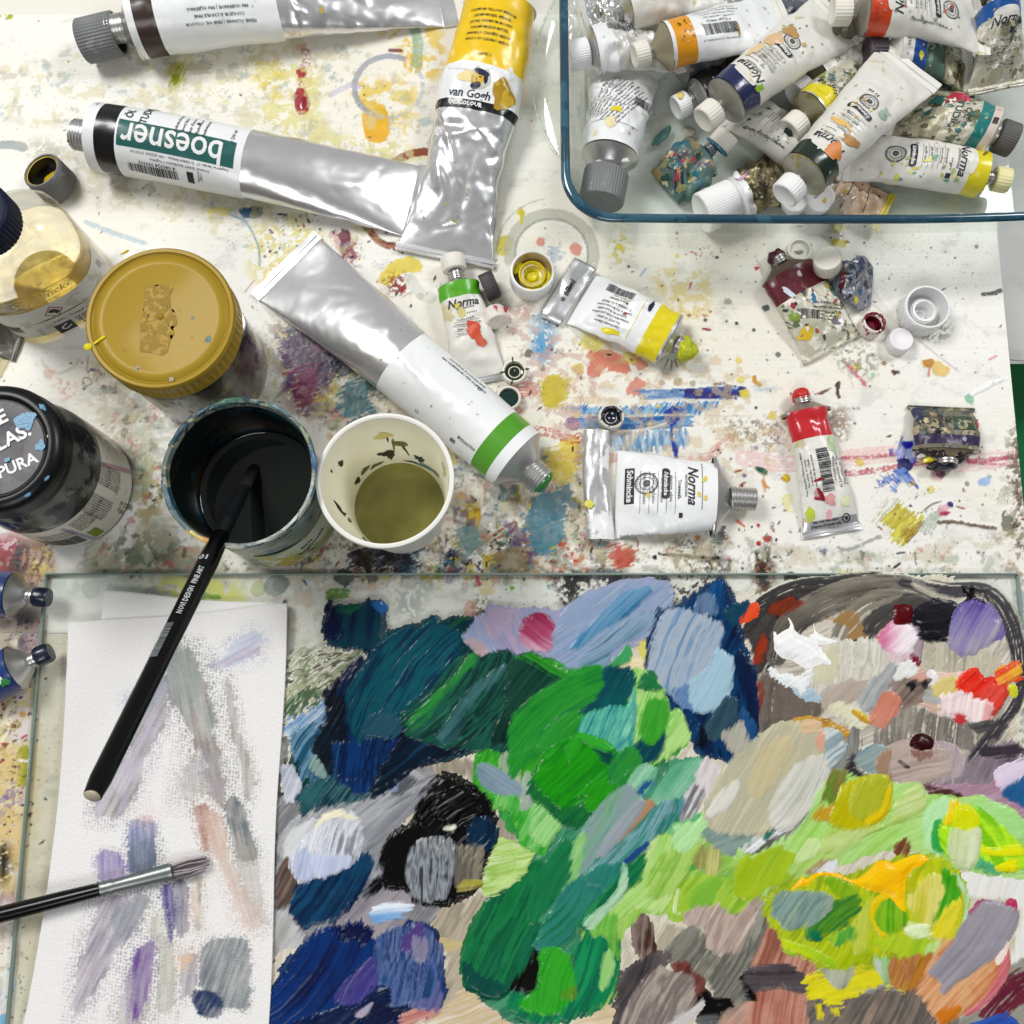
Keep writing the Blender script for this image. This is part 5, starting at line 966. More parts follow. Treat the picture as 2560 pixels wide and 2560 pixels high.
S('b', '600,740 700,718 800,728 835,800 815,900 720,1030 560,1040 430,1060 540,960 600,850', 60, '#0c3c4c #0f4c52 #14585a', 1.2, .7)
S('b', '800,1330 900,1250 1040,1200 1045,1300 960,1420 850,1450 790,1400', 55, '#174e3c #123c54 #1f6444 #2a7a50', .9, 1.0)
S('b', '400,1190 440,1110 560,1040 700,1010 780,1000 835,880 838,1050 835,1190 800,1330 730,1380 660,1330 560,1260', 64, '#1f7478 #43a092 #68bca2 #2f8c86 #7fc8ae', 1.2, .7, ct=1.4)
S('b', '-90,1320 -60,1120 100,930 300,810 480,722 590,738 602,860 540,965 430,1040 428,1140 380,1240 200,1330 80,1420 -60,1540', 38, '#1f7c34 #25882e #2f9234 #1a6c3a', 1.6, .7, ct=1.2)
S('b', '120,1330 220,1160 340,1060 425,1050 425,1150 330,1240 240,1330', 40, '#2a8c30 #38983c', 1.0, .6)
S('b', '865,1160 880,1070 935,975 1000,950 1080,980 1092,1080 1055,1200 960,1290 885,1250', 74, '#33942a #42a034 #288620', 1.5, .6, ct=1.0)
S('b', '60,1640 110,1480 240,1500 300,1700 440,1740 640,1600 800,1470 860,1460 780,1620 640,1760 500,1870 330,1890 230,1800 120,1720', 44, '#1a6436 #1f7034 #165838 #2a7c34', 1.3, 1.0, ct=1.2)
S('b', '110,1560 170,1370 280,1275 400,1222 520,1235 650,1280 695,1370 665,1540 560,1650 420,1700 300,1760 220,1700', 42, '#1c8a18 #249418 #1a7c20 #30a028', 2.1, .8, ct=1.2)
S('b', '330,1330 400,1220 440,1260 430,1340 360,1420', 60, '#2a9a24', 1.4, .4); S('b', '540,1320 620,1330 690,1380 640,1420 560,1360', -20, '#0f3c3c #16504a', .8, .6)
S('b', '430,1215 560,1240 680,1310 640,1340 520,1290 440,1250', -22, '#38a834 #2a9a28', 1.4, .4)
S('b', '655,1580 668,1440 760,1320 860,1345 872,1440 800,1520 735,1600', 50, '#237e2a #2f8c34 #1f7440', 1.5, .6)
S('b', '480,1640 560,1560 700,1600 640,1720 560,1800 490,1760', 55, '#1c8c18 #2f9a20', 1.0, .9)
pile('grey green and blue green sheets of paint slanting down from the green centre')
S('e', '950,190 1010,80 1130,30 1160,120 1060,220', 50, '#7cb894 #98cca8 #5fa884', 1.0, .8); S('e', '1030,220 1100,150 1180,170 1100,260', 40, '#1f4c88 #2f6490', .6, .7)
S('e', '1095,255 1200,130 1330,30 1500,5 1445,170 1340,290 1200,335 1130,310', 52, '#4a9a74 #6cb08c #8cc0a4 #3f8c64', 1.3, .8, ct=1.4)
S('e', '1350,420 1370,280 1460,160 1530,180 1480,330 1400,430', 62, '#8c8c90 #b0aeb2 #6a686e #d0ced0', .7, 1.0, ct=1.4); S('e', '1470,90 1540,-10 1620,60 1590,180 1540,260 1480,180', 75, '#cfc8c8 #dcd6d6 #b8a8a4', .8, 1.0)
S('e', '880,600 1000,450 1075,300 1160,315 1110,400 970,530', 50, '#a87c58 #b89070', .7, .5)
S('e', '660,900 700,760 820,650 950,560 1080,430 1190,320 1370,285 1340,400 1200,540 1010,670 900,780 800,920', 48, '#347c7c #5890a0 #2a7464 #7aa4ac #3f8a7c', 1.3, .8, ct=1.3)
S('e', '880,790 940,740 1100,620 1080,660 960,780', 42, '#1c3f7c #2a5490', .5, .8)
S('e', '560,870 580,700 650,490 770,330 930,190 1030,240 1075,320 1010,430 880,600 700,740 650,870', 56, '#569a70 #74a884 #8c9aa0 #6ca28c #9aa4aa', 1.4, .6, gr=(-30, .35), ct=1.2)
S('e', '740,690 860,500 1000,330 1060,290 1078,360 960,520 820,680', 52, '#8792a0 #98a0a6 #7f8f98', .8, .5)
pile('long dark green strokes reaching down to the bottom edge of the palette')
S('e', '490,960 540,760 600,560 650,560 620,740 600,900 540,1000', 65, '#a8d48c #8cc478 #6cb060', .8, .8)
S('e', '560,1400 640,1280 760,1240 875,1290 895,1450 865,1620 810,1760 650,1850 540,1910 300,1940 140,1880 100,1790 160,1700 400,1850 560,1720', 66, '#0f7446 #148450 #0c6248 #1c8c54', 1.4, 1.2, ct=1.3)
S('e', '690,1260 780,1130 880,1150 895,1300 900,1470 840,1400 800,1300', 80, '#58a434 #7cbc50 #3c9430', .9, .9)
S('e', '-250,1500 -205,1300 -116,1080 24,920 130,820 230,740 340,740 310,900 250,1100 310,1200 290,1340 240,1500 120,1680 0,1740 -120,1710 -225,1650', 62, '#136438 #17703c #1f7a48 #0f5838 #1a6c4a', 1.8, .8, ct=1.2)
S('e', '-240,1480 -120,1560 60,1640 100,1680 0,1740 -130,1715 -225,1640', 50, '#0d4438 #10504a', .7, 1.2)
S('e', '225,1120 290,840 420,650 510,575 548,680 535,850 430,1040 330,1150 260,1190', 60, '#186a40 #1f7848 #145c38', 1.6, .7)
S('e', '110,1660 240,1490 290,1345 345,1420 400,1500 330,1500 300,1640 240,1700', 70, '#040608 #0a0e10', 1.0, .9)
S('e', '285,1330 390,1110 500,940 650,820 870,750 930,780 870,900 720,1050 620,1190 480,1340 330,1395', 52, '#1a6250 #27766a #2f8070 #1c6c48', 1.7, .8, ct=1.3)
S('e', '590,1220 700,1060 850,900 960,780 1085,670 1092,770 1040,900 900,1010 760,1110 650,1240', 50, '#177040 #1f7c48 #125c40 #2a8850', 1.5, .8)
S('e', '640,1180 760,1080 880,960 935,760 955,880 905,1020 800,1130 700,1230', 52, '#86bc94 #a8cfac #b8d8b4', 1.2, .7)
S('e', '165,1770 290,1700 310,1560 335,1400 480,1390 565,1500 575,1700 490,1830 380,1855 220,1835', 74, '#1c8c1c #2a9c24 #38a42c #1f8c28', 1.6, 1.0, ct=1.2)
S('e', '490,1700 575,1640 580,1740 500,1750', 70, '#5c9028 #4c8424', .8, .5); S('e', '755,1640 780,1460 830,1390 862,1500 800,1660', 78, '#a4d484 #84c468', .9, .9)
pile('thick black paint dab with a grey striped lens of paint in it')
S('d', '910,780 930,640 1010,540 1140,440 1180,320 1270,180 1380,110 1480,150 1590,180 1700,290 1745,420 1720,560 1705,720 1650,900 1500,1010 1360,1080 1180,1040 1100,960 940,930', 52, '#050607 #0a0b0e #101216', 2.6, 1.0, ct=1.0, br=.6)
S('d', '1370,90 1430,110 1520,160', 0, '#030405', 2.2, .8, w=44); S('d', '1220,470 1210,380 1290,270 1380,240', 0, '#08090b', 1.6, .5, w=60)
S('d', '1300,400 1340,240 1460,200 1600,260 1650,380 1560,480 1400,480', 30, '#060708 #0c0d10', 1.8, 1.2, br=.7)
S('d', '780,1000 900,860 970,870 900,950', 42, '#06070a #14161c', .7, .9); S('d', '1540,560 1580,440 1660,415 1740,480 1755,620 1680,655 1560,610', 70, '#0c2438 #102f48 #0a1c30', 1.5, 1.0)
S('d', '1100,760 1130,660 1200,590 1310,565 1430,580 1468,700 1430,880 1370,1000 1250,1035 1150,960 1110,860', 89, '#2c3036 #7f858a #a4a9ac #5c6268 #9aa0a4 #3a3f48', 1.4, .7, ct=1.9)
S('d', '1470,640 1550,615 1665,645 1650,800 1600,905 1490,925 1455,860', 84, '#4a4844 #8a8272 #5c5850 #736c60', 1.0, .7, ct=1.6)
S('d', '1465,920 1530,880 1640,890 1645,915 1500,948', 5, '#c9bc48 #8c8440', .9, .9); S('d', '1380,500 1450,480 1440,520', 10, '#d8d8ae #f0f0e0', .7, .3)
pile('white dab with a cream rim over a dark navy dab, beside the paper towel')
S('d', '250,1060 310,900 430,850 700,740 780,680 850,715 835,830 760,960 700,1060 600,1160 460,1215 330,1230 270,1140', 58, '#0a1e3a #10304e #1a4668 #0c2646', 1.8, 1.0, ct=1.3)
S('d', '250,750 340,630 440,480 500,400 620,375 745,425 775,560 765,680 700,760 560,830 420,850 330,885 270,820', 78, '#dcdde4 #eceef0 #b9bfd0 #e4e6ea #8a8e9a', 2.3, .8, ct=1.3)
S('d', '280,760 330,660 420,700 410,840 340,870', 78, '#9cacd0 #c0c8e0 #8090b4', .8, .8); S('d', '440,500 500,400 620,372 745,420 690,435 580,420 510,440', 20, '#ece6c4 #f4f0dc', 1.6, .6)
S('d', '420,700 600,700 700,700 700,760 560,830 430,840', 78, '#b4bcdc #d8dcec', .6, 1.0)
pile('small white and sky blue dab, bottom left of the palette')
S('d', '850,1160 870,1070 1000,1040 1130,1080 1110,1130 960,1170', 8, '#3f88cc #8cb8e4 #dce8f4 #f4f6f8', 1.5, 1.4, gr=(90, .6))
pile('big deep blue and violet patch at the bottom left corner of the paint')
S('d', '70,1960 90,1780 150,1620 270,1450 460,1240 620,1210 760,1190 820,1240 850,1400 860,1600 700,1960', 56, '#0a1c42 #0f2a60 #123472 #0a1a3a', 1.8, 1.4, ct=1.2)
S('d', '600,1230 760,1180 830,1250 780,1330 640,1300', 60, '#0c1e4c #0a1838', 1.0, 2.0)
S('d', '860,1400 900,1290 1000,1240 1180,1200 1320,1300 1345,1500 1335,1700 1300,1815 1140,1790 980,1800 940,1660 860,1640', 82, '#23426e #35568c #5a6c9a #1f3c70 #6c78a0 #2a4a80', 1.6, 1.0, ct=1.7)
S('d', '590,1720 700,1580 840,1440 880,1620 720,1815 640,1790', 58, '#3f3a80 #54488c #2f3470 #605a94', 1.2, .9, ct=1.3)
S('d', '1040,1350 1110,1260 1200,1185 1240,1240 1190,1400 1090,1400', 58, '#4a3678 #5a488c', 1.0, 1.2); S('d', '1160,1320 1250,1330 1240,1450 1170,1450', 85, '#7a7494 #8c88a0', .5, 1.2, .35)
S('d', '250,1970 560,1810 760,1790 860,1700 950,1660 1000,1800 1140,1790 1060,1860 900,1970', 38, '#08142e #0a1c3c #10284e', 1.3, 1.2)
S('d', '730,1850 800,1810 850,1780 800,1860', 40, '#a8a0b4', .5, .5); S('d', '1050,1910 1150,1830 1310,1810 1290,1880 1140,1920', 22, '#9c3c40 #b86a64 #d0a090', .8, 1.6, .3)
S('d', '1130,1790 1300,1720 1340,1640 1350,1790 1280,1830', 75, '#4c5890 #7c74a0', .6, 1.0)
pile('pale lime fan of paint at the right of the black dab')
S('d', '1660,960 1690,800 1720,680 1800,600 1932,630 2020,700 1900,880 1760,970', 12, '#a9cc66 #c4dc94 #94bc50 #d8e8b8', .9, 1.1, ct=1.4)
pile('dark grey under-stroke with a white sliver, below the large beige paint patch')
S('c', '20,1960 200,1820 400,1700 560,1480 640,1330 720,1160 770,1090 800,1200 750,1330 630,1440 570,1560 440,1750 340,1880 250,1960', 56, '#62625e #7c7c78 #8e8e88 #505050', .9, 1.0, ct=1.2)
S('e', '1520,560 1560,500 1700,530 1900,530 2000,470 2080,440 1980,640 1800,650 1700,710 1600,630', 20, '#6c8880 #8aa098 #5c6c68', .9, 1.0); S('e', '1780,650 1900,590 1990,560 2040,600 1960,730 1880,690 1800,700', 30, '#4c4c4a #6a6a66', .9, .9)
S('c', '-40,1960 100,1850 280,1750 330,1790 180,1860 40,1960', 32, '#eceeec #dfe3e0', 1.2, .7); S('c', '120,1860 200,1760 215,1790 150,1870', 60, '#2a6a5c', .6, .5)
pile('large smooth beige paint patch with an ochre top, right of the green paint')
S('P', '1985,1800 2015,1790 2055,1798 2098,1812 2120,1830 2100,1850 2060,1825 2020,1815', 10, '#b8842c #c49638 #a8782a', 1.6, 1.0)
S('c', '480,1420 520,1250 500,1160 560,1110 640,1120 692,1200 680,1280 600,1370 530,1470', 38, '#9fb2b8 #b8c6ca #cdd4d2 #8ca0a6', 1.4, .8, ct=1.4)
S('P', '1762,2035 1778,1965 1825,1905 1880,1855 1940,1812 2005,1803 2050,1830 2060,1880 2042,1930 2020,1975 1990,2010 1960,2050 1900,2085 1830,2088 1782,2072', 58, '#bab497 #c3bb98 #b3b29c #c9c0a0 #bdbcaa', 1.9, .6, ct=.9)
S('c', '190,1640 260,1480 380,1350 520,1290 580,1400 550,1560 450,1690 330,1795 250,1812 180,1740', 56, '#b9bab0 #cccbc0 #d8d6cc #aab0aa', 1.2, .7, ct=1.2)
S('c', '20,1500 80,1300 220,1190 320,1170 300,1300 200,1480 90,1580', 60, '#c2b791 #c9bd96', .7, .8); S('c', '495,1170 540,1130 552,1210 512,1265', 70, '#dcac90 #d09c80', .8, .5)
S('b', '1370,1810 1420,1700 1500,1600 1590,1560 1560,1680 1470,1780', 55, '#c9cabc #dcdad0 #a4b4b8', .8, .5)
S('c', '380,1090 430,1050 520,1080 500,1130 420,1130', 10, '#cfa878 #dcc09c', .8, .9)
pile('glossy pure white paint with pointed peaks and a fanned off white smear')
S('c', '440,690 540,540 680,505 900,508 1080,650 1050,720 950,900 860,1010 760,1070 640,1010 560,930 480,830', 76, '#cbc7b6 #dad6ca #bcb8aa #e0ddd2 #c4bfb0', 1.3, 1.3, ct=1.5)
S('c', '520,890 620,800 760,770 860,800 820,900 640,965 540,935', 40, '#ab9c90 #bcb0a4', .7, 1.2); S('c', '800,900 930,720 1040,660 1060,720 960,900 850,990', 55, '#94989a #b4b6b4 #7f8488', .9, 1.3, ct=1.4)
S('c', '340,850 370,790 450,830 520,910 430,910', 20, '#9cbacc #b8ccd4', .7, 1.0); S('c', '590,960 700,930 870,1030 840,1080 700,1060', 40, '#d8d4ac #e4e2cc', 1.0, 1.4)
S('c', '750,990 800,1000 860,1060 830,1060', -35, '#d8cc3c #b8682c', .7, .6); S('c', '550,600 620,540 640,700 560,780 500,780 480,720', 80, '#d8d4b8 #c9c4a4', .7, .8)
S('c', '180,700 240,720 400,760 450,680 470,740 410,870 330,810 230,775', 30, '#f0f1f0 #dfe4e6', 1.8, 1.4)
S('c', '210,500 250,450 320,420 400,470 480,505 560,600 595,665 520,662 430,690 340,640 260,615 215,560', 30, '#f7f7f5 #f1f2f1', 4.2, .5, smooth=1, edge=4)
S('c', '308,430 322,390 305,345 330,380 345,440', 0, '#f7f7f5', 2.4, .15, smooth=1); S('c', '205,440 225,470 230,560 210,520', 0, '#f4f4f3', 2.2, .2, smooth=1)
S('c', '455,470 485,450 478,385 496,440 560,480 640,505 600,520 500,525', 0, '#f5f5f3', 2.4, .25, smooth=1)
pile('dark crimson bead above a pink and white dab, right of the white paint')
S('c', '1110,385 1230,400 1220,560 1180,680 1110,660 1100,560', 75, '#94848e #a8969e #7a6c78', .8, 1.0); S('c', '1000,580 1120,560 1140,620 1080,650 1000,630', 60, '#d4b4b8 #e4d0d2', .6, .9)
S('c', '1170,600 1210,640 1190,690 1150,640', 50, '#7c1c34', .6, .9)
S('c', '930,480 990,395 1090,383 1170,425 1184,490 1140,580 1050,600 980,560 935,520', 38, '#b0285c #d884a8 #f0e0e8 #f4ecf0 #ecdfe6', 2.3, .9, gr=(-12, .75), ct=.8)
S('c', '1030,300 1045,262 1100,252 1160,270 1155,370 1100,392 1035,382', 85, '#4c0410 #640a1a', 3.0, .4, smooth=1, edge=2.5)
pile('matt black pool of paint beside the violet dab')
S('c', '1160,340 1250,240 1400,225 1490,290 1450,430 1350,470 1230,475 1185,410', 10, '#141418 #1e1e24 #28282e', .8, 1.0)
S('c', '1230,480 1300,450 1400,480 1380,500 1280,510', 4, '#1c1c20', .4, 1.4, .35)
pile('violet dab fading to lilac grey, right side of the palette')
S('c', '1505,120 1550,170 1570,130 1585,190 1640,240 1590,280 1510,270 1540,200', 80, '#0c0c10', 1.0, 1.0)
S('c', '1690,370 1770,390 1795,470 1700,495', 60, '#6c5ea0 #8478b0', 1.0, .8)
S('c', '1418,490 1440,330 1500,255 1600,220 1700,270 1765,370 1720,480 1600,570 1500,592 1430,550', 58, '#47357c #63549a #8a80ae #a59cb0 #b0a8b0', 2.0, .9, gr=(-72, .55), ct=1.2)
pile('bright red dab with pale pink and straw yellow paint beside it')
S('c', '1250,740 1500,715 1560,730 1450,770 1330,800', 12, '#dcaea0 #e8ccc4', .8, 1.2); S('c', '1270,760 1290,720 1340,760 1300,830', 70, '#e8e2e4', .9, .9)
S('c', '1285,820 1400,755 1500,755 1470,870 1350,915 1290,885', 48, '#d0bc6c #dccb84 #c4a84c', 1.4, .8)
S('c', '1465,810 1520,740 1590,708 1680,770 1785,775 1805,880 1720,995 1640,920 1560,885 1480,860', 40, '#d01c10 #e02c1c #e84434 #cc2018', 2.4, 1.0, ct=1.2)
S('c', '1620,880 1720,800 1800,850 1760,950 1700,1000', 50, '#e0584c #d42c20', 1.2, .8)
S('c', '1335,965 1370,890 1450,862 1520,870 1600,905 1700,930 1685,1040 1600,1072 1500,1020 1380,1000', 72, '#f0e4e4 #eccccc #f4ecea #e4a8a4', 2.4, 1.0, ct=1.4)
S('c', '1450,1010 1520,1020 1500,1060 1460,1040', 0, '#c4343c', .8, .8); S('c', '1560,1075 1620,1080 1700,1060 1640,1130 1580,1110', 10, '#303034 #6c6a68', .7, 1.2)
pile('small red and orange paint blob at the far right of the palette')
S('c', '1738,725 1800,672 1890,655 1925,740 1850,785 1760,775', 30, '#dc3c24 #e86c34 #e8b43c #e0442c', 2.0, 1.3, ct=1.5)
S('c', '1815,835 1855,795 1885,850 1850,895', 70, '#d4d42c #bcc030', 1.1, 1.2)
pile('muddy brown and salmon smear between the white paint and the red dab')
S('c', '1000,880 1040,780 1150,720 1270,760 1270,860 1190,930 1050,950', 40, '#5c514c #84746a #a08c80 #4a4240', .9, 1.4, ct=1.4)
S('c', '875,1020 940,900 1020,860 1070,930 1010,1040 940,1095 890,1065', 62, '#bc6c58 #d08c78 #c87c64', 1.1, 1.2); S('c', '1130,730 1240,720 1250,790 1150,780', 20, '#d8a898 #c89484', .7, 1.2)
S('c', '1035,745 1055,665 1150,648 1185,710 1090,765', 40, '#ededea #dcdad6', 1.5, 1.1); S('c', '1100,800 1170,780 1160,840', 50, '#202024', .5, .8); S('c', '1220,790 1265,780 1255,840', 60, '#26282c', .5, .8)
S('c', '1190,940 1300,930 1350,970 1330,1000 1240,960', -18, '#c8a08c #dcc4b4', .6, .9); S('c', '1260,860 1340,900 1360,950 1240,930', 0, '#9ca0a0 #b4b4b0', .6, .8)
pile('pinkish taupe patch topped by a glossy dark brown bead')
S('c', '700,1380 760,1290 820,1420 1000,1460 960,1490 740,1440', 15, '#26262a #4c4a4c', .5, 1.3, .3)
S('c', '765,1315 850,1240 960,1225 1010,1360 930,1415 800,1375', 25, '#7f9498 #9aa8a4 #6f8c98', 1.1, .8, ct=1.3)
S('c', '1300,1240 1440,1230 1505,1350 1440,1440 1300,1460', 70, '#9c8c90 #b8a8ac #84767c', .9, .9)
S('c', '920,1340 1000,1240 1130,1200 1300,1220 1400,1260 1420,1400 1280,1465 1150,1492 1010,1450 930,1400', 12, '#a89488 #bcaca4 #b09c92 #c8bcb8', 1.4, .9, ct=1.2)
S('c', '925,1400 940,1300 1000,1260 990,1380 1000,1440', 70, '#94745c #a48870', .7, .8); S('c', '1075,1335 1130,1365 1125,1378 1072,1348', 0, '#141214', .5, .2)
S('c', '1130,1260 1180,1250 1300,1260 1290,1300 1200,1320', 85, '#7c5048 #94746a', .6, 1.2); S('c', '1138,1215 1175,1162 1240,1145 1305,1195 1290,1245 1200,1255', 0, '#2c0a08 #3c120e', 3.0, .5, smooth=1, edge=2.6)
pile('lime green ground under the yellow dabs, lower right of the palette')
S('f', '-50,640 60,655 200,590 380,470 480,300 560,130 640,70 720,90 900,160 1010,180 1190,165 1265,230 1420,240 1500,262 1660,255 1890,400 1960,640 1960,800 1700,775 1480,745 1320,650 1100,600 900,640 700,690 500,770 330,830 200,890 0,970', 34, '#98ca58 #a8d672 #b4dc88 #8cc44c', 1.0, 1.0, ct=1.3)
S('f', '-60,930 -40,700 60,650 200,600 330,640 400,700 330,830 150,880 60,960', 55, '#96b41c #a4be28 #88b030', 1.0, .9)
S('f', '1030,600 1060,560 1110,555 1150,600 1130,655 1060,650', 60, '#b08458 #6c3c28 #8c5c40', .9, 1.4, ct=1.5)
S('f', '300,760 480,620 620,560 800,560 640,680 480,770', 35, '#a0c860 #b8d480', .9, .7); S('f', '360,700 440,570 520,560 500,640 420,690', 55, '#c4dc98', .8, .7)
S('f', '430,770 520,690 600,680 540,740 480,790', 40, '#a08464 #b09a80', .5, .9, .25); S('f', '480,775 560,715 640,705 600,770', 40, '#e4e6ea', .7, .9)
S('f', '470,390 520,320 600,290 660,180 720,180 680,320 620,400 520,410', 55, '#b88830 #c89c2c #94802c', .9, 1.4); S('f', '560,200 600,80 700,60 710,130 680,190 660,300 560,290', 65, '#52a83c #70742f #8a8448', .9, 1.1, ct=1.4)
S('f', '530,610 640,480 980,440 1060,270 1195,175 1256,260 1215,365 1000,455 760,560 620,625', 26, '#b0cc6c #ccdc98 #bccf7c #a4c45c', 1.5, .8, ct=1.5)
pile('rounded yellow dab on the lime green ground')
S('f', '575,400 640,260 700,160 800,130 900,108 975,108 1018,220 985,380 870,455 700,475 600,450', 62, '#c4a810 #b4b414 #c8c42c #a4ac18', 2.2, .9, gr=(0, .3), ct=1.1)
S('f', '720,300 760,170 900,110 970,120 950,280 880,380 760,390', 66, '#b4b838 #a8b028 #c8c850', 1.0, .6); S('f', '840,420 940,330 1000,200 1012,260 960,380 870,440', 55, '#e4cc10 #d4b80c', 1.2, .6)
pile('lime and yellow dab with two pale petals, right side of the palette')
S('f', '1240,430 1280,320 1360,275 1445,295 1400,390 1345,450 1300,560 1335,650 1260,610', 60, '#a0dc94 #bce8b0 #90d080', 1.2, .8, ct=1.3)
S('f', '1590,420 1640,260 1890,400 1930,560 1800,480', 30, '#b0e090 #a0d880', .7, .9)
S('f', '1290,560 1320,410 1390,480 1395,600 1350,650', 75, '#27983c #38a84c', 1.0, .8)
S('f', '1340,520 1380,400 1460,330 1570,320 1700,400 1790,480 1910,600 1930,740 1760,755 1560,725 1400,665', 122, '#8cd014 #a4e01c #b8ec30 #7cc41c', 1.8, 1.1, ct=1.5)
S('f', '1350,440 1400,370 1430,278 1485,300 1480,400 1400,440', 70, '#f0c80c #e8d818', 1.5, .8); S('f', '1420,430 1460,330 1560,325 1600,420 1560,480 1480,490', 80, '#dcdc14 #ccdc1c', 1.2, 1.1)
S('f', '1590,690 1690,680 1745,760 1640,772', 50, '#44a46c #62b884', .8, 1.4); S('f', '1630,625 1800,605 1915,600 1900,645 1750,655', 5, '#e4e418', 1.2, 1.0); S('f', '1735,745 1860,695 1865,755', 10, '#e8e210', 1.2, 1.1)
S('f', '1392,600 1430,478 1490,486 1530,540 1500,700 1440,700', 80, '#c4d49c #d4e0b4', 1.4, .5); S('f', '1490,560 1530,488 1615,482 1615,600 1565,745 1480,725', 80, '#c8d4a0 #dce4bc #bccc8c', 1.6, .5)
pile('grey streaked brown and black patch at the bottom centre of the palette')
S('e', '1230,1420 1400,1240 1500,1215 1560,1340 1800,1300 1950,1040 1980,1500 1860,1700 1800,1800 1640,1790 1560,1660 1440,1560', 56, '#6c6b62 #86847a #5c5b54 #9a978a', .5, 1.2, .18, ct=1.3)
S('e', '1390,1130 1560,1055 1660,1080 1760,1130 1930,1010 1890,1160 1800,1340 1720,1410 1560,1380 1530,1240 1440,1205', 58, '#b09a8e #c0aca2 #a08c80 #ccbab0', .9, 1.0, ct=1.3)
S('e', '1005,1340 1030,1150 1095,1140 1140,1260 1155,1420 1060,1440', 84, '#2c1a16 #4a342c #8c7c74 #34211c', .9, 1.0, ct=1.4)
S('e', '890,1720 920,1600 1000,1500 1180,1405 1270,1430 1200,1560 1080,1700 920,1960 870,1960', 58, '#2a2628 #4c4648 #6c6462', 1.3, 1.2)
S('e', '1440,1800 1530,1690 1600,1740 1700,1760 1735,1840 1650,1905 1500,1870', 10, '#050506 #0c0c0e', 1.0, 1.4)
S('e', '1280,1500 1390,1490 1500,1590 1535,1660 1440,1760 1420,1640', 55, '#4c1c18 #6c3a34 #8c5c50', 1.2, 1.0)
S('e', '930,1960 960,1800 1060,1640 1200,1520 1290,1560 1420,1570 1452,1680 1440,1780 1340,1890 1260,1960', 58, '#8c7f78 #a3978d #746a66 #b0a499 #948880', 1.7, .8, ct=1.2)
S('e', '1250,1950 1440,1790 1510,1720 1485,1810 1350,1950', 42, '#dad8d6 #c4c0be', 1.0, .8); S('e', '1480,1880 1600,1860 1660,1930 1500,1960', 0, '#4c4c50 #6a6a6c', .5, 1.0)
pile('terracotta and dusty pink strokes with a charcoal lens, bottom of the palette')
S('e', '1640,1932 1700,1820 1900,1740 1932,1560 1990,1540 1990,1960 1640,1960', 40, '#b48c7c #c49c8c #8c7f70', .8, 1.2, ct=1.4); S('e', '1790,1600 1860,1560 1932,1640 1900,1740 1840,1700', 40, '#0c0c12 #1c1c22', .9, 1.0)
S('f', '50,1450 130,1260 200,1150 330,1270 510,1360 480,1500 440,1560 300,1560 100,1480', 68, '#8f5848 #ac7460 #c49480 #9c6452', 1.3, .9, ct=1.5)
S('f', '40,1720 90,1600 240,1570 445,1570 430,1700 395,1860 40,1860', 78, '#98584a #b07464 #c4907c #8c4c40', 1.3, .9, ct=1.4)
S('f', '-10,1540 60,1430 260,1405 400,1480 440,1580 400,1600 240,1575 80,1590', 3, '#2a262a #4e474a #5e565a #3c363a', 1.5, .8, ct=1.0); S('f', '-10,1560 30,1550 80,1630 30,1650', 0, '#0a0a0e', 1.2, .8)
pile('flecked broken yellow paint near the bottom of the palette')
S('f', '455,1480 600,1450 800,1435 900,1440 1000,1490 1100,1590 950,1545 850,1540 800,1600 700,1650 600,1690 500,1640 455,1580', 10, '#d4c818 #e0d828 #c0b420', .9, 2.6, .22)
for q in ('500,1700 530,1690 540,1760 510,1780', '590,1700 640,1720 620,1750', '655,1740 670,1770 655,1780'): S('f', q, 80, '#d8cc20', .7, 1.0)
pile('golden yellow and lime paint mass with rounded swirls, lower right of the palette')
S('f', '1360,1370 1420,1290 1480,1180 1520,960 1480,860 1420,780 1500,830 1540,960 1500,1200 1380,1330', 75, '#c0e4c0 #a8dc9c', .7, .8)
S('f', '530,1440 640,1440 770,1390 745,1520 700,1575 620,1560', 70, '#9ca88c #b4b8a0 #8c9080', .9, 1.0, ct=1.3); S('f', '900,1330 990,1370 1000,1500 930,1470', 80, '#7cc05c #b8ccb0', .8, .9)
S('f', '135,1010 195,915 320,895 420,810 560,780 690,835 850,900 885,1000 865,1200 835,1340 740,1430 640,1450 560,1430 420,1365 285,1290 240,1180 150,1110', 58, '#98b014 #a8bc1c #b8c828 #8ca420', 1.6, 1.2, ct=1.3)
S('f', '270,1250 400,1290 520,1330 640,1400 600,1440 480,1370 300,1320', -25, '#d4dc18 #b8d024 #7cb824', 1.0, 1.3, ct=1.4)
S('f', '870,950 1100,990 1130,800 1200,700 1380,695 1480,860 1512,960 1475,1180 1380,1290 1270,1330 1190,1400 1130,1470 1060,1350 860,1330 830,1200 860,1050', 76, '#acc01c #c4c81c #98bc28 #d0cc20', 1.6, 1.1, ct=1.4)
S('f', '880,1260 1060,1200 1250,1210 1240,1320 1130,1460 1050,1340', 60, '#9cc028 #b0c82c #8cb828', .9, .9)
S('f', '560,830 640,800 740,860 800,960 720,940 620,920', 65, '#74a818 #8cb420 #5c9820', .9, .8); S('f', '750,1180 840,1000 862,1040 830,1280 760,1330', 78, '#c4cc54 #b4c440', .9, .6)
S('f', '425,1190 520,1080 640,980 760,938 795,1030 700,1130 570,1205 470,1245', 38, '#427c24 #58902c #347430 #2f8048', 1.5, .8, ct=1.2)
S('f', '430,1180 490,1170 530,1230 480,1245', 30, '#12704c', .8, .6); S('f', '570,1230 680,1180 745,1160 765,1225 640,1265', 70, '#1f7c54 #4ca040 #9cc030', .9, 1.3, ct=1.5)
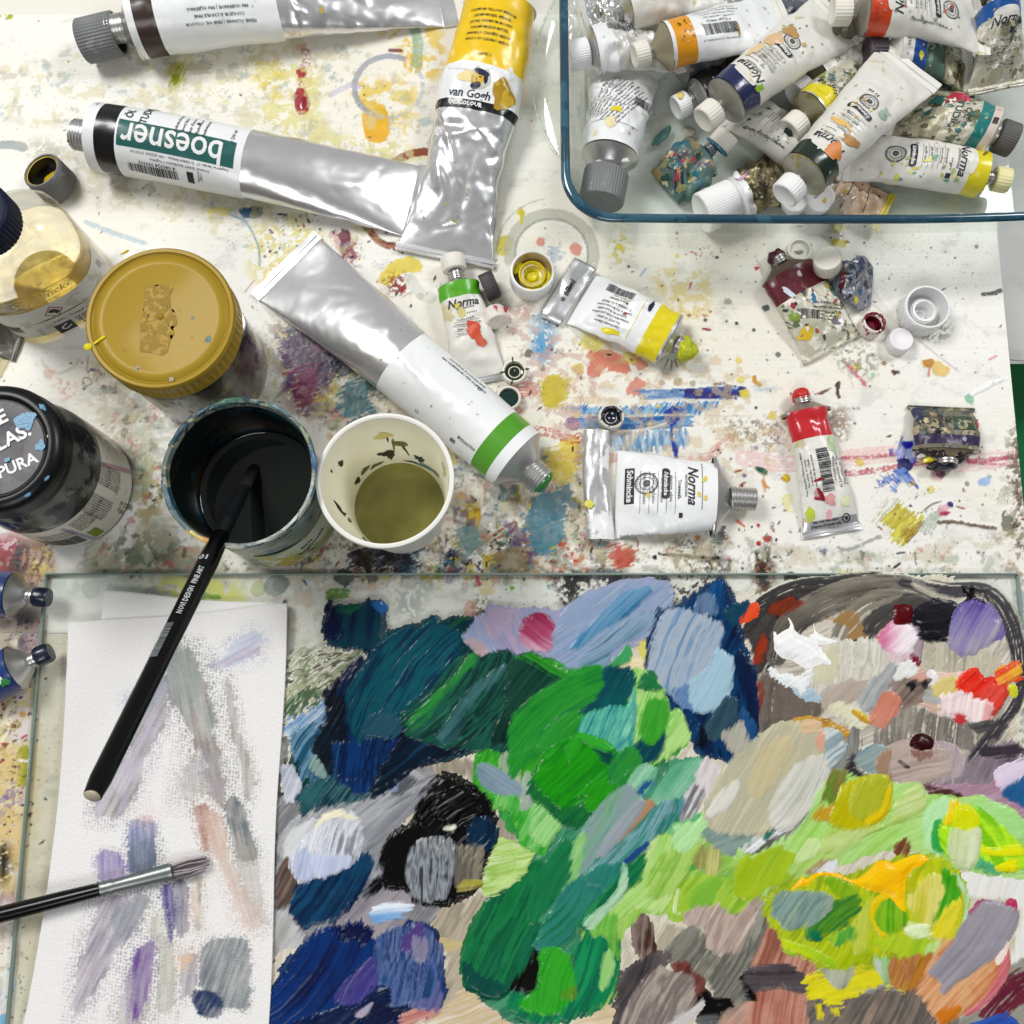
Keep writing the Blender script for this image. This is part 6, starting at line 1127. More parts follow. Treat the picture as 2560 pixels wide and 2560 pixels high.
S('f', '188,1035 220,930 330,900 470,897 605,955 575,1050 440,1130 330,1172 250,1130', 52, '#74928c #8ba49c #6a8680 #94a898 #8a9480', 1.3, .9, ct=1.2)
S('f', '890,1100 925,985 1000,945 1090,1020 1110,1120 1060,1180 950,1195', 82, '#4a9818 #6cac20 #8cbc2c #5ca01c', 1.1, .8, ct=1.4)
S('f', '1150,920 1250,805 1365,825 1372,960 1320,1120 1240,1175 1155,1060', 76, '#c0c038 #d4cc58 #dcd67c #b8bc2c', 1.4, .8, ct=1.2)
S('f', '1295,1095 1350,960 1380,900 1360,760 1430,775 1482,900 1455,1000 1345,1110', 72, '#2f9418 #48a424 #6cb82c', 1.2, .9, ct=1.3)
S('f', '1090,1175 1150,1118 1260,1155 1310,1212 1150,1215', 15, '#cfe4a4 #e4ecc4', 1.2, .9); S('f', '1285,1210 1350,1070 1420,980 1495,970 1465,1130 1390,1240', 66, '#d8cc14 #e4d83c #ccc82c', 1.4, 1.0, ct=1.3)
S('f', '1240,1370 1230,1300 1330,1240 1370,1290 1300,1380', 70, '#a4d064 #c0dc94', 1.0, .9)
S('f', '865,1080 885,970 960,925 1010,945 930,985 893,1080 925,1160 985,1205 930,1210', 60, '#e8bc08 #d8c810', 1.5, .4, smooth=1)
S('f', '1105,900 1130,800 1190,730 1250,680 1275,690 1190,790 1150,900', 62, '#d8c010 #a4b41c', 1.3, .6)
S('f', '318,902 380,830 400,808 430,820 520,775 650,788 760,830 850,770 920,700 985,692 1025,712 1120,672 1225,655 1278,682 1240,705 1150,765 1112,850 1105,1000 1112,1050 1060,1010 1000,940 930,915 880,900 800,870 700,830 600,795 500,800 430,860 360,880', 30, '#f2b404 #f8c008 #fcca14', 3.0, .5, smooth=1, edge=3.2)
pile('diagonal grey violet slab of paint over orange and ochre, right edge near the bottom')
S('f', '1000,1420 1060,1370 1270,1335 1290,1420 1210,1560 1110,1595 1000,1545', 66, '#b47828 #a46848 #c08c3c #946044', 1.1, .9, ct=1.4); S('f', '900,1380 950,1400 1000,1500 980,1540 920,1450', 75, '#c8ccc4 #80b868', .8, .8)
S('f', '1190,1590 1250,1470 1370,1240 1560,1300 1760,1250 1815,1320 1805,1480 1650,1640 1500,1740 1360,1810 1330,1790 1250,1680', 42, '#c07034 #d09060 #dcac80 #c8804c #b85c4c', 1.5, .8, gr=(20, .25), ct=1.4)
S('f', '1540,1740 1680,1610 1780,1420 1815,1330 1820,1460 1740,1620 1620,1720', 46, '#c04c64 #d47c84 #b8405c', 1.0, .8); S('f', '1320,1740 1480,1700 1420,1790 1360,1810', 40, '#c86c1c #d4842c', 1.0, .7)
S('f', '1740,1290 1800,1250 1810,1300 1740,1400', 50, '#f0e0d4', .7, .5)
S('f', '1560,1060 1620,1000 1700,980 1640,1060', 40, '#9c4c6c', .7, .8); S('f', '1815,1010 1830,980 1868,975 1865,1045', 70, '#b8305c', 1.3, .5)
S('f', '1270,1450 1400,1300 1500,1130 1600,1010 1690,985 1865,1035 1872,1130 1780,1290 1640,1420 1480,1520 1375,1605 1350,1530', 48, '#8a8694 #94909a #9e98a0 #a89c9c', 1.7, .6, ct=.9)
finish_strokes()
# ---------------------------------------------------------------- vessels
def gbase(x, y, z): p = W(x, y, z); return p
M_PAPERLAB = mat('#d9d4c6', .6, stains=(('#b5aa98', .62, 90),), name='label_paper')
M_TXT = mat('#2a2a2c', .6, name='label_ink')
def wrapdeco(c, r_of_z, z_ref, ang0):
    """surface map for a round body: x runs round it (counter-clockwise from ang0 degrees), y up"""
    def fn(x, y, lift):
        z = z_ref + y; r = np.array([r_of_z(q) for q in z]) + .12 + lift; a = math.radians(ang0) + x / 37.
        return np.stack([c[0] + r * np.cos(a), c[1] + r * np.sin(a), z], 1)
    return fn
def flatdeco(c, z, ang=0.):
    a = math.radians(ang)
    def fn(x, y, lift): return np.stack([c[0] + x * math.cos(a) - y * math.sin(a), c[1] + x * math.sin(a) + y * math.cos(a), z + lift + 0 * x], 1)
    return fn
# gold lidded jar
HJ = 88; p = gbase(400, 793, HJ); c = (p[0], p[1])
jar = empty('lidded_jar', (c[0], c[1], 0), 'glass jar with matt gold screw lid, a torn sticker patch on top', 'jar')
M_JAR = mat('#4a4238', .12, coat=.4, stains=(('#2b2620', .50, 40), ('#7a6a3c', .62, 55), ('#8a857c', .64, 90)), name='dirty_brown_glass')
lathe('glass_body', [(0, 0), (34, 0), (36.5, 2), (37.2, 8), (37.2, 60), (36, 68), (34, 72), (34, 78)], (c[0], c[1], 0), mats=M_JAR, parent=jar, n=96)
M_GOLD = mat('#9c8020', .55, .15, spec=.2, bump=(500, .03), coat=.1, stains=(('#a98a3a', .66, 70),), vary=.03, name='gold_lacquer')
lathe('lid', [(36.5, 70), (39.2, 70.5), (39.4, 72), (38.9, 74), (38.9, 83), (39.6, 85), (39.6, HJ - 1.2), (38.6, HJ), (37.0, HJ), (36.2, HJ - 1.3), (35.2, HJ - 1.5), (34.4, HJ - .7), (30, HJ - .6), (29.4, HJ - .75), (0, HJ - .7)],
      (c[0], c[1], 0), mats=M_GOLD, parent=jar, n=360, ridge=(3, 4, 60, .35))
D = Decals(); R_ = random.Random(4)
pts = [(-9, 17), (-3, 18.5), (3, 17.5), (5, 18), (5.5, 15), (4, 13), (5, 6), (7, 4), (8, 1), (9.5, -3), (7, -6), (8, -9), (6, -13), (5, -19), (2, -21), (-4, -19.5), (-9.5, -19), (-10, -10), (-10.5, -3), (-9.5, 4), (-9, 10)]
D.add(poly2d(pts, 2.5), mat('#9a7d33', .8, bump=(900, .5), stains=(('#b39547', .52, 300), ('#7d6529', .60, 400)), name='torn_sticker_glue'), 0, 0, 0, 'sticker_residue')
for x, y, r in ((26, -12, 1.7),): D.add(disc2d(r * 1.2, sx=.8), mat('#3f6a5c', .4), x, y, -15, 'paint_spot')
D.add(disc2d(1.0), mat('#5a6a5a', .4), 17, 0, 0, 'paint_spot'); D.add(disc2d(1.4), mat('#857a50', .4), -10, -28, 0, 'paint_spot'); D.add(disc2d(1.3), mat('#8f8468', .4), 8, -34, 0, 'paint_spot')
for i in range(26):
    a = R_.uniform(0, 6.28); r = R_.uniform(4, 33); D.add(disc2d(R_.uniform(.18, .5), 8), mat('#6f5a28', .6), r * math.cos(a), r * math.sin(a), 0, 'paint_spot')
D.build(flatdeco(c, HJ - .50), jar)
lathe('centre_nub', [(1.6, 0), (1.5, .5), (.9, .9), (0, .6)], (c[0], c[1] + .5, HJ - .6), mats=M_GOLD, parent=jar, n=20)
M_YEL = mat('#e3d312', .3, coat=.3, name='yellow_paint')
def blobm(name, loc, r, m, parent, seed=1, sc=(1, 1, 1), n=20, amp=.35, rot=0., d=None):
    """small lump of paint"""
    th = np.arange(n) / n * 2 * np.pi; ph = np.linspace(-np.pi / 2, np.pi / 2, n // 2 + 2); P, T = np.meshgrid(ph, th, indexing='ij')
    D3 = np.stack([np.cos(P) * np.cos(T), np.cos(P) * np.sin(T), np.sin(P)], -1)
    k = 1 + amp * 2 * (vn3(D3[..., 0] * 1.8 + 9, D3[..., 1] * 1.8 + 9, D3[..., 2] * 1.8 + 9, seed) - .5) + amp * .6 * (vn3(D3[..., 0] * 5 + 9, D3[..., 1] * 5, D3[..., 2] * 5 + 9, seed + 1) - .5)
    V = (D3 * k[..., None] * r * np.array(sc)).reshape(-1, 3); ca, sa = math.cos(rot), math.sin(rot)
    V = np.stack([V[:, 0] * ca - V[:, 1] * sa, V[:, 0] * sa + V[:, 1] * ca, V[:, 2]], 1)
    if d is not None: V = V @ frame(d).T
    return mesh_np(name, V + np.asarray(loc, float), grid_faces(n, len(ph)), m, parent)
q = W(220, 868, HJ); blobm('paint_blob', (q[0], q[1], HJ + .2), 1.9, M_YEL, jar, 3, (1, 1, .6)); q = W(248, 850, HJ); blobm('paint_blob', (q[0], q[1], HJ - .2), 2.3, M_YEL, jar, 5, (1.5, .35, .3), rot=.6)
q = W(312, 629, HJ); blobm('paint_blob', (q[0], q[1], HJ - .6), 1.6, M_YEL, jar, 6, (1.6, .4, .4), rot=.5)
# black lidded jar
p = gbase(-14, 1118, 97); c = (p[0], p[1]); HB = 97
jb = empty('lidded_jar', (c[0], c[1], 0), 'dark glass jar with black printed lid and a small-print paper label', 'jar')
prof = [(0, 0), (32, 0), (35.5, 2), (36.5, 7), (36.5, 52), (35.8, 60), (33, 70), (30.5, 76), (29.5, 80), (29.5, 88)]
rz = lambda z: float(np.interp(z, [q[1] for q in prof[2:]], [q[0] for q in prof[2:]]))
lathe('glass_body', prof, (c[0], c[1], 0), mats=mat('#26292c', .15, coat=.2, spec=.3, stains=(('#55594f', .52, 35), ('#1e2124', .50, 60), ('#6c6c5e', .62, 80)), name='dirty_dark_glass'), parent=jb, n=96)
M_BLID = mat('#0f1014', .32, spec=.3, stains=(('#3a5a78', .70, 50),), name='black_lid_lacquer')
lathe('lid', [(30, 82), (34.0, 82.3), (34.3, 83.5), (33.8, 85), (33.8, 92), (33, 95), (30, HB), (27.6, HB + .4), (26.4, HB), (25.8, HB - 1.0), (25.2, HB - 1.2), (24.6, HB - .9)], (c[0], c[1], 0), mats=M_BLID, parent=jb, n=120)
lathe('lid_disc', [(24.6, HB - .9), (20, HB - .9), (14, HB - 1.1), (12.5, HB - 1.4), (0, HB - 1.2)], (c[0], c[1], 0), mats=mat('#5a565c', .45, stains=(('#454248', .52, 40),), name='grey_lid_print'), parent=jb, n=72)
D = Decals(); MW = mat('#e9e9e8', .5, name='white_print')
D.add(text2d('PURE', 10.2, .30), MW, 0, 13, 0); D.add(text2d('LAS.', 10.2, .30), MW, 10, .5, 0); D.add(text2d('PURA', 8.4, .22), MW, 6, -14.0, -4)
BL2 = mat('#5f93b4', .35, bump=(800, .3), name='sky_blue_paint')
D.add(disc2d(4.2, 26, 1.2, .5, 4), BL2, 19.5, 5.5, 0, 'paint_spot', .25); D.add(disc2d(2.2, 20, 1.3, .5, 6), BL2, 21, -10, 30, 'paint_spot', .3); D.add(disc2d(1.4, 16, 1.2, .5, 8), BL2, 3, -9, 0, 'paint_spot', .2)
D.build(flatdeco(c, HB - .72, 29), jb)
def onlid(a, r, z, s_, m, sd):
    a = math.radians(a); blobm('paint_blob', (c[0] + r * math.cos(a), c[1] + r * math.sin(a), z), s_, m, jb, sd, (1.2, .8, .35), n=14, rot=a + 1.57)
onlid(44, 30, HB - .8, 2.6, BL2, 1); onlid(-18, 31.4, HB - 2.5, 2.0, BL2, 2); onlid(-30, 30.5, HB - 1.5, 2.2, BL2, 3); onlid(-52, 30, HB - 1, 2.4, BL2, 4); onlid(10, 32, 90, 1.8, mat('#7c6fa8', .4), 5); onlid(-4, 32, 91, 1.6, mat('#5fb02c', .4), 6); onlid(-100, 27.5, HB + .2, 2, mat('#e8d8d8', .4), 7)
onlid(12, 27.3, HB + .1, .8, mat('#b8b890', .4), 8)
D = Decals(); fn = wrapdeco(c, rz, 26, -26)
D.add(rect2d(84, 46, 2.5), M_PAPERLAB, -6, 4, 0, 'paper_label'); D.add(rect2d(3, 44, 2), mat('#b9909a', .6), 22, 4, 8, 'printed_band', .05); D.add(rect2d(2.6, 40, 2), mat('#a09cb0', .6), -24, 2, 4, 'printed_band', .05)
D.add(rect2d(6, 14, 2), mat('#7c8f1e', .6), -18, -9, 0, 'printed_band', .08)
body = 'ingredients tomato puree\nsalt basil acidity regulator\nbest before see lid store in a\ncool dry place once opened\nkeep refrigerated and use\nwithin three days nutrition\nenergy fat of which saturates\ncarbohydrate sugars fibre\nprotein salt produced for'
for k, (x, y) in enumerate(((14, 8), (14, 22), (-4, 8), (-4, 22), (-15, 14), (-33, 10))): D.add(text2d(body, 1.75, .02, lead=.8), M_TXT, x, y, 90 if k < 5 else 0, 'lettering', .1)
D.add(text2d('340 g\n325 ml', 4.2, .05, .2), M_TXT, 2, -15, 90, 'lettering', .1); D.add(barcode2d(22, 16, 5), M_TXT, -36, -6, 0, 'barcode', .1)
D.build(fn, jb)
D = Decals(); D.add(text2d('25.11.2024  L0 102', 2.4, .02), mat('#6c6c70', .5), 0, 0, 0); D.build(wrapdeco(c, lambda z: 33.85, 88, -30), jb)
# dark water jar
HC = 93; p = gbase(598, 1180, HC); c = (p[0], p[1])
cup = empty('water_jar', (c[0], c[1], 0), 'open glass jar of dark rinsing water, its rim crusted in blue and grey paint', 'jar')
M_CR = mat('#6f7a72', .35, coat=.35, bump=(160, 1.0), stains=(('#2f5560', .50, 50), ('#9a9a84', .54, 60), ('#23404a', .58, 90), ('#c4b880', .68, 70), ('#56523f', .60, 110)), name='crusted_paint_glass')
M_IN = mat('#0b1514', .4, spec=.25, stains=(('#12303a', .52, 30), ('#2a2216', .54, 30)), name='stained_inner_glass')
prof = [(0, 0), (33, 0), (35.5, 2), (36.5, 6), (36.8, 66), (36.2, 72), (37.6, 75), (37.6, 80), (36.6, 82), (38.2, 86), (39.2, 90), (39.4, HC - 1), (38.6, HC), (37.0, HC - .4), (36.2, HC - 4)]
lathe('glass_wall', prof, (c[0], c[1], 0), mats=M_CR, parent=cup, n=128, rnd=.03, seed=3)
lathe('inner_wall', [(36.3, HC - 3.9), (34.8, HC - 10), (34.5, 60), (34.2, 20), (32, 3), (0, 2.4)], (c[0], c[1], 0), mats=M_IN, parent=cup, n=96)
m, n, l, b = new_mat('murky_water'); b.inputs['Base Color'].default_value = (.012, .017, .013, 1); b.inputs['Roughness'].default_value = .03; b.inputs['Specular IOR Level'].default_value = .35; M_WAT = m
lathe('water', [(34.15, 45.7), (33.6, 45.2), (30, 45.0), (0, 45)], (c[0], c[1], 0), mats=M_WAT, parent=cup, n=72)
D = Decals(); rz = lambda z: 37.0
D.add(rect2d(58, 42, 2.5), mat('#b5a23c', .5, stains=(('#8ea06a', .46, 45), ('#c4c8b0', .50, 40), ('#6c5c2c', .60, 90))), 0, 0, 0, 'paper_label'); D.add(text2d('bio\nerdnuss', 7, .1, .3), M_TXT, 0, 4, 20, 'lettering', .15)
D.build(wrapdeco(c, rz, 30, -48), cup)
for a, col, s_ in ((8, '#1f5f98', 3.0), (-122, '#cdbf62', 3.2), (-112, '#d0a262', 3.4), (100, '#31604c', 4), (150, '#33505e', 4), (-160, '#4f6c78', 4), (60, '#5c7a7a', 3.6), (-60, '#8d8f86', 3.4), (-90, '#a4a290', 3), (30, '#8f9478', 3.4), (-30, '#9b9c90', 3.4), (125, '#2c4d58', 3.6), (-140, '#6c7c80', 3.6)):
    r = math.radians(a); blobm('paint_crust', (c[0] + 38.2 * math.cos(r), c[1] + 38.2 * math.sin(r), HC - .8), s_, mat(col, .35, coat=.3, bump=(700, .4)), cup, int(a) + 200, (2.0, .38, .35), n=18, rot=r + 1.57)
# paper cup
HW = 86; p = gbase(962, 1199, HW); c = (p[0], p[1])
wc = empty('paper_cup', (c[0], c[1], 0), 'white paper cup with olive solvent in it and dark drips inside', 'cup')
M_PC = mat('#f0eee6', .5, bump=(300, .05), name='white_cup_paper')
M_PI = mat('#faf7e4', .4, coat=.1, stains=(('#d4d2ac', .70, 60),), vary=.05, name='stained_cup_inside')
lathe('cup_wall', [(0, 3), (24, 3), (24.2, 0), (25.2, 0), (25.6, 3), (33.6, HW - 4)], (c[0], c[1], 0), mats=M_PC, parent=wc, n=96)
lathe('inner_lining', [(33.0, HW - 2.5), (25.2, 6), (24.5, 4.4), (0, 4.2)], (c[0], c[1], 0), mats=M_PI, parent=wc, n=96)
lathe('rolled_rim', [(32.9, HW - 2.6), (33.2, HW - .6), (34.2, HW), (35.4, HW - .4), (35.9, HW - 1.8), (35.4, HW - 3.2), (34.2, HW - 3.9), (33.4, HW - 3.9)], (c[0], c[1], 0), mats=M_PC, parent=wc, n=96)
m = mat('#98944c', .04, vary=.30, spec=.6, name='olive_solvent')
lathe('solvent', [(26.15, 15.4), (25.8, 15.0), (0, 15)], (c[0], c[1], 0), mats=m, parent=wc, n=72)
def in_cup(x, y, lift):       # x along the wall circumference (mm), y height
    r = 25.2 + (HW - 2.5 - 6) * 0 + (33.0 - 25.2) * (y - 6) / (HW - 8.5) - .25 - lift; a = x / 30.
    return np.stack([c[0] + r * np.cos(a), c[1] + r * np.sin(a), y], 1)
D = Decals(); DK_ = mat('#2c2c22', .4, name='dark_drip'); OL = mat('#6c6c3a', .5, name='olive_stain')
def dr(a, y, w, h, m, rot=0, sd=1): D.add(disc2d(1., 22, 1, .55, sd), m, math.radians(a) * 30, y, 0, 'drip_stain', .05 * sd % .2)
def spl(a, y, rx, ry, m, sd, rot=0.):
    V, Fc = disc2d(1., 24, 1, .6, sd); V = V * [rx * 1.5, ry * 1.35]; D.add((V, Fc), m, math.radians(a) * 30, y, rot, 'drip_stain', 0, (a, y))
spl(152, 62, .9, 2.2, DK_, 1); spl(165, 70, .5, 1.5, DK_, 2); spl(196, 52, 1.3, 6, DK_, 3, 15); spl(200, 44, .5, 4, DK_, 4, -10); spl(205, 36, 1.4, 3, OL, 5)
spl(105, 34, 3.4, 2.6, DK_, 6); spl(98, 30, 1.4, 5, DK_, 7, 8); spl(92, 44, .5, 9, OL, 8, 3); spl(84, 48, 3, 3, OL, 9); spl(80, 40, .5, 6, DK_, 10, -12); spl(96, 56, .35, 5, DK_, 11); spl(99, 60, 3, 3, mat('#d8cc84', .5), 12)
spl(62, 32, 2, 4, mat('#1f3c58', .4), 13, 30); spl(48, 26, 2, 7, mat('#6f8e96', .4), 14, 50); spl(120, 22, 3, 1.5, OL, 15); spl(135, 26, 2.5, 2, OL, 16); spl(150, 24, 1.4, 2.6, DK_, 17); spl(72, 20, 4, 1.2, mat('#4f6c78', .4), 18)
spl(236, 40, 1.0, 7, OL, 19, -20); spl(244, 30, 1.6, 6, OL, 20, -25); spl(20, 60, 2, 9, mat('#c8c8a4', .5), 21); spl(-60, 72, .8, 2.4, DK_, 22); spl(-70, 78, 2.4, 1.0, mat('#2c4a5c', .4), 23)
D.build(in_cup, wc)
# solvent bottle
p = gbase(-88, 510, 104); c = (p[0] + 5, p[1] - 5); AB = math.radians(28)
bt = empty('solvent_bottle', (c[0], c[1], 0), 'translucent plastic bottle with a navy cap, a hazard label and yellow liquid inside', 'bottle')
M_BOT = glass_mat('translucent_bottle_plastic', (.90, .90, .86), rough=.12, haze=.22, haze_col='#e4e1d2')
BW, BD = 36, 25
cyl = lambda nm, pr, m: lathe(nm, pr, (c[0], c[1], 0), mats=m, parent=bt, n=120, sq=(1, BD / BW), super_n=3, spin=AB)
cyl('bottle_body', [(0, .4), (33, .5), (35.5, 3), (36, 8), (36, 64), (34.5, 74), (29, 82), (21, 87), (14, 89)], M_BOT)
cyl('liquid', [(0, 1.6), (32, 1.7), (34.4, 4), (34.9, 8), (34.9, 54), (34.6, 54.4), (0, 54.4)], glass_mat('yellow_liquid', (.93, .83, .45), haze=.5, haze_col='#a3862c'))
lathe('neck', [(14, 88), (12, 91), (12, 96)], (c[0], c[1], 0), mats=mat('#dcd9c8', .3), parent=bt, n=48)
lathe('cap', [(18.4, 89), (19, 89.4), (19, 104), (18.2, 105.6), (16.6, 106.2), (0, 106.2)], (c[0], c[1], 0), mats=mat('#0a1430', .5, spec=.25, name='navy_cap_plastic'), parent=bt, n=240, ridge=(1, 2, 48, .25))
def bfn(x, y, lift):
    t = np.clip(x / 37., -3, 3) - math.pi / 2; ct, st = np.cos(t), np.sin(t); k = (np.abs(ct) ** 3 + np.abs(st) ** 3) ** (-1 / 3); r = 36.25 + lift
    X, Y = r * ct * k, r * st * k * (BD / BW + .004); return np.stack([c[0] + X * math.cos(AB) - Y * math.sin(AB), c[1] + X * math.sin(AB) + Y * math.cos(AB), y], 1)
D = Decals(); LB = mat('#dcdad0', .5, stains=(('#c4beb0', .56, 60),), name='white_label_film')
V, Fc = rect2d(98, 36, 2.); V[:, 1] += 23 + 4 * np.cos(V[:, 0] / 18.) * (V[:, 1] > 0) * -1; D.add((V, Fc), LB, 0, 0, 0, 'paper_label')
RED_ = mat('#a03c34', .5); sq = poly2d([(-6, 0), (0, 7), (6, 0), (0, -7)], 2.5); D.add(sq, RED_, -2, 27, 0, 'hazard_symbol', .06); D.add((sq[0] * .82, sq[1]), LB, -2, 27, 0, 'hazard_symbol', .14)
D.add(disc2d(2.1, 14, 1.2, .4, 3), M_TXT, -2.6, 28.3, 0, 'hazard_symbol', .22); D.add(disc2d(1.8, 14, 1.1, .5, 5), M_TXT, -.6, 25.6, 0, 'hazard_symbol', .22)
D.add(text2d('Gefahr / Danger / Peligro', 3.2, .05), M_TXT, 8, 15.5, 0, 'lettering', .1); D.add(text2d('03/12/02', 2.6), M_TXT, -17, 10, 90, 'lettering', .1)
D.add(rect2d(11, 11, 2), M_TXT, -4, 5.5, 0, 'printed_panel', .08); D.add(text2d('U', 8, .2), MW, -4, 5.5, -60, 'lettering', .2); D.add(text2d('DE EN FR\nES NL IT\nTR PL CZ\nRU SE', 2.8, .08), M_TXT, 10, 6, 0, 'lettering', .1); D.add(barcode2d(9, 16, 3), M_TXT, -33, 18, 90, 'barcode', .1)
D.add(text2d('Schmincke', 8.6, .03, .3), mat('#cfb45a', .2, coat=.6), 0, 47, 0, 'embossed_lettering', .35)
for y in (41, 53): D.add(rect2d(56, .6, 2), mat('#c4a544', .2, coat=.5), 0, y, 0, 'embossed_line', .35)
D.add(rect2d(.6, 7, 2), M_TXT, 38, 33, 0, 'lettering', .1); D.add(rect2d(.6, 8, 2), M_TXT, 40, 32, 0, 'lettering', .1); D.add(rect2d(.6, 7, 2), M_TXT, 42, 31, 0, 'lettering', .1)
D.build(bfn, bt)

# ---------------------------------------------------------------- glass dish
ZR = 52
dx0, dy0 = W(1404, 300, ZR)[0], W(1900, 548, ZR)[1]; dx1, dy1 = dx0 + 318, dy0 + 205
dcx, dcy = (dx0 + dx1) / 2, (dy0 + dy1) / 2; DX, DY = (dx1 - dx0) / 2, (dy1 - dy0) / 2
dish = empty('baking_dish', (dcx, dcy, 0), 'rectangular clear glass baking dish with a teal rim, heaped with paint tubes', 'dish')
M_DG = glass_mat('dish_glass', (.95, .975, .965), haze=.10, rough=.03)
def rr(inset, cr, z, n=20):
    """rounded rectangle ring with gently bowed sides"""
    P = []; hx_, hy_ = DX - inset, DY - inset; cr = max(3, cr)
    for sx, sy, a0 in ((1, 1, 0), (-1, 1, 90), (-1, -1, 180), (1, -1, 270)):
        for k in range(n):
            a = math.radians(a0 + 90 * k / (n - 1)); P.append([sx * (hx_ - cr) + cr * math.cos(a), sy * (hy_ - cr) + cr * math.sin(a)])
    P = np.array(P); Q = []
    for i in range(len(P)):
        a, b = P[i], P[(i + 1) % len(P)]; m_ = max(1, int(np.linalg.norm(b - a) / 6))
        for k in range(m_): Q.append(a + (b - a) * k / m_)
    Q = np.array(Q); Q[:, 1] *= 1 + .012 * (1 - (Q[:, 0] / DX) ** 2) - .028 * (Q[:, 0] / DX > .2) * (Q[:, 0] / DX - .2) ** 2 * (Q[:, 1] < 0) * 2.2
    return np.column_stack([Q[:, 0] + dcx, Q[:, 1] + dcy, np.full(len(Q), z)])
def loft(name, rings, m, parent, cap=False):
    k = min(len(r) for r in rings); rings = [r[np.linspace(0, len(r) - .001, k).astype(int)] for r in rings]
    V = np.concatenate(rings); F_ = grid_faces(k, len(rings)).tolist()
    if cap: F_.append(list(range((len(rings) - 1) * k, len(rings) * k)))
    return mesh_np(name, V, F_, m, parent)
loft('glass_wall', [rr(0, 30, ZR - 2), rr(3, 29, ZR - 8), rr(8, 27, 30), rr(12, 24, 12), rr(16, 20, 3), rr(20, 16, .6), rr(26, 12, .5)], M_DG, dish, True)
loft('inner_wall', [rr(5, 28, ZR - 5), rr(11, 25, 30), rr(16, 22, 12), rr(21, 17, 5.5), rr(28, 12, 4.6)], M_DG, dish, True)
M_RIM = mat('#1d4457', .10, coat=.8, stains=(('#2c5a6c', .50, 30), ('#7d98a4', .72, 60)), vary=.08, name='teal_glass_edge')
loft('rim', [rr(5, 28, ZR - 4.5), rr(4.4, 28, ZR - .8), rr(2.6, 29, ZR), rr(.4, 30, ZR - .6), rr(-.6, 30, ZR - 2), rr(.3, 30, ZR - 3.2), rr(3, 29, ZR - 4.6)], M_RIM, dish)
# handle lug at the end
h0, h1 = W(1396, 10, ZR)[1] + 8, W(1388, 398, ZR)[1]; yy = np.linspace(h1, h0, 26); bul = 17.5 * np.sin(np.linspace(0, np.pi, 26)) ** .8
A_ = np.column_stack([dx0 + 1.4 - 0 * bul, yy, np.full(26, ZR - 1.6)]); B_ = np.column_stack([dx0 - bul, yy, ZR - 2 - bul * .10])
V = np.concatenate([A_, B_ + [1.2, 0, 1.4], B_, B_ + [1.2, 0, -2.5], A_ - [0, 0, 4.5]]); mesh_np('handle', V, grid_faces(26, 5, False), M_DG, dish)
tube_path('handle_edge', B_[1:-1], .8, glass_mat('handle_edge_glass', (.80, .86, .84), rough=.05, haze=.25, haze_col='#cfd6d2'), dish, 8)

# ---------------------------------------------------------------- paper towels on the plate
def quad_sheet(name, corners, cv, z0, thick, nu, nv, parent=None):
    TL_, TR_, BR_, BL_ = [W(x, y, z0)[:2] for x, y in corners]; u, v = np.meshgrid(np.linspace(0, 1, nu), np.linspace(0, 1, nv))
    P = (1 - v)[..., None] * ((1 - u)[..., None] * TL_ + u[..., None] * TR_) + v[..., None] * ((1 - u)[..., None] * BL_ + u[..., None] * BR_)
    P[..., 0] += 5.5 * np.sin(v * np.pi) * (1 - u) * (name != 'x') + .8 * np.sin(v * 9) * u
    P[..., 1] += .8 * np.sin(u * 7 + 1) * (1 - v)
    i = np.clip(((P[..., 1] - cv.y0) / cv.res).round().astype(int), 0, cv.ny - 1); j = np.clip(((P[..., 0] - cv.x0) / cv.res).round().astype(int), 0, cv.nx - 1)
    e = np.minimum(np.minimum(u, 1 - u) * nu, np.minimum(v, 1 - v) * nv)
    fi = np.clip((P[..., 1] - cv.y0) / cv.res, 0, cv.ny - 1.001); fj = np.clip((P[..., 0] - cv.x0) / cv.res, 0, cv.nx - 1.001); i0 = fi.astype(int); j0 = fj.astype(int); fi -= i0; fj -= j0
    bil = lambda A: (A[i0, j0] * ((1 - fi) * (1 - fj))[..., None] + A[i0, j0 + 1] * ((1 - fi) * fj)[..., None] + A[i0 + 1, j0] * (fi * (1 - fj))[..., None] + A[i0 + 1, j0 + 1] * (fi * fj)[..., None])
    Z = z0 + thick + bil(cv.Z[..., None])[..., 0] + .8 * (fbm(P[..., 0] / 45, P[..., 1] / 45, 77, 3) - .4); Zt = Z * 1.; V1 = np.dstack([P, Zt]).reshape(-1, 3)
    V2 = np.dstack([P, 0 * Z + z0 + .02]).reshape(-1, 3); C_ = bil(cv.C).reshape(-1, 3)
    Fq = grid_faces(nu, nv, False)[:, ::-1]; b = np.concatenate([np.arange(nu), np.arange(1, nv) * nu + nu - 1, (nv - 1) * nu + np.arange(nu - 2, -1, -1), np.arange(nv - 2, 0, -1) * nu]); N = nu * nv
    lowV = V2[b]; k = len(b); sk = np.stack([b, np.roll(b, -1), N + (np.arange(k) + 1) % k, N + np.arange(k)], 1)
    return mesh_np(name, np.concatenate([V1, lowV]), np.concatenate([Fq, sk]), M_TOWEL, parent, col=np.concatenate([C_, C_[b]]))
M_TOWEL = mat_attr('paper_towel', .9, bump=(350, .12), spec=.2)
q0 = W(55, 2580, 5); q1 = W(725, 1500, 5)
cvp = Canvas(q0[0] - 12, q0[1] - 4, q1[0] + 4, W(110, 1470, 5)[1] + 2, .62, '#e7e5e3')
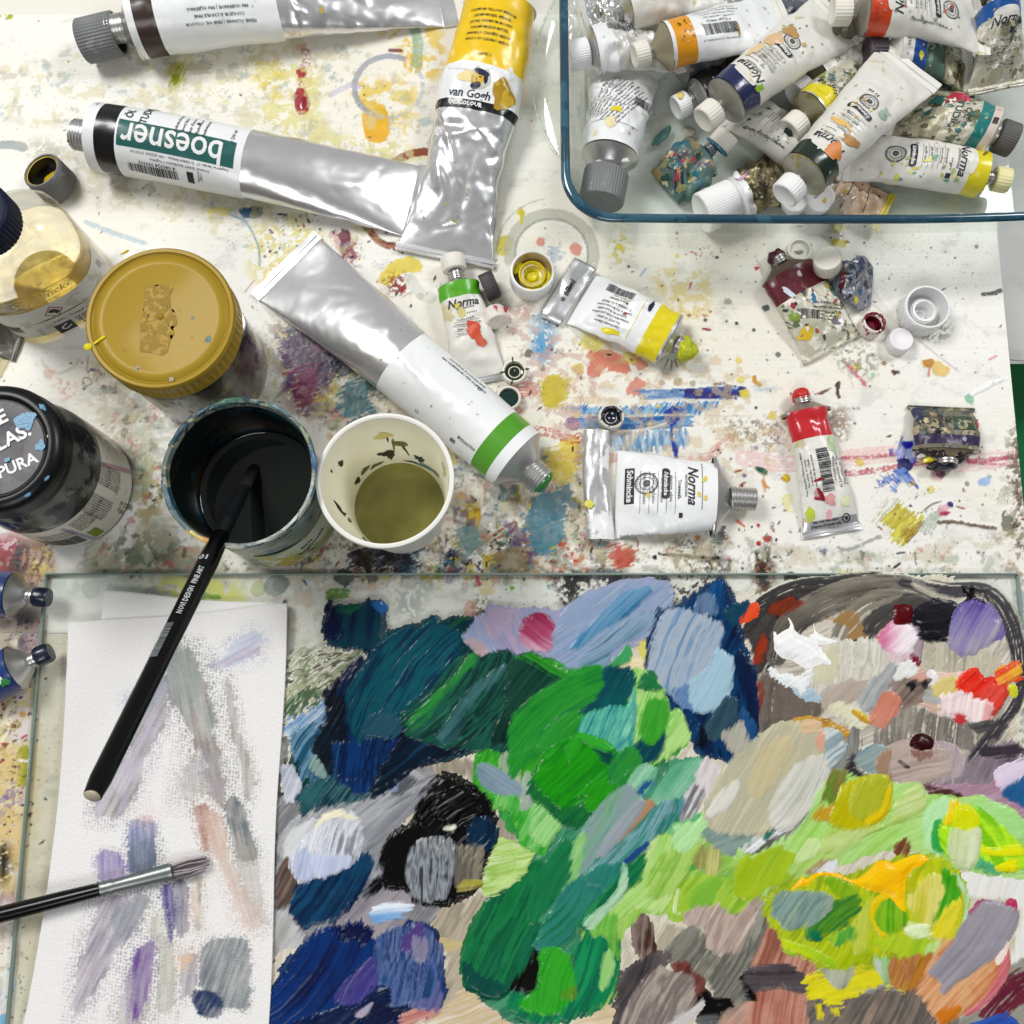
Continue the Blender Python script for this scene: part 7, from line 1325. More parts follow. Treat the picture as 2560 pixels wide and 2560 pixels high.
X, Y = cvp.X, cvp.Y; g1 = np.sin(X / 1.9 * 3.14 + 2.6 * fbm(X / 7, Y / 7, 51, 2)) * np.sin((Y + X * .22) / 1.7 * 3.14 + 2.6 * fbm(X / 6, Y / 6, 55, 2))
cvp.Z += .0 * g1 + .10 * (vn(X / 1.6, Y / 1.6, 5) - .5)
jx = lambda i, j, k: vn(i * 1.37 + .31, j * 2.11 + .77, k)
wx, wy = X / 1.75, (Y + X * .2) / 1.75; ci, cj = np.floor(wx), np.floor(wy); dm = np.full(X.shape, 9.)
for a in (-1, 0, 1):
    for b in (-1, 0, 1): dm = np.minimum(dm, np.hypot(ci + a + .2 + .6 * jx(ci + a, cj + b, 3) - wx, cj + b + .2 + .6 * jx(ci + a, cj + b, 9) - wy))
EMB = 1 - 2 * ss(.12, .5, dm); cvp.Z += .16 * ss(.5, .1, dm) if False else .28 * (1 - ss(.1, .5, dm))
def stain(c, pts, col, a=.7, ang=70, thr=.0, soft=2.4, col2=None, dots=.55):
    Q = spline(WP(c, pts, 5), 6); w = cvp.win(Q[:, 0].min(), Q[:, 1].min(), Q[:, 0].max(), Q[:, 1].max(), 6)
    if not w: return
    X, Y = cvp.X[w], cvp.Y[w]; cvp.k += 1; k = cvp.k; sd, _ = dist_poly(X, Y, Q); r = math.radians(ang); u = X * math.cos(r) + Y * math.sin(r); v = -X * math.sin(r) + Y * math.cos(r)
    f = .9 - sd / soft + (fbm(X / 4, Y / 4, k, 4) - .5) * 3.2 - thr + dots * 3.2 * EMB[w] * np.exp(-np.clip(-sd, 0, 9) / 5)
    m = ss(-.3, .5, f) * (1 - .45 * dots * ss(.2, .9, EMB[w]) * ss(.2, .7, fbm(X / 9, Y / 9, k + 2, 3) + .1)) * (.68 + .55 * vn(u / 14, v / 1.0, k + 5)) * (.7 + .45 * fbm(X / 7, Y / 7, k + 6, 3))
    cc = hx(col)
    if col2: t = ss(.35, .65, fbm(u / 12, v / 4, k + 7, 3))[..., None]; cc = cc * (1 - t) + hx(col2) * t
    cvp.put(w, np.clip(m * a, 0, 1), cc, 0)
stain('L', [(1300, 760), (1400, 740), (1500, 620), (1600, 570), (1680, 620), (1660, 720), (1560, 780), (1430, 820), (1330, 830)], '#a59ab4', .8, 30, col2='#b4bcd4')
stain('L', [(1080, 680), (1140, 650), (1250, 720), (1310, 850), (1360, 1050), (1400, 1250), (1440, 1500), (1440, 1700), (1330, 1650), (1290, 1400), (1220, 1290), (1160, 1150), (1060, 1030), (1030, 880)], '#7c8482', .85, 105, col2='#8a7f78', soft=4)
stain('L', [(1040, 760), (1200, 700), (1290, 850), (1300, 980), (1180, 1060), (1070, 960)], '#8d9894', .7, 100, soft=4)
stain('L', [(1430, 920), (1480, 920), (1530, 1200), (1600, 1400), (1610, 1640), (1540, 1640), (1530, 1450), (1460, 1200)], '#8e8b80', .75, 95, soft=2)
stain('L', [(1000, 880), (1060, 870), (1090, 1000), (1060, 1180), (960, 1360), (880, 1600), (780, 1760), (600, 1760), (640, 1600), (760, 1400), (860, 1200), (940, 1000)], '#a19aac', .85, 65, col2='#8f8b8c', soft=3)
stain('L', [(780, 1000), (850, 960), (1020, 890), (1070, 940), (1000, 1040), (860, 1080)], '#9da2b8', .55, 65)
stain('L', [(1180, 1400), (1300, 1350), (1430, 1500), (1420, 1680), (1280, 1640), (1150, 1600)], '#a49aa4', .6, 100, soft=6, col2='#9a948a'); stain('L', [(1120, 1500), (1250, 1560), (1250, 1680), (1150, 1660)], '#a8a898', .4, 90, soft=6)
stain('M', [(1220, 300), (1300, 280), (1350, 340), (1340, 520), (1360, 600), (1300, 560), (1250, 420)], '#a5786a', .85, 110, soft=1.4); stain('M', [(1290, 320), (1420, 340), (1480, 600), (1600, 860), (1700, 1050), (1560, 1060), (1440, 820), (1340, 560)], '#cbb0a2', .8, 110, soft=2.4)
stain('M', [(1440, 250), (1500, 230), (1570, 320), (1610, 480), (1640, 620), (1520, 640), (1470, 480), (1435, 330)], '#6a7174', .95, 105, soft=1.0, col2='#8a8a88'); stain('M', [(1480, 560), (1640, 560), (1690, 900), (1700, 1060), (1600, 960), (1520, 760)], '#aaa69c', .6, 105)
stain('M', [(825, 400), (900, 370), (1000, 400), (1000, 560), (990, 680), (820, 720), (815, 560)], '#7f86ac', .95, 95, soft=1.0, col2='#5f6c84'); stain('M', [(840, 540), (990, 520), (990, 690), (830, 720)], '#646e7c', .8, 95); stain('M', [(860, 370), (900, 340), (980, 350), (960, 400), (880, 410)], '#d8b8b4', .7, 90)
stain('M', [(625, 590), (690, 570), (770, 600), (800, 760), (640, 780), (620, 690)], '#8c7cac', .92, 95, soft=1.0, col2='#a294bc')
stain('M', [(620, 880), (960, 830), (960, 920), (860, 1100), (760, 1220), (640, 1440), (480, 1660), (480, 1380), (540, 1150), (600, 980)], '#8c8494', .85, 65, soft=3, col2='#a59aa8'); stain('M', [(720, 940), (960, 840), (940, 960), (820, 1120), (740, 1160)], '#7f8a90', .7, 70)
stain('M', [(1030, 800), (1100, 790), (1120, 940), (1110, 1130), (1075, 1160), (1040, 960)], '#5b4a8c', .95, 98, soft=.9); stain('M', [(1100, 780), (1190, 770), (1210, 930), (1205, 1080), (1120, 1100)], '#5a5c7a', .92, 96, soft=1.1, col2='#8a8294')
stain('M', [(1220, 740), (1300, 720), (1290, 1000), (1290, 1090), (1230, 1050)], '#cdbcaa', .75, 95, soft=2.2, col2='#8e8c78'); stain('M', [(1010, 960), (1050, 1100), (1120, 1200), (1130, 1560), (990, 1600), (1000, 1250), (940, 1080)], '#b4b3a4', .8, 92, soft=3)
stain('M', [(860, 1210), (980, 1140), (985, 1400), (940, 1660), (740, 1690), (790, 1400)], '#9a94a0', .8, 85, soft=3, col2='#a8a69a'); stain('M', [(850, 1230), (980, 1150), (985, 1340), (930, 1560), (860, 1660), (830, 1480)], '#6a4a90', .92, 84, soft=1.4, col2='#8c74a4')
stain('M', [(1140, 1230), (1240, 1220), (1270, 1290), (1250, 1480), (1160, 1500), (1140, 1400)], '#a8a2a8', .85, 90, col2='#8f8a94'); stain('M', [(1130, 1240), (1220, 1220), (1240, 1270), (1170, 1300)], '#dcb890', .8, 30)
stain('M', [(1280, 1200), (1350, 1130), (1480, 1120), (1570, 1130), (1600, 1260), (1590, 1560), (1500, 1580), (1380, 1560), (1290, 1500), (1262, 1320)], '#70767c', .97, 70, soft=.9, col2='#858a8c'); stain('M', [(1225, 1490), (1270, 1460), (1390, 1490), (1420, 1600), (1340, 1635), (1260, 1600)], '#26385a', .98, 60, soft=.7, dots=.3)
under = Canvas(cvp.x0 - 14, cvp.y0, cvp.X.max() + 2, cvp.Y.max() + 2, 1.2, '#eae9e6'); under.Z += .1 * (vn(under.X / 1.6, under.Y / 1.6, 5) - .5)
o = quad_sheet('paper_towel', [(262, 1478), (717, 1513), (670, 2590), (50, 2590)], under, ZG + .1, .5, 90, 160); tag(o, 'lower white paper towel peeking out above the stained one', 'paper towel', 'paper towels on the glass palette')
o = quad_sheet('paper_towel', [(172, 1561), (719, 1512), (669, 2590), (56, 2590)], cvp, ZG + 1.3, .8, 270, 500); tag(o, 'upper white paper towel wiped with grey, violet and blue paint streaks', 'paper towel', 'paper towels on the glass palette')

# ---------------------------------------------------------------- brushes
def lerp(a, b, t): return np.asarray(a) * (1 - t) + np.asarray(b) * t
M_HAN = mat('#060608', .22, coat=.12, spec=.2, stains=(('#54685c', .745, 260),), vary=.0, name='black_lacquered_handle')
a0 = W(646, 1150, 40); a1 = W(232, 1988, 195)
br = empty('paintbrush', W(560, 1330, 60), 'black handled paintbrush leaning out of the dark water jar over the towel', 'brush', 'paintbrushes')
pts = [lerp(a0, a1, t) for t in np.linspace(.30, 1.0, 24)]
tube_path('handle', pts, [float(np.interp(i / 23, [0, .12, .5, .97, 1], [4.3, 5.2, 4.6, 4.3, 3.6])) for i in range(24)], M_HAN, br, 24)
e_ = (a1 - a0) / np.linalg.norm(a1 - a0); blobm('handle_end', a1 + e_ * .3, 3.3, mat('#b5ac98', .5), br, 4, (1, 1, .35), n=16, amp=.1, d=e_)
tube_path('ferrule', [lerp(a0, a1, t) for t in (.12, .17, .18, .19, .24, .25, .26, .31)], [3.2, 3.6, 3.9, 3.6, 3.7, 4.1, 3.7, 4.0], mat('#3a3f44', .3, .8), br, 24)
tube_path('bristles', [lerp(a0, a1, t) for t in (-.02, .02, .07, .13)], [.6, 2.6, 3.6, 3.3], mat('#15161a', .7, bump=(2200, .4)), br, 18, flat=.5)
sd_ = np.cross(e_, [0, 0, 1.]); sd_ /= np.linalg.norm(sd_); up_ = np.cross(sd_, e_)
def bfn2(x, y, lift): s_ = x; th = y / 4.6; return a0 + np.outer(s_, e_) + 5.35 * (np.outer(np.sin(th), -sd_) + np.outer(np.cos(th), up_))
Lb = np.linalg.norm(a1 - a0); D = Decals(); PG = mat('#b9bfc0', .4)
D.add(text2d('10', 4.6, .12), PG, Lb * .40, -.6, -90); D.add(text2d('NOVI DESIGN  FINE ART', 3.1, .08), PG, Lb * .40 + 24, .6, 180); D.add(barcode2d(22, 3.4, 2), mat('#7c8284', .4), Lb * .40 + 58, -1.2, 0, 'barcode'); D.build(bfn2, br)
zt = ZG + 6; b0 = W(512, 2157, zt); b1 = W(-60, 2302, zt + 4)
b2 = empty('paintbrush', W(280, 2210, zt), 'paintbrush with a grey ferrule lying flat on the stained paper towel', 'brush', 'paintbrushes')
tube_path('handle', [lerp(b0, b1, t) for t in np.linspace(.46, 1.0, 14)], [float(np.interp(i / 13, [0, .3, 1], [3.7, 4.2, 4.6])) for i in range(14)], M_HAN, b2, 24)
tube_path('ferrule', [lerp(b0, b1, t) for t in (.14, .15, .16, .28, .40, .415, .43, .445, .46, .47, .48)], [4.6, 4.8, 4.6, 4.0, 3.5, 4.1, 3.6, 4.1, 3.6, 4.2, 3.8], mat('#7c8280', .34, .7, stains=(('#5c625f', .60, 80),)), b2, 28, flat=.8)
R_ = random.Random(3); e2 = (b1 - b0) / np.linalg.norm(b1 - b0); s2 = np.array([-e2[1], e2[0], 0])
for i in range(60):
    o_ = (i / 59 - .5) * 8.6; base = lerp(b0, b1, .15) + s2 * o_ + [0, 0, R_.uniform(-1.6, 1.6)]
    tip = b0 - e2 * (2.5 - abs(o_) * .55 + R_.uniform(-1, 1)) + s2 * (o_ * .9 + R_.uniform(-.8, .8)) + [0, 0, R_.uniform(-1.5, 1)]
    mid = (base + tip) / 2 + s2 * np.sign(o_) * .8
    bb = tube_path('bristle_tuft', [base, mid, tip], [.42, .40, .12], mat(R_.choice(['#a89ea2', '#cfc8c8', '#5c5458', '#b8b0b2']), .5, name=None), b2, 6)
D = Decals(); sdd = np.cross(e2, [0, 0, 1.]); sdd /= np.linalg.norm(sdd)
D.add(text2d('8', 4.6, .1), PG, np.linalg.norm(b1 - b0) * .895, 0, 90); D.add(text2d('BORSTE', 3.0, .08), PG, np.linalg.norm(b1 - b0) * .955, 0, 180)
D.build(lambda x, y, lift: b0 + np.outer(x, e2) + 4.75 * (np.outer(np.sin(y / 4.6), -sdd) + np.outer(np.cos(y / 4.6), [0, 0, 1.])), b2)
# ---------------------------------------------------------------- paint tubes
def M_(c, **k): return mat(c, **k)
LW = mat('#eceeee', .33, coat=.25, bump=(150, .12), vary=.02, name='white_lacquer')
LWd = mat('#e2e0d8', .42, coat=.1, bump=(150, .2), stains=(('#c9bd98', .62, 60), ('#8c8468', .70, 150), ('#a9b8ae', .70, 80)), name='smudged_white_lacquer')
DIRTY = mat('#a9a48c', .45, .25, bump=(220, .5), stains=(('#5c5540', .52, 110), ('#c9c2a4', .54, 90), ('#3f6a60', .66, 70), ('#e0dccb', .60, 160)), name='paint_smeared_foil')
MESSY = mat('#c4c0ac', .4, .1, bump=(220, .6), stains=(('#5f6a4c', .56, 90), ('#8c4a4c', .68, 90), ('#3a3c44', .62, 130), ('#d8c84c', .70, 70), ('#e8e4da', .56, 120), ('#3f7a8c', .70, 80)), name='paint_splattered_label')
GOLDF = mat('#8f8462', .35, .5, bump=(260, .5), stains=(('#4c4430', .50, 90), ('#b8ad88', .56, 70)), name='crumpled_brass_foil')
INK = mat('#24262b', .5, name='print_black'); TEALI = mat('#173f44', .5, name='print_dark_teal'); GREYI = mat('#5c5e60', .5, name='print_grey'); NAVY = mat('#161e3c', .4, name='print_navy')
CAPG = mat('#77797a', .5, stains=(('#8c8e8e', .6, 90),), name='grey_cap_plastic'); CAPW = mat('#efefee', .45, bump=(300, .05), name='white_cap_plastic', vary=.02)
CAPD = mat('#e6e2d6', .5, stains=(('#3a3c3a', .715, 240), ('#b9a97c', .66, 120)), name='soiled_white_cap_plastic'); CAPB = mat('#3c3438', .45, stains=(('#5c5054', .58, 120),), name='dark_brown_cap_plastic')
GREYD = mat('#5a5852', .5, stains=(('#74716a', .6, 90),), name='dark_grey_cap_plastic'); DARKIN = mat('#0d1110', .5, name='dark_inside')
WHITEIN = mat('#d8d8d4', .5)
def cap(parent, base, d, r, h, m, n=36, inner=None, opening=False, socket=True, fill=None, fill_h=.45, name='cap', ring=True):
    """fluted screw cap; base = centre of the end nearest the tube, d = outward axis; opening=True shows the hollow at the d end"""
    if opening:
        lathe(name, [(0, 0), (r - .7, 0), (r, .7), (r, h - 1.0), (r - .25, h - .9), (r - .25, h - .25), (r - .6, h), (r - 1.3, h), (r - 1.6, h - .5)], base, d, m, parent, n * 4, ridge=(2, 3, n, min(.28, r * .025)))
        lathe('cap_inside', [(r - 1.6, h - .5), (r - 2.0, 1.6), (0, 1.4)], base, d, inner or m, parent, 48)
        if socket: lathe('thread_socket', [(r * .52, 1.5), (r * .52, h * .62), (r * .42, h * .64), (r * .40, 1.8)], base, d, inner or m, parent, 40)
        if fill: blobm('paint_residue', np.asarray(base) + np.asarray(Vector(d).normalized()) * (h * fill_h), r * .5, fill, parent, int(abs(base[0])) + 3, (1, 1, .3), n=20, amp=.35, d=d)
    else:
        lathe(name, [(r * .55, 0), (r - .3, 0), (r, .4), (r, h - .9), (r - .15, h - .5), (r - .7, h), (r - 1.2, h - .02), (r - 1.5, h - .3), (0, h - .3)], base, d, m, parent, n * 4, ridge=(2, 3, n, min(.28, r * .03)))
class Tube:
    def __init__(s, label, A, B, R, Wc, z0=0., z1=0., bq=1., p=1.7, crump=.5, group=None, bands=(), body=None, wl=None, seed=1, cres=0., crimp=7., crimp_m=None, shoulder=(7., None), neck=(6., 9.), neckm=None, name='paint_tube', bend=0., pinch=None, ridge_thread=True, lip=True):
        s.grp = group; s.R, s.bq, s.p, s.seed, s.cr, s.cres = R, bq, p, seed, crump, cres
        s.A = W(A[0], A[1], z0 + R * bq); s.B = W(B[0], B[1], z1 + 1.2); s.z0, s.z1 = z0, z1
        s.a0 = R * (1 + (1 - bq) * .45); s.Wc = Wc / 2; s.wl = wl; s.bend = bend; s.pinch = pinch
        h = s.B - s.A; s.L = math.hypot(h[0], h[1]); s.e = np.array([h[0], h[1], 0]) / s.L; s.side = np.array([-s.e[1], s.e[0], 0]); s.L = float(np.linalg.norm(h)) ; s.Lh = math.hypot(h[0], h[1])
        s.t = empty(name, (s.A[0], s.A[1], z0), label, 'paint tube', group); s.D = Decals()
        NV = max(14, int(s.L / 1.15)); NU = 60 if group else 84
        R_ = random.Random(seed); s.folds = [(R_.uniform(.35, .93), R_.uniform(-.7, .7), R_.uniform(0, 3.14), R_.choice([-1, 1, 1]) * R_.uniform(.5, 1.3), R_.uniform(2.2, 7), R_.uniform(9, 28)) for _ in range(int(4 + 5 * cres + 4 * crump))]; v = np.linspace(0, 1, NV); th = np.linspace(0, 2 * np.pi, NU, endpoint=False)
        T, V = np.meshgrid(th, v); P = s.surf(T, V).reshape(-1, 3); Fq = grid_faces(NU, NV)[:, ::-1]
        mats = [body or METAL]; fm = np.zeros(len(Fq), int); vm = (np.arange(NV - 1) + .5) / (NV - 1) * s.L
        row = np.repeat(np.arange(NV - 1), NU)
        for (s0, s1, m) in bands:
            if m not in mats: mats.append(m)
            fm[(vm[row] >= s0) & (vm[row] < s1)] = mats.index(m)
        used = sorted(set(fm)); 
        # every printed band is a part of its own
        names = {0: 'body'}
        for k in used:
            sel = Fq[fm == k]; us, inv = np.unique(sel, return_inverse=True)
            nm = 'foil_body' if k == 0 else ('label_panel' if mats[k] in (LW, LWd, MESSY) else 'colour_band')
            mesh_np(nm, P[us], inv.reshape(-1, 4), mats[k], s.t)
        # tail fold
        if crimp:
            n = 24; w = np.linspace(-1, 1, n); ks = np.array([0, .15, .5, .9, 1.0]) * crimp; top = []
            bm_ = crimp_m or (LWd if group else METAL)
            for k in ks: top.append(s.B + s.e * (k - .8) + np.outer(w * (s.Wc + .4), s.side) + np.array([0, 0, 1]) * (1.0 + .35 * np.sin(w * 5 + seed)[:, None] * (k / crimp)))
            top[0][:, 2] += .15
            Tn = np.concatenate(top); Bn = Tn - [0, 0, 1.9]; N = len(Tn); q = grid_faces(n, 5, False); b = np.concatenate([np.arange(n), np.arange(1, 5) * n + n - 1, 4 * n + np.arange(n - 2, -1, -1), np.arange(3, 0, -1) * n])
            sk = np.stack([b, np.roll(b, -1), np.roll(b, -1) + N, b + N], 1); o = mesh_np('crimped_end', np.concatenate([Tn, Bn]), np.concatenate([q, q[:, ::-1] + N, sk]), bm_, s.t, smooth=True); sharp(o, 45)
            tube_path('fold_line', [s.B + s.e * (crimp * .42) + s.side * q_ * s.Wc + np.array([0, 0, 1.25]) for q_ in np.linspace(-1, 1, 12)], .45, bm_, s.t, 6)
        hs, sm = shoulder; rn, ln = neck; s.M = np.column_stack([-s.side, [0, 0, 1.], -s.e]); tilt = None
        dz = (s.z1 - s.z0) / s.L; s.d = -s.e
        if hs:
            lp = [(R - .1, -1.6), (R + .35, -.9), (R + .35, .2), (R - .4, .7)] if lip else [(R - .1, -.6), (R - .3, .4)]
            lathe('shoulder', lp + [(R * .78, hs * .33), (rn + 2.2, hs * .82), (rn + .6, hs), (rn, hs + .3)], s.A, mats=sm or METAL2, parent=s.t, n=72, M=s.M @ np.diag([s.a0 / R, bq, 1.]) if bq < .98 else s.M)
            pr = [(rn, hs)]; z = hs + .6
            while z < hs + ln - 1.0: pr += [(rn, z), (rn + .55, z + .45), (rn + .55, z + .75), (rn, z + 1.2)]; z += 1.9
            pr += [(rn, hs + ln - .4), (rn - .5, hs + ln), (rn * .55, hs + ln), (rn * .5, hs + ln - 2)]
            lathe('threaded_neck', pr, s.A, mats=neckm or METAL2, parent=s.t, n=56, M=s.M)
        s.tip = s.A - s.e * (hs + ln); s.hs, s.ln, s.rn = hs, ln, rn
    def surf(s, T, V, lift=0.):
        c, sn = np.cos(T), np.sin(T)
        a = s.a0 + (s.Wc - s.a0) * V ** 1.15
        if s.wl: a = np.interp(V, [q[0] for q in s.wl], [q[1] for q in s.wl])
        b = s.R * s.bq * (1 - V ** s.p) + .9
        if s.pinch: b = b * np.interp(V, [q[0] for q in s.pinch], [q[1] for q in s.pinch])
        b = np.maximum(b, .9); k = s.seed
        wv = ss(0, .12, V) * (1 - .75 * ss(.9, 1., V)); X = a * c; L = s.L
        f = (fbm(V * L / 22 + 3, X / 18 + 2 + (sn > 0) * 7, k, 3) - .5) * 2
        rg = 1 - np.abs(fbm((V * L + X * .8) / 19, (X - V * L * .35) / 15, k + 9, 3) * 2 - 1) * 2.6
        d = s.cr * wv * (1.5 * f) + s.cres * wv * np.clip(rg, 0, 1) * -1.6 + s.cres * wv * (fbm(V * L / 6, X / 6, k + 4, 3) - .5) * 1.4
        for (fv, fx, fa, fh, fw, fl) in s.folds:
            pu = (V - fv) * L; px_ = X - fx * s.R; q1 = pu * math.cos(fa) + px_ * math.sin(fa); q2 = -pu * math.sin(fa) + px_ * math.cos(fa)
            d = d + fh * (s.cr + .35 * s.cres) * 1.6 * np.clip(1 - np.abs(q1) / fw, 0, 1) * np.clip(1 - np.abs(q2) / fl, 0, 1) * (sn > -.2) * wv
        d = d * np.clip(b / 4, .25, 1) + lift
        nx = c / np.maximum(a, .5); ny = sn / np.maximum(b, .5); nn = np.hypot(nx, ny) + 1e-9; nx, ny = nx / nn, ny / nn
        zc = s.z0 + (s.z1 - s.z0) * V + b
        base = s.A[None] + np.multiply.outer(V.ravel() * s.Lh, s.e) + np.multiply.outer((s.bend * np.sin(V * np.pi)).ravel(), s.side)
        lat = (a * c + nx * d).ravel(); P = base + np.outer(lat, s.side); P[:, 2] = np.maximum((zc + b * sn + ny * d).ravel(), s.z0 * (1 - V.ravel()) + s.z1 * V.ravel() + .15)
        return P.reshape(T.shape + (3,))
    def map(s, x, y, lift):
        V = np.clip(x / s.L, 0, .999); a = s.a0 + (s.Wc - s.a0) * V ** 1.15
        if s.wl: a = np.interp(V, [q[0] for q in s.wl], [q[1] for q in s.wl])
        b = np.maximum(s.R * s.bq * (1 - V ** s.p) + .9, .9); rt = np.clip(b / a, 0, 1)
        c = np.clip(np.sin(np.clip(y / a, -1.55, 1.55)) * rt + (y / a) * (1 - rt), -.985, .985); T = np.arccos(c)
        return s.surf(T, V, lift + .22)
    def text(s, body, size, x, y, rot=0, m=None, bold=.02, shear=0., sx=1., lead=1., lift=.05): s.D.add(text2d(body, size, bold, shear, sx, None, lead), m or INK, x, y, rot, 'lettering', lift)
    def panel(s, w, h, x, y, m, rot=0, name='printed_panel', lift=0.): s.D.add(rect2d(w, h, 1.2), m, x, y, rot, name, lift)
    def bars(s, w, h, x, y, rot=0, seed=1, m=None): s.D.add(barcode2d(w, h, seed), m or INK, x, y, rot, 'barcode', .05)
    def spot(s, x, y, rx, ry, m, sd=1, rot=0., lift=.12, rag=.5):
        V, Fc = disc2d(1., 22, 1, rag, sd); s.D.add((V * [rx, ry], Fc), m, x, y, rot, 'paint_smudge', lift + sd % 7 * .02, 0 if max(rx, ry) < 1.7 else (x, y))
    def smudges(s, n, cols, x0, x1, y0, y1, r0=.5, r1=2.2, seed=1):
        R_ = random.Random(seed * 7 + n)
        for i in range(n): s.spot(R_.uniform(x0, x1), R_.uniform(y0, y1), R_.uniform(r0, r1), R_.uniform(r0, r1) * .7, mat(R_.choice(cols), .4), R_.randint(1, 60), R_.uniform(0, 180))
    def cap(s, r, h, m, gap=0., n=36, **k):
        cap(s.t, s.A - s.e * (s.hs + gap), s.d, r, h, m, n, **k)
    def done(s):
        if s.grp: s.smudges(16, ['#8f8a78', '#c8bfa0', '#b4a888', '#5c5a50', '#dcdacc', '#7c8c7c'], 4, s.L - 4, -s.R, s.R, .25, 1.3, s.seed)
        s.D.build(s.map, s.t); return s.t
def norma(t, x0, code='', lines=(), body='', k=1., yo=0., ink=None, pill=True, seal=True, rot=90, panel=None):
    """the maker's front print: name, small lines, black pill and round seal, reading across the tube"""
    if panel: t.panel(6 * k, 18 * k, x0 - 1 * k, yo, panel); t.spot(x0 - 4 * k, yo, 2.5 * k, 9 * k, panel, 3, 0, .0, 0)
    t.text('Norma', 7.6 * k, x0 + 1.5 * k, yo, rot, INK, .16, .35); t.text('PROFESSIONAL', 1.9 * k, x0 + 5 * k, yo + 1, rot, GREYI, .04)
    if code: t.text(code, 2.2 * k, x0 + 8.5 * k, yo - 3 * k, rot, GREYI)
    for i in range(5): t.panel(.7 * k, .8 * k, x0 + 8.7 * k, yo + (2 + i * 1.5) * k, INK)
    for i, ln in enumerate(lines):
        t.text(ln, 2.0 * k, x0 + (12 + i * 3) * k, yo, rot, GREYI); t.panel(.18, 18 * k, x0 + (13.4 + i * 3) * k, yo, GREYI, 0, 'printed_line')
    q = x0 + (13 + len(lines) * 3 + 2.5) * k
    if pill: t.panel(4.2 * k, 14 * k, q, yo, INK, 0, 'printed_panel', .02); t.spot(q, yo + 7 * k, 2.1 * k, 1.6 * k, INK, 4, 0, .02, 0); t.spot(q, yo - 7 * k, 2.1 * k, 1.6 * k, INK, 4, 0, .02, 0); t.text('Schmincke', 3.1 * k, q, yo, rot, MW, .12, .1, lift=.22)
    if seal:
        for r in (6.0, 5.5, 3.6): t.D.add(ring2d(r * k, .32 * k), INK, q + 10 * k, yo, 0, 'printed_seal', .05)
        t.panel(2.6 * k, 3.2 * k, q + 10 * k, yo, GREYI, 0, 'printed_seal', .05); t.D.add(ring2d(1.8 * k, .5 * k), INK, q + 10 * k, yo, 0, 'printed_seal', .1)
        for i in range(22):
            a = i / 22 * 6.283; t.panel(.7 * k, .35 * k, q + 10 * k + 4.6 * k * math.cos(a), yo + 4.6 * k * math.sin(a), GREYI, math.degrees(a), 'printed_seal', .05)

# ---- big tubes on the table
BRN = M_('#35211b', rough=.35, coat=.2); 
t = Tube('large white and silver tube with a brown band, its grey cap off-centre on the neck', (338, 64), (1098, -10), 20.5, 46, crump=.9, cres=.25, seed=11, bands=((0, 5, LW), (5, 17.5, BRN), (17.5, 92, LW)), neck=(8.5, 13), shoulder=(6, None), crimp=9)
t.text('FEINE ÖLFARBE | FINE OIL COLOUR\nCOULEUR À L\'HUILE FINE\nFIN OLIEFARVE | FIN OLJEFÄRG', 2.7, 56, -13.5, 180, TEALI, .04, lead=1.6)
t.spot(118, -13, 1.1, 2.4, M_('#c8a838'), 3); t.smudges(12, ['#8a8a80', '#b0a480'], 40, 170, -16, 12, .2, .6, 3)
t.done(); cap(t.t, t.A - t.e * 36 + [0, 0, -6.5], t.e + np.array([0, 0, .10]), 13.4, 24, CAPG, 44, inner=M_('#2c3230'), opening=True, fill=None)
BLKB = M_('#101114', rough=.25, coat=.3); TEAL = M_('#145a54', rough=.35, coat=.2)
t = Tube('large uncapped tube with a black band and teal printed panel', (246, 345), (1034, 503), 20.3, 49, crump=.32, cres=.12, seed=23, p=2.0, bands=((0, 7, LW), (7, 20, BLKB), (20, 95, LW)), neck=(9, 10), shoulder=(5.5, LW), crimp=11)
t.panel(70, 16, 56, -4.5, TEAL); t.text('boesner', 23, 54, -5.2, 180, MW, .25, sx=.80, lift=.15)
t.text('ÖL', 6.2, 26, 9, 90, TEALI, .1, .12, lift=.2); t.text('STUDIO', 6.2, 35, 11, 90, TEALI, .1, .12); t.text('Elfenbeinschwarz\nIvory black\nNoir d\'ivoire\nElfenbenssort\nElfenbenssvart', 2.8, 63, 9.5, 90, INK, .03, lead=1.5)
t.text('℮ 200 ml', 3.0, 88, 8, 90, INK, .03); t.text('boesner GmbH distribution + logistics\nLiegnitzer Straße 17 · D-58454 Witten · +49 (0)2302 17137-10', 2.3, 59, -16, 180, GREYI, .03, lead=1.4)
t.text('4 040324 939015', 3.2, 45, -20.5, 180, INK, .03); t.bars(30, 6, 42, -25, 0, 3); t.panel(4, 7, 65, -24, INK); t.text('905', 2.6, 3.6, 14, 90, INK); t.text('Pigments\nPBk 9', 1.8, 71, -22, 90, INK)
t.spot(33, 25, 4.5, 4, M_('#dcb94c'), 3); t.spot(66, 11.5, 1.2, 1.0, INK, 5)
t.done(); blobm('dried_paint', t.tip - t.e * .6, 7.8, M_('#0f0f0f', rough=.4, bump=(500, .5), stains=(('#4c4a3c', .56, 200),)), t.t, 8, (.35, 1.0, .85), n=26, rot=math.atan2(t.e[1], t.e[0]), amp=.3)
YL = M_('#f1c70c', rough=.32, coat=.25)
t = Tube('large half squeezed yellow printed tube with a man\'s head, above a small green banded tube', (1250, 20), (1114, 632), 21, 62, crump=1.2, cres=.35, seed=37, p=2.2, bq=.72, bands=((0, 51, YL), (51, 74, LW), (74, 80.5, BLKB)), wl=((0, 23), (.25, 25), (.42, 27), (.55, 25), (.7, 23), (.85, 26), (1, 30)), crimp=5, z1=1.5)
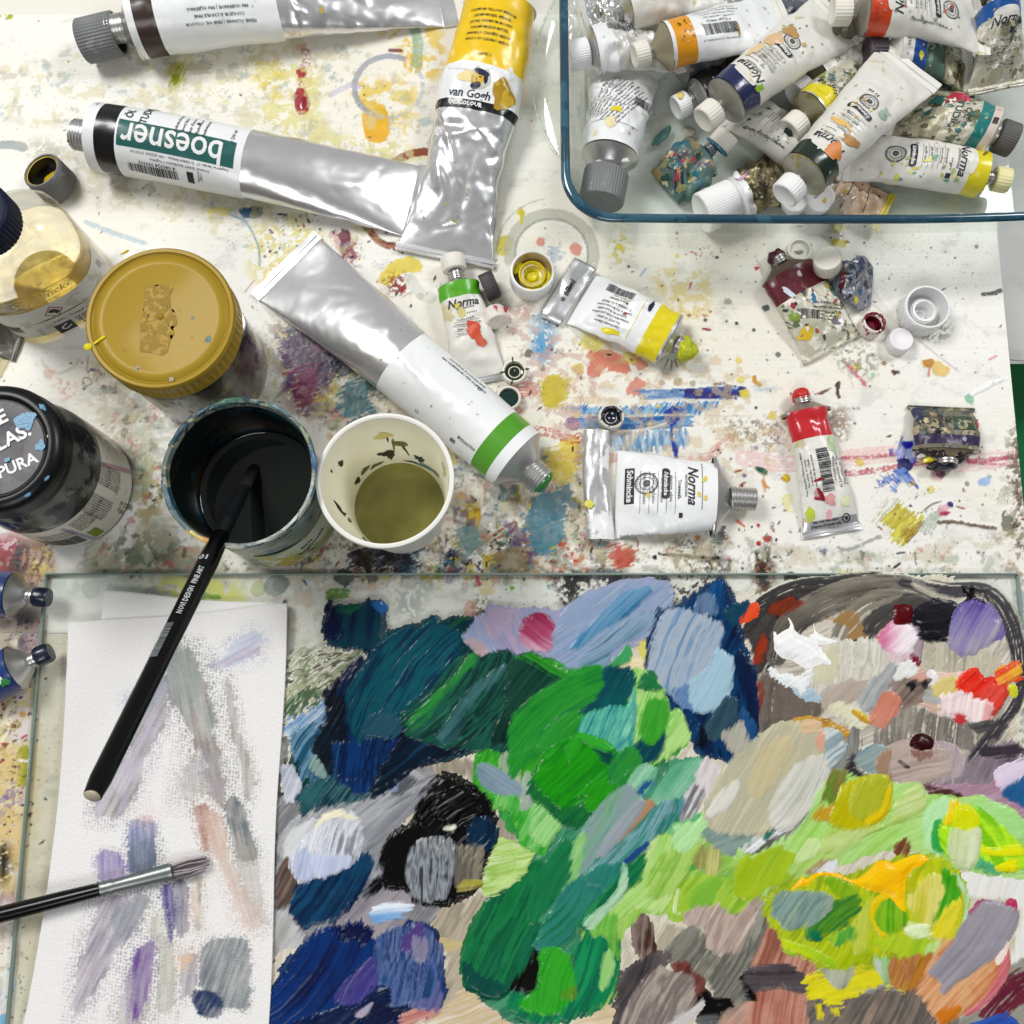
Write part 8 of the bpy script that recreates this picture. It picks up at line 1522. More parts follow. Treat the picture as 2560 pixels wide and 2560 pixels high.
t.text('CADMIUM YELLOW MEDIUM\nCADMIUMGEEL MIDDEL\nJAUNE CADMIUM MOYEN\nKADMIUMGELB MITTEL\nAMARILLO CADMIO MEDIO\nGIALLO DI CADMIO MEDIO', 2.6, 25, -1, 90, M_('#3a3216'), .03, sx=.92, lead=1.55); t.text('SERIES 2', 2.5, 45.5, 0, 90, M_('#3a3216'))
t.spot(53, -9, 3.2, 14, LW, 3, 0, .04, .15); t.text('van Gogh', 7.0, 71.0, -4.5, 90, NAVY, .14, .12); t.text('OIL COLOUR', 3.6, 77.2, -6, 90, MW, .16, lift=.3)
DARKY = M_('#dcb43c', rough=.4); GRN = M_('#8f9c84', rough=.5)
t.spot(60, -8, 3.6, 6, M_('#ecd99a'), 3, 10, .0, .3); t.spot(60, 0, 7.4, 7.0, M_('#c4c8bb'), 7, 10, .02, .15); t.spot(61, -1.2, 5.2, 4.0, M_('#dca91a'), 7, -12, .10, .1); t.spot(56.6, .6, 2.0, 5.0, NAVY, 7, -12, .18, .12)
t.spot(60, 3.8, 4.0, 1.3, NAVY, 7, 6, .18, .15); t.spot(65.6, -1.6, 2.2, 3.2, NAVY, 7, 14, .18, .15); t.spot(63.9, -1.6, .55, 1.9, M_('#8a5c14'), 7, 8, .26, 0); t.spot(60.2, -3.0, .45, 1.0, NAVY, 7, 0, .22, 0); t.spot(60.0, .4, .45, 1.0, NAVY, 7, 0, .22, 0); t.spot(61.8, -2.0, 1.3, .4, M_('#9c7210'), 7, 10, .22, 0)
t.spot(68, 16, 9, 7, M_('#b08a1c', rough=.3), 15, 20, .14, .4); t.spot(70, 19, 5, 4, M_('#d0ab30', rough=.3), 18, 0, .2, .4); t.spot(63, 11, 2, 2, M_('#cfa834'), 22); t.spot(53, 19, 5, 2.4, LW, 23, 0, .06)
t.smudges(14, ['#8a8a84', '#a9a08c', '#c9b850'], 85, 155, -18, 18, .3, 1.1, 5); t.spot(148, 2, .7, 1.8, M_('#b9a83c'), 5); t.done()
GB = M_('#4f9a1e', rough=.3, coat=.3)
t = Tube('large white and silver tube with a green band and green paint at its open neck', (1294, 1150), (725, 672), 20, 55, crump=.5, cres=.12, seed=41, p=1.9, bands=((0, 6.5, LW), (6.5, 19, GB), (19, 93, LW)), neck=(8.6, 11), shoulder=(9, None), crimp=7, wl=((0, 20), (.5, 22.5), (1, 27.5)))
t.text('COULEUR À L\'HUILE FINE\nFIN OLIEFARVE | FIN OLJEFÄRG', 2.5, 55, -17.5, 180, TEALI, .04, lead=1.5); t.text('B0200700', 3.2, 26, 17, 180, INK); t.text('22', 3, 62, 22, 180, INK); t.D.add(ring2d(1.3, .5), TEALI, 42, -15, 0); t.bars(4, 3, 34, 22, 0, 2); t.smudges(10, ['#9a9a90', '#8a9a8a'], 30, 160, -15, 15, .2, .8, 8); t.done()
blobm('dried_paint', t.tip - t.e * -.4, 7.4, M_('#1f7a2c', rough=.3, coat=.4, bump=(500, .5)), t.t, 15, (.45, 1.02, .95), n=26, rot=math.atan2(t.e[1], t.e[0]), amp=.25)
# ---- small tubes on the table
LG = M_('#55a81e', rough=.35, coat=.2, stains=(('#3a5a1a', .70, 200),))
t = Tube('small tube with a bright green band tucked under the big green banded tube', (1146, 716), (1196, 948), 11.2, 34, crump=.5, cres=.6, seed=51, bq=.7, bands=((0, 9, LG), (9, 200, LWd)), neck=(3.6, 6), shoulder=(4.5, None), crimp=4)
norma(t, 12.5, '310', ('Permanentgelb', 'permanent yellow green', 'jaune permanent', 'verde permanente'), k=.92, pill=False, seal=False); t.spot(30, 3, 6, 4, M_('#c8492a'), 3, 20); t.spot(38, 6, 4, 3, M_('#d0603c'), 5); t.spot(19, -2, 3, 2.4, M_('#cfc47c'), 7); t.spot(15, -4, 1.4, 2, M_('#d8c83c'), 8); t.panel(10, 3.5, 4, 12.2, LG); t.done(); t.cap(7.4, 9.5, CAPD, gap=6, n=24)
YB = M_('#e4d210', rough=.32, coat=.25, stains=(('#8c8218', .74, 300),)); NEON = M_('#b4bc14', rough=.5, bump=(600, .9), stains=(('#d4d424', .55, 150),))
t = Tube('tube with a yellow band, folded silver tail and a lump of yellow green paint', (1672, 850), (1452, 748), 15, 37, crump=.6, cres=.6, seed=57, bq=.62, p=2.4, bands=((1.5, 14, YB), (14, 200, LW)), neck=(5.5, 8), shoulder=(5, None), crimp=0)
t.panel(.5, 30, 23, 0, M_('#d8cc3c'), 0, 'printed_line'); t.text('Feine Künstler-Ölfarben\nFine artists\' oil colours\nCouleurs fines à l\'huile pour artistes\nColori ad olio fini per artisti\nColores al óleo finos para artistas\nH. Schmincke & Co., Erkrath\nMade in Germany', 2.1, 38, 3, 0, INK, .03, lead=1.25, sx=.8)
t.bars(18, 6, 40, -12, 0, 4); t.text('380 084635', 2.4, 37, -7.2, 180, M_('#9a8f2c')); t.spot(19, -11, 1.2, 5, NAVY, 4); t.spot(33, 14.5, 7, 1.8, YB, 5); t.spot(31, 1, 1.2, 1, M_('#a83a4c'), 6); t.done()
blobm('dried_paint', t.tip + t.e * .5, 7.6, NEON, t.t, 21, (.9, 1, 1), n=34, amp=.22)
c4 = [W(x, y, 5, '7') for x, y in ((398, 182), (560, 272), (296, 676), (142, 604))]; U_, V_ = np.meshgrid(np.linspace(0, 1, 14), np.linspace(0, 1, 26))
P = (1 - V_)[..., None] * ((1 - U_)[..., None] * c4[0] + U_[..., None] * c4[1]) + V_[..., None] * ((1 - U_)[..., None] * c4[3] + U_[..., None] * c4[2]); P[..., 2] = 4.6 + 1.2 * np.sin(U_ * np.pi) + .6 * (fbm(U_ * 3, V_ * 5, 3, 2) - .5) * 2 - 1.6 * ss(.9, 1, V_)
P2 = P.copy(); P2[..., 2] = 2.6; n_ = 14 * 26; q = grid_faces(14, 26, False); b = np.concatenate([np.arange(14), np.arange(1, 26) * 14 + 13, 25 * 14 + np.arange(12, -1, -1), np.arange(24, 0, -1) * 14]); sk = np.stack([b, np.roll(b, -1), np.roll(b, -1) + n_, b + n_], 1)
mesh_np('folded_tail', np.concatenate([P.reshape(-1, 3), P2.reshape(-1, 3)]), np.concatenate([q[:, ::-1], q + n_, sk]), METAL, t.t)
ex = (c4[1] + c4[0] - c4[2] - c4[3]) / 2; ex /= np.linalg.norm(ex); ey = np.array([-ex[1], ex[0], 0]); cc_ = sum(c4) / 4; V, Fc = text2d('e 60ml', 5.6, .06); mesh_np('lettering', cc_ + np.outer(V[:, 0], ex) + np.outer(V[:, 1], ey) + [0, 0, 1.6], Fc, INK, t.t)
blobm('paint_smudge', cc_ + ex * 2.6 + [0, 0, .9], 2.2, NAVY, t.t, 9, (1.4, .5, .25), rot=1.2)
t = Tube('flattened white tube with a rolled silver tail and clear threaded neck', (1786, 1243), (1540, 1236), 19.5, 54, crump=.6, cres=.5, seed=61, bq=.46, p=3.2, bands=((-1, 300, LW),), neck=(6.4, 15), shoulder=(9, None), crimp=0, wl=((0, 20), (.5, 24), (1, 27)))
norma(t, 13, '', (), k=1.1, yo=-5); 
for i, ln in enumerate(('Titanweiß', 'titanium white', 'blanc de titane', 'bianco di titanio', 'blanco de titanio')): t.text(ln, 2.9, 22 + i * 5, -2, 90, GREYI); t.panel(.25, 26, 24.4 + i * 5, 0, GREYI, 0, 'printed_line')
t.panel(5.4, 22, 50.5, -4, INK); t.text('Schmincke', 4.6, 50.5, -4, 90, MW, .15, .1, lift=.2); t.panel(.4, 30, 9, -5, GREYI, 0, 'printed_line'); t.panel(2.2, 3, 21, 14, INK)
for x, y in ((4, -9), (5.5, -8), (4, 3), (37, 2), (8, 1)): t.spot(x + 3, y, 1.0, 1.6, M_('#e0c860'), int(x) + 3)
t.text('Feinste Künstler-Ölfarben', 2, 44, 26, 180, INK); t.done()
# rolled tail
y_ = np.linspace(W(1490, 1078, 4)[1], W(1490, 1350, 4)[1], 40); xx = W(1495, 1240, 5)[0]; th = np.linspace(0, 2 * np.pi, 30, endpoint=False); T_, Y_ = np.meshgrid(th, y_); rx = 8.2 + .9 * (fbm(Y_ / 14, np.cos(T_) + 3, 5, 3) - .5) * 2; rz_ = 4.2 + 1.2 * (fbm(Y_ / 11, np.cos(T_) * 2 + 5, 8, 3) - .5) * 2 - .8 * np.clip(np.sin(T_ * 2 + .8), 0, 1)
X_ = xx + rx * np.cos(T_) + .8 * np.sin(Y_ / 13); Z_ = 4.4 + rz_ * np.sin(T_); mesh_np('rolled_tail', np.stack([X_, Y_, Z_], -1).reshape(-1, 3), grid_faces(30, 40), M_('#c4c5c5', rough=.35, metal=.6, bump=(90, .6), stains=(('#e8e8e8', .5, 40),)), t.t)
blobm('paint_smudge', W(1473, 1261, 8.6), 2.4, M_('#dcd45c'), t.t, 3, (1, 1, .2))
MAR = M_('#5c1624', rough=.35, coat=.3, bump=(200, .4), stains=(('#8c5a54', .66, 90), ('#d8c8c0', .735, 60)))
t = Tube('splattered tube with a maroon band and a dark red crusted cap', (1968, 682), (2078, 868), 14, 40, crump=.5, cres=.6, seed=67, bq=.42, p=3, bands=((-1, 17, MAR), (17, 200, MESSY)), neck=(4.5, 5), shoulder=(7, M_('#7a6a5c', rough=.4, metal=.5)), crimp=3, crimp_m=MESSY)
t.bars(14, 6, 30, -5, 60, 7); t.text('Feine Künstler-Ölfarben\nFine artists\' oil colours\nCouleurs fines à l\'huile\nColori ad olio fini\nMade in Germany', 2.0, 34, 7, 60, INK, .04, lead=1.2); t.spot(40, -12, 3.5, 5, M_('#d8b824'), 4); t.spot(27, -14, 4, 3, M_('#7c9a34'), 5); t.spot(42, 9, 2.8, 2.4, M_('#6c646c'), 6); t.spot(21, -11, 1.8, 1.4, M_('#a8283c'), 7); t.spot(24, 2, 3, 2, M_('#3f7aa0'), 8); t.spot(13, -9, 5, 1.6, M_('#d0d8e0'), 9, 20); t.spot(6, 3, 2, 1.2, M_('#d8c4c0'), 10); t.smudges(26, ['#3a3c40', '#c8a838', '#a84a44', '#5c7a44', '#e8e4da'], 17, 48, -17, 17, .5, 2.0, 9); t.done()
blobm('crusted_cap', t.tip + t.e * .4 + [0, 0, -1], 5.6, M_('#3c0a14', rough=.4, bump=(400, .8)), t.t, 30, (1.05, .95, .95), n=28, amp=.2)
CB = M_('#8f929c', rough=.4, metal=.3, bump=(200, .7), stains=(('#3c4664', .54, 90), ('#d8d8d4', .54, 110), ('#2a2c30', .62, 140), ('#7c2c3c', .72, 60)))
t = Tube('crumpled blue grey tube under a dirty white cap, half behind the maroon banded tube', (2092, 690), (2180, 716), 10, 36, z0=4, crump=1.0, cres=2.0, seed=71, bq=.55, p=2, body=CB, bands=((-1, 3.5, MAR),), neck=(4, 3), shoulder=(2.5, M_('#6f8894', rough=.3, metal=.5)), crimp=0, wl=((0, 11), (.45, 17), (.7, 19), (1, 13)))
t.spot(14, -14, 2, 2.6, M_('#d4c43c'), 4); t.smudges(20, ['#2a2c30', '#e8e6e0', '#3c5a8c', '#8c929c'], 4, 22, -14, 14, .7, 2.4, 3); t.bars(6, 4, 8, 5, 90, 3); t.done(); cap(t.t, W(2068, 668, 14), (-.25, .12, .9), 8.2, 11, CAPD, 30)
RB = M_('#c4202a', rough=.25, coat=.5, bump=(90, .7)); 
t = Tube('red banded tube with a barcode and a red crusted cap, standing upright in the picture', (2014, 1030), (2078, 1322), 12.5, 34, crump=.5, cres=.5, seed=73, bq=.55, p=3, bands=((-1, 17.5, RB), (17.5, 66, LWd)), neck=(4.4, 5), shoulder=(5.5, M_('#a89890', rough=.35, metal=.6)), crimp=4, wl=((0, 13), (.2, 12.3), (.45, 14), (1, 17)), crimp_m=METAL)
t.bars(26, 7, 38, 1, 0, 6); t.text('4 012380 337280', 2.0, 38, 6.4, 180, INK); t.text('Feine Künstler-Ölfarben zum Malen\nFine artists\' oil colours\nCouleurs fines à l\'huile\nColori ad olio fini per artisti', 1.8, 38, -9, 180, INK, .02, lead=1.15); t.text('H. Schmincke & Co.\nOtto-Hahn-Str. 2\nD-40699 Erkrath', 2.3, 40, 12, 180, INK, .02, lead=1.2)
t.spot(52, -5, 3.6, 2.6, M_('#8c1024', rough=.2, coat=.4), 4, 30); t.spot(43, -4, 1, 3, M_('#9c2034', rough=.2), 5, 10); t.spot(56, 1, 3.5, 2.8, M_('#d89a98'), 6); t.spot(61, -12, 4, 2.6, M_('#b8c838'), 7); t.spot(64, -1, 3, 2, M_('#e4a8b0'), 8); t.spot(58, 10, 3, 3, M_('#e4e8b8'), 9); t.spot(24, 9, 6, 3, M_('#b4c8a0'), 10)
t.text('Nur leer entsorgen\nDispose of empty only\nVider avant élimination', 2.0, 69, -3, 90, INK, .06, lead=1.2); t.D.add(ring2d(2.6, .6), INK, 67, 9.5, 0, 'printed_mark', .1); t.spot(67, 9.5, 1.2, .8, INK, 3, 45); t.done()
blobm('crusted_cap', t.tip + t.e * .5, 5.4, M_('#c41c14', rough=.4, bump=(500, .6)), t.t, 12, (1, .95, .95), n=28, amp=.16)
PB = M_('#6f6c58', rough=.42, bump=(200, .7), stains=(('#2c3450', .52, 70), ('#a89c78', .54, 90), ('#3c4434', .56, 120), ('#8a5a34', .70, 80)))
PP = M_('#33284a', rough=.35); 
t = Tube('short caked tube with a purple band, green print and dark violet cap', (2366, 1128), (2352, 1022), 16, 40, crump=.5, cres=.7, seed=79, bq=.45, p=3.5, body=PB, bands=((3, 9, PP),), neck=(6, 3), shoulder=(5, M_('#8a7a64', rough=.4, bump=(200, .8), stains=(('#2a1c24', .50, 80), ('#d8d4cc', .58, 90), ('#d8c42c', .68, 60)))), crimp=1.5, crimp_m=PB, wl=((0, 19), (.4, 20), (1, 19)))
t.panel(10, 13, 17, -9, M_('#2c4638')); t.text('b', 14, 16, -9, 180, M_('#a49c74'), .3); t.text('ÖL\nSTUDIO', 4.4, 18, 3, 180, M_('#26302c'), .1, lead=1.1); t.spot(5.5, -8, 1.4, 1.4, M_('#a8a4b4'), 3); t.spot(17, -19, 2.6, 1.2, M_('#c4483c'), 4); t.smudges(18, ['#26304c', '#a0946c', '#c8bc94', '#1c2028', '#8a6a3c'], 8, 24, 2, 18, .8, 2.6, 4); t.done()
blobm('violet_cap', t.tip + [0, 0, -2], 7.4, M_('#1a1434', rough=.3, coat=.3, bump=(300, .6)), t.t, 12, (1.0, .55, .8), n=28, amp=.2)
for i, (x, y, col, s_) in enumerate(((2325, 1148, '#d8c81c', 3), (2350, 1142, '#e4e0dc', 3), (2345, 1160, '#0e0c14', 4.4), (2400, 1146, '#14101c', 4.6), (2412, 1130, '#a8a0b8', 2.6), (2308, 1138, '#dcd8cc', 2.6))): blobm('dried_paint', W(x, y, 6), s_, M_(col, rough=.3, coat=.3), t.t, i + 3, (1.4, .6, .5), n=18, rot=.4)
UB = M_('#1d3a78', rough=.3, coat=.3, stains=(('#1f8a3c', .69, 60),)); CBL = M_('#0d1c30', rough=.3, coat=.3, bump=(300, .5), stains=(('#1c4a6c', .60, 90),))
for k, (A_2, B_2, lb, rot_) in enumerate((((36, 1487), (-150, 1476), 'blue tube with a silver shoulder, upper of two poking in at the left edge', 0), ((44, 1668), (-120, 1760), 'blue tube with a silver shoulder, lower of two poking in at the left edge', 0))):
    t = Tube(lb, A_2, B_2, 13, 30, seed=83 + k, crump=.3, bands=((-1, 60, UB),), neck=(4.2, 7), shoulder=(8, None), group=None); t.spot(9, 5, 4, 3, LW, 4); t.spot(5, 8, 3, 2, M_('#2f8a44'), 6); t.done(); lathe('cap', [(4, 0), (5.6, .3), (5.9, 2), (5.8, 7), (5, 8.6), (0, 8.8)], t.tip + t.e * 3.4, t.d, CBL, t.t, 40, rnd=.1)

# ---- tubes heaped in the dish
G = 'paint tubes heaped in the glass dish'
ZD = 5
t = Tube('widest white tube in the dish, ribbed grey cap towards the bottom left corner', (1524, 392), (1568, 165), 17.5, 48, z0=ZD, z1=ZD + 2, crump=.9, cres=1.0, seed=101, bands=((-1, 300, LW),), neck=(8, 5), shoulder=(9, None), group=G, p=1.9)
t.text(('linseed oil pigment artists oil colour extra fine\ncouleur à l\'huile extra fine olio extra fino\n' * 6).strip(), 2.1, 33, 3, 150, INK, .04, lead=1.15); t.bars(20, 7, 36, -19, 90, 3); t.spot(24, 1, 4, 3, M_('#e4d42c'), 5, 60); t.spot(12, 3, 4, 3, M_('#ecdcac'), 7); t.spot(5, 12, 1.6, 1.6, M_('#ecdcac'), 8); t.panel(.3, 34, 14, 0, GREYI, 0, 'printed_line'); t.done(); t.cap(13.6, 20, CAPG, gap=2, n=44)
for i, (x, y) in enumerate(((1510, 398), (1530, 402), (1560, 400), (1498, 408))): blobm('dried_paint', W(x, y, 30), 2.4, M_('#f0eee8', rough=.4) if i != 1 else M_('#c4b48c'), t.t, i + 40, (1.4, .7, .5), n=16)
BOX = M_('#dcdcd8', rough=.35, metal=.2, bump=(120, .5))
t = Tube('white and foil barcoded tube with a smooth white cap, nearest the dish handle', (1486, 128), (1672, 112), 14, 40, z0=ZD + 16, z1=ZD + 16, crump=1.0, cres=1.3, seed=103, bq=.8, body=METAL, bands=((-1, 12, LW), (12, 300, BOX)), neck=(7, 5), shoulder=(3, None), group=G)
t.bars(19, 6, 19, 9, 0, 4); t.text('4 001128 003317', 2.7, 21, 14, 180, INK, .03); t.text('Ma 10 08', 2, 24, -7, 0, INK); t.done(); t.cap(9, 13, CAPW, gap=1, n=40)
OR = M_('#e69a1a', rough=.35, coat=.2, stains=(('#4c3c1c', .75, 260),))
t = Tube('white tube with an orange band and a ridged white cap, left side of the dish', (1664, 117), (1950, 58), 13.5, 42, z0=ZD + 24, z1=ZD + 26, crump=.4, cres=.3, seed=107, bands=((0, 2, LW), (2, 15.5, OR), (15.5, 300, LW)), neck=(4, 4), shoulder=(8, M_('#b4a88c', rough=.4, metal=.6)), group=G)
t.bars(23, 7, 33, -4, 0, 5); t.text('4 012380 844623', 2.4, 33, 1.4, 180, GREYI); t.text('Licence + Germany, finest artists\nSchmincke & Co., Erkrath, Germany\nCouleurs extra-fines à l\'huile\nOlio extra-fino superiore', 2.1, 34, 8.5, 0, GREYI, .02, lead=1.3); t.text('H. Schmincke & Co. Otto-Hahn-Str.', 1.7, 32, -10.5, 0, INK); t.spot(44, -6, 1, 4, M_('#a8823c'), 5); t.smudges(8, ['#4c3c1c', '#8c5c24'], 4, 14, -8, 8, .4, 1.1, 3); t.done(); t.cap(7.4, 9, CAPD, gap=3.5, n=26)
t = Tube('white tube with an orange streak along the top edge of the dish', (1568, 30), (1800, -30), 12, 34, z0=ZD + 18, z1=ZD + 24, crump=.8, cres=1.0, seed=109, body=LWd, neck=(4, 4), shoulder=(4, None), group=G); t.panel(22, 5, 34, 5, OR); t.panel(9, 5, 46, 6, GREYD); t.spot(10, 6, 5, 3, M_('#8a6458'), 3); t.done()
t = Tube('empty crushed foil tube lying behind the barcode tube', (1570, 20), (1470, 50), 9, 34, z0=ZD + 8, z1=ZD + 10, crump=1.2, cres=2.0, seed=111, bq=.6, neck=(4, 3), shoulder=(3, None), group=G); t.done()
t = Tube('grey foil tube with a small red bordered mark at the top edge of the dish', (1730, 22), (1960, -20), 13, 34, z0=ZD + 10, z1=ZD + 10, crump=1.2, cres=2.0, seed=113, bq=.6, neck=(4, 3), shoulder=(3, None), group=G); t.panel(10, 7, 24, 2, RED_); t.panel(8, 5.4, 24, 2, LWd, 0, 'printed_panel', .1); t.done()
NB = M_('#1b2450', rough=.25, coat=.4)
t = Tube('white tube with a dark navy band sloping up to the right in the dish', (1816, 252), (2086, 52), 14.5, 42, z0=ZD + 26, z1=ZD + 24, crump=.45, cres=.5, seed=117, p=2, bands=((0, 13, NB), (13, 300, LWd)), neck=(3.6, 6), shoulder=(4, M_('#a9a69c', rough=.4, metal=.7)), group=G)
norma(t, 15, '501', ('Ultramarinblau dunkel', 'ultramarine blue deep', 'outremer foncé', 'oltremare scuro', 'ultramar oscuro'), panel=LWd, k=.95); t.spot(46, 8, 6, 5, M_('#dcb88c'), 4); t.spot(60, 6, 5, 5, M_('#b89054'), 6); t.spot(14, -12, 3, 2.5, M_('#8ab82c'), 8); t.spot(32, 10, 7, 3, M_('#e4cc9c'), 9); t.smudges(20, ['#c4a874', '#8a8468', '#a9b8a4'], 20, 70, -12, 14, .5, 2.2, 7); t.done(); t.cap(8.2, 10.5, CAPD, gap=5, n=26)
DG = M_('#16291f', rough=.25, coat=.4)
t = Tube('white tube with a blackish green band lying diagonally on top of the dish heap', (2010, 436), (2262, 178), 14.8, 44, z0=ZD + 30, z1=ZD + 34, crump=.4, cres=.4, seed=119, p=2.0, bands=((0, 11.5, DG), (11.5, 300, LWd)), neck=(3.6, 5), shoulder=(4, M_('#b0ac9c', rough=.4, metal=.6, stains=(('#8f8444', .6, 60),))), group=G, crimp=8)
norma(t, 15, '', ('Saftgrün', 'vert de vessie', 'sap green', 'verde vescica', 'verde vejiga'), panel=LWd, k=1.0); t.text('35 ml', 3.4, 64, 2, 90, INK, .06); t.spot(14, -6, 5, 5, M_('#d8843c'), 4); t.spot(27, -9, 3, 6, M_('#b88a4c'), 6, 30); t.spot(31, 3, 2, 7, M_('#e4bc6c'), 7, 0); t.spot(8, 2, .7, .7, LW, 2); t.smudges(14, ['#c9a054', '#8aa89c', '#e4dc9c'], 20, 60, -14, 14, .6, 2, 5); t.spot(58, -12, 5, 4, M_('#a9bcae'), 8); t.done(); t.cap(8.6, 10.5, CAPW, gap=4, n=28)
YB2 = M_('#e0d01c', rough=.35, coat=.2, stains=(('#a8a04c', .66, 90),))
t = Tube('grubby yellow banded tube with black paint on its white cap, middle of the dish', (2026, 282), (2190, 160), 13.5, 36, z0=ZD + 14, z1=ZD + 10, crump=.8, cres=1.0, seed=123, bands=((1, 10, YB2), (10, 300, MESSY)), neck=(3.6, 5), shoulder=(4, M_('#a8a284', rough=.45, metal=.5, stains=(('#8a8444', .55, 60),))), group=G)
norma(t, 12, '', (), pill=False, seal=False, k=.9, panel=YB2); t.smudges(24, ['#5c5c4c', '#d8d4c4', '#8c9c4c', '#4c6c74'], 14, 44, -12, 12, .8, 2.8, 4); t.done(); t.cap(8.4, 10.5, CAPD, gap=4.5, n=26)
q = t.A - t.e * 19.2; blobm('paint_blob', q, 3.2, INK, t.t, 9, (.35, 1, .9), n=18, rot=math.atan2(t.e[1], t.e[0]))
t = Tube('tube with a barcode and plain wide white cap behind the yellow banded one', (2040, 198), (2190, 105), 12.5, 34, z0=ZD + 4, z1=ZD + 6, crump=.6, cres=.8, seed=127, body=LWd, neck=(5, 4), shoulder=(5, M_('#8a8068', rough=.4, metal=.5)), group=G); t.bars(18, 6, 22, 5, 0, 8); t.spot(8, 4, 4, 3, M_('#6c5c44'), 3); t.text('SX', 4, 12, -2, 0, INK); t.done(); t.cap(9, 10, CAPW, gap=3, n=34)
RO = M_('#cf4722', rough=.32, coat=.2, stains=(('#a83a24', .60, 60),))
t = Tube('white tube with a vermilion band across the top edge of the dish', (2158, 28), (2442, 62), 14, 42, z0=ZD + 30, z1=ZD + 30, crump=.4, cres=.4, seed=131, p=2, bands=((0, 13, RO), (13, 300, LWd)), neck=(3.6, 5), shoulder=(4, M_('#a49c90', rough=.4, metal=.6)), group=G)
norma(t, 16, '302', ('Brillantscharlach', 'brilliant scarlet', 'écarlate brillant', 'rosso scarlatto'), panel=LWd); t.text('Feinste Künstler-Ölfarben', 2.4, 38, -12.5, 0, INK); t.smudges(24, ['#c4503c', '#a8a884', '#d8c48c', '#8a8a7c'], 16, 62, -13, 13, .4, 1.8, 6); t.done(); t.cap(8.2, 11, CAPD, gap=4, n=26)
BB = M_('#1f4c94', rough=.3, coat=.3)
t = Tube('tube with a mid blue band marked 507 and a dark brown cap', (2238, 128), (2408, 176), 12.5, 30, z0=ZD + 16, z1=ZD + 10, crump=.8, cres=1.2, seed=137, body=DIRTY, bands=((-1, 8, LWd), (8, 18, BB), (18, 34, M_('#4c665a', rough=.4, stains=(('#a8a484', .56, 70),)))), neck=(5, 4), shoulder=(4, LWd), group=G)
t.text('507', 3.2, 4.5, -2, 90, INK, .04); t.text('St', 10, 22, 3, 60, M_('#9cab98'), .2); t.spot(14, -8, 1.6, 2.4, M_('#d8cc3c'), 4); t.done(); t.cap(10, 11, CAPB, gap=3, n=30)
CBU = M_('#1f5aa4', rough=.3, coat=.3)
t = Tube('paint smeared tube with a cobalt blue band at the right end of the heap', (2492, 26), (2492, 214), 12.8, 38, z0=ZD + 24, z1=ZD + 12, crump=.5, cres=.7, seed=139, bands=((0, 9, CBU), (9, 300, MESSY)), neck=(3.6, 5), shoulder=(4, M_('#8a8f8c', rough=.4, metal=.6)), group=G, crimp=4, crimp_m=MESSY)
norma(t, 12, '514', ('Kobaltcölinblau', 'cobalt cerulean blue', 'bleu céruléum de cobalt', 'blu ceruleo di cobalto', 'azul cerúleo de cobalto'), k=.95, pill=False, seal=False, panel=LWd); t.smudges(26, ['#c4b890', '#8a8468', '#e4dccc'], 16, 42, -14, 14, .6, 2.6, 3); t.done(); t.cap(6.5, 7, M_('#4c4c3c'), gap=4, n=24)
TB2 = M_('#1d7a78', rough=.32, coat=.2)
t = Tube('caked tube with a teal band and worn dark grey cap in the dish', (2474, 330), (2248, 278), 14.2, 38, z0=ZD + 10, z1=ZD + 12, crump=.7, cres=.8, seed=149, body=DIRTY, bands=((-1, 4.5, M_('#d8c8bc', stains=(('#a85a54', .66, 90),))), (4.5, 12, TB2), (12, 30, MESSY)), neck=(6.5, 4), shoulder=(3, LWd), group=G)
t.text('ÖL\nSTUDIO', 5.4, 22, 2, 90, TEALI, .1, .12, lead=1.1); t.panel(3, 4, 2.6, 3, INK); t.text('1', 3, 2.6, -5, 90, M_('#a8384c')); t.spot(29, -7, 6, 3.6, M_('#a8243c'), 4, 20); t.spot(22, -9, 4, 2, M_('#b8405a'), 5); t.spot(38, -6, 4, 3, M_('#2c6c64'), 6); t.smudges(30, ['#e8e4da', '#6c6448', '#3c6c68', '#b8ac80'], 14, 52, -14, 14, .8, 2.6, 6); t.done(); t.cap(10, 11, GREYD, gap=2, n=40)
t = Tube('white tube with a lemon yellow band and pale yellow cap, lowest in the dish', (2452, 440), (2125, 392), 13.8, 34, z0=ZD, z1=ZD + 8, crump=.4, cres=.5, seed=151, p=2, bands=((0, 12, YB2), (12, 300, LWd)), neck=(3.6, 5), shoulder=(4, M_('#a8a698', rough=.4, metal=.6)), group=G)
norma(t, 15, '', ('Zitronengelb', 'lemon yellow', 'jaune citron', 'giallo limone', 'amarillo limón'), panel=LWd); t.panel(3, 3, 24, 12, INK); t.smudges(26, ['#d8d04c', '#a8b46c', '#e4dc84', '#6c9c84'], 14, 66, 2, 16, .5, 2.2, 8); t.spot(4, -7, 3, .8, M_('#6c6424'), 3, 60); t.done(); t.cap(7.4, 9.5, M_('#e8e2a8', rough=.45, stains=(('#d8cc6c', .6, 60),)), gap=4, n=24)
t = Tube('grimy white tube with pale ruled print, lying under the blackish green banded one', (2012, 395), (1852, 275), 13, 34, z0=ZD, z1=ZD + 6, crump=.5, cres=.5, seed=157, body=LWd, neck=(4, 3), shoulder=(4, None), group=G)
for i in range(6): t.panel(.3, 18, 14 + i * 4.2, -3, GREYI, 0, 'printed_line'); t.text(('Coelinblau', 'cerulean blue', 'bleu céruléen', 'blu ceruleo', 'azul cerúleo', 'blauwe')[i], 2.2, 12 + i * 4.2, -3, 90, GREYI)
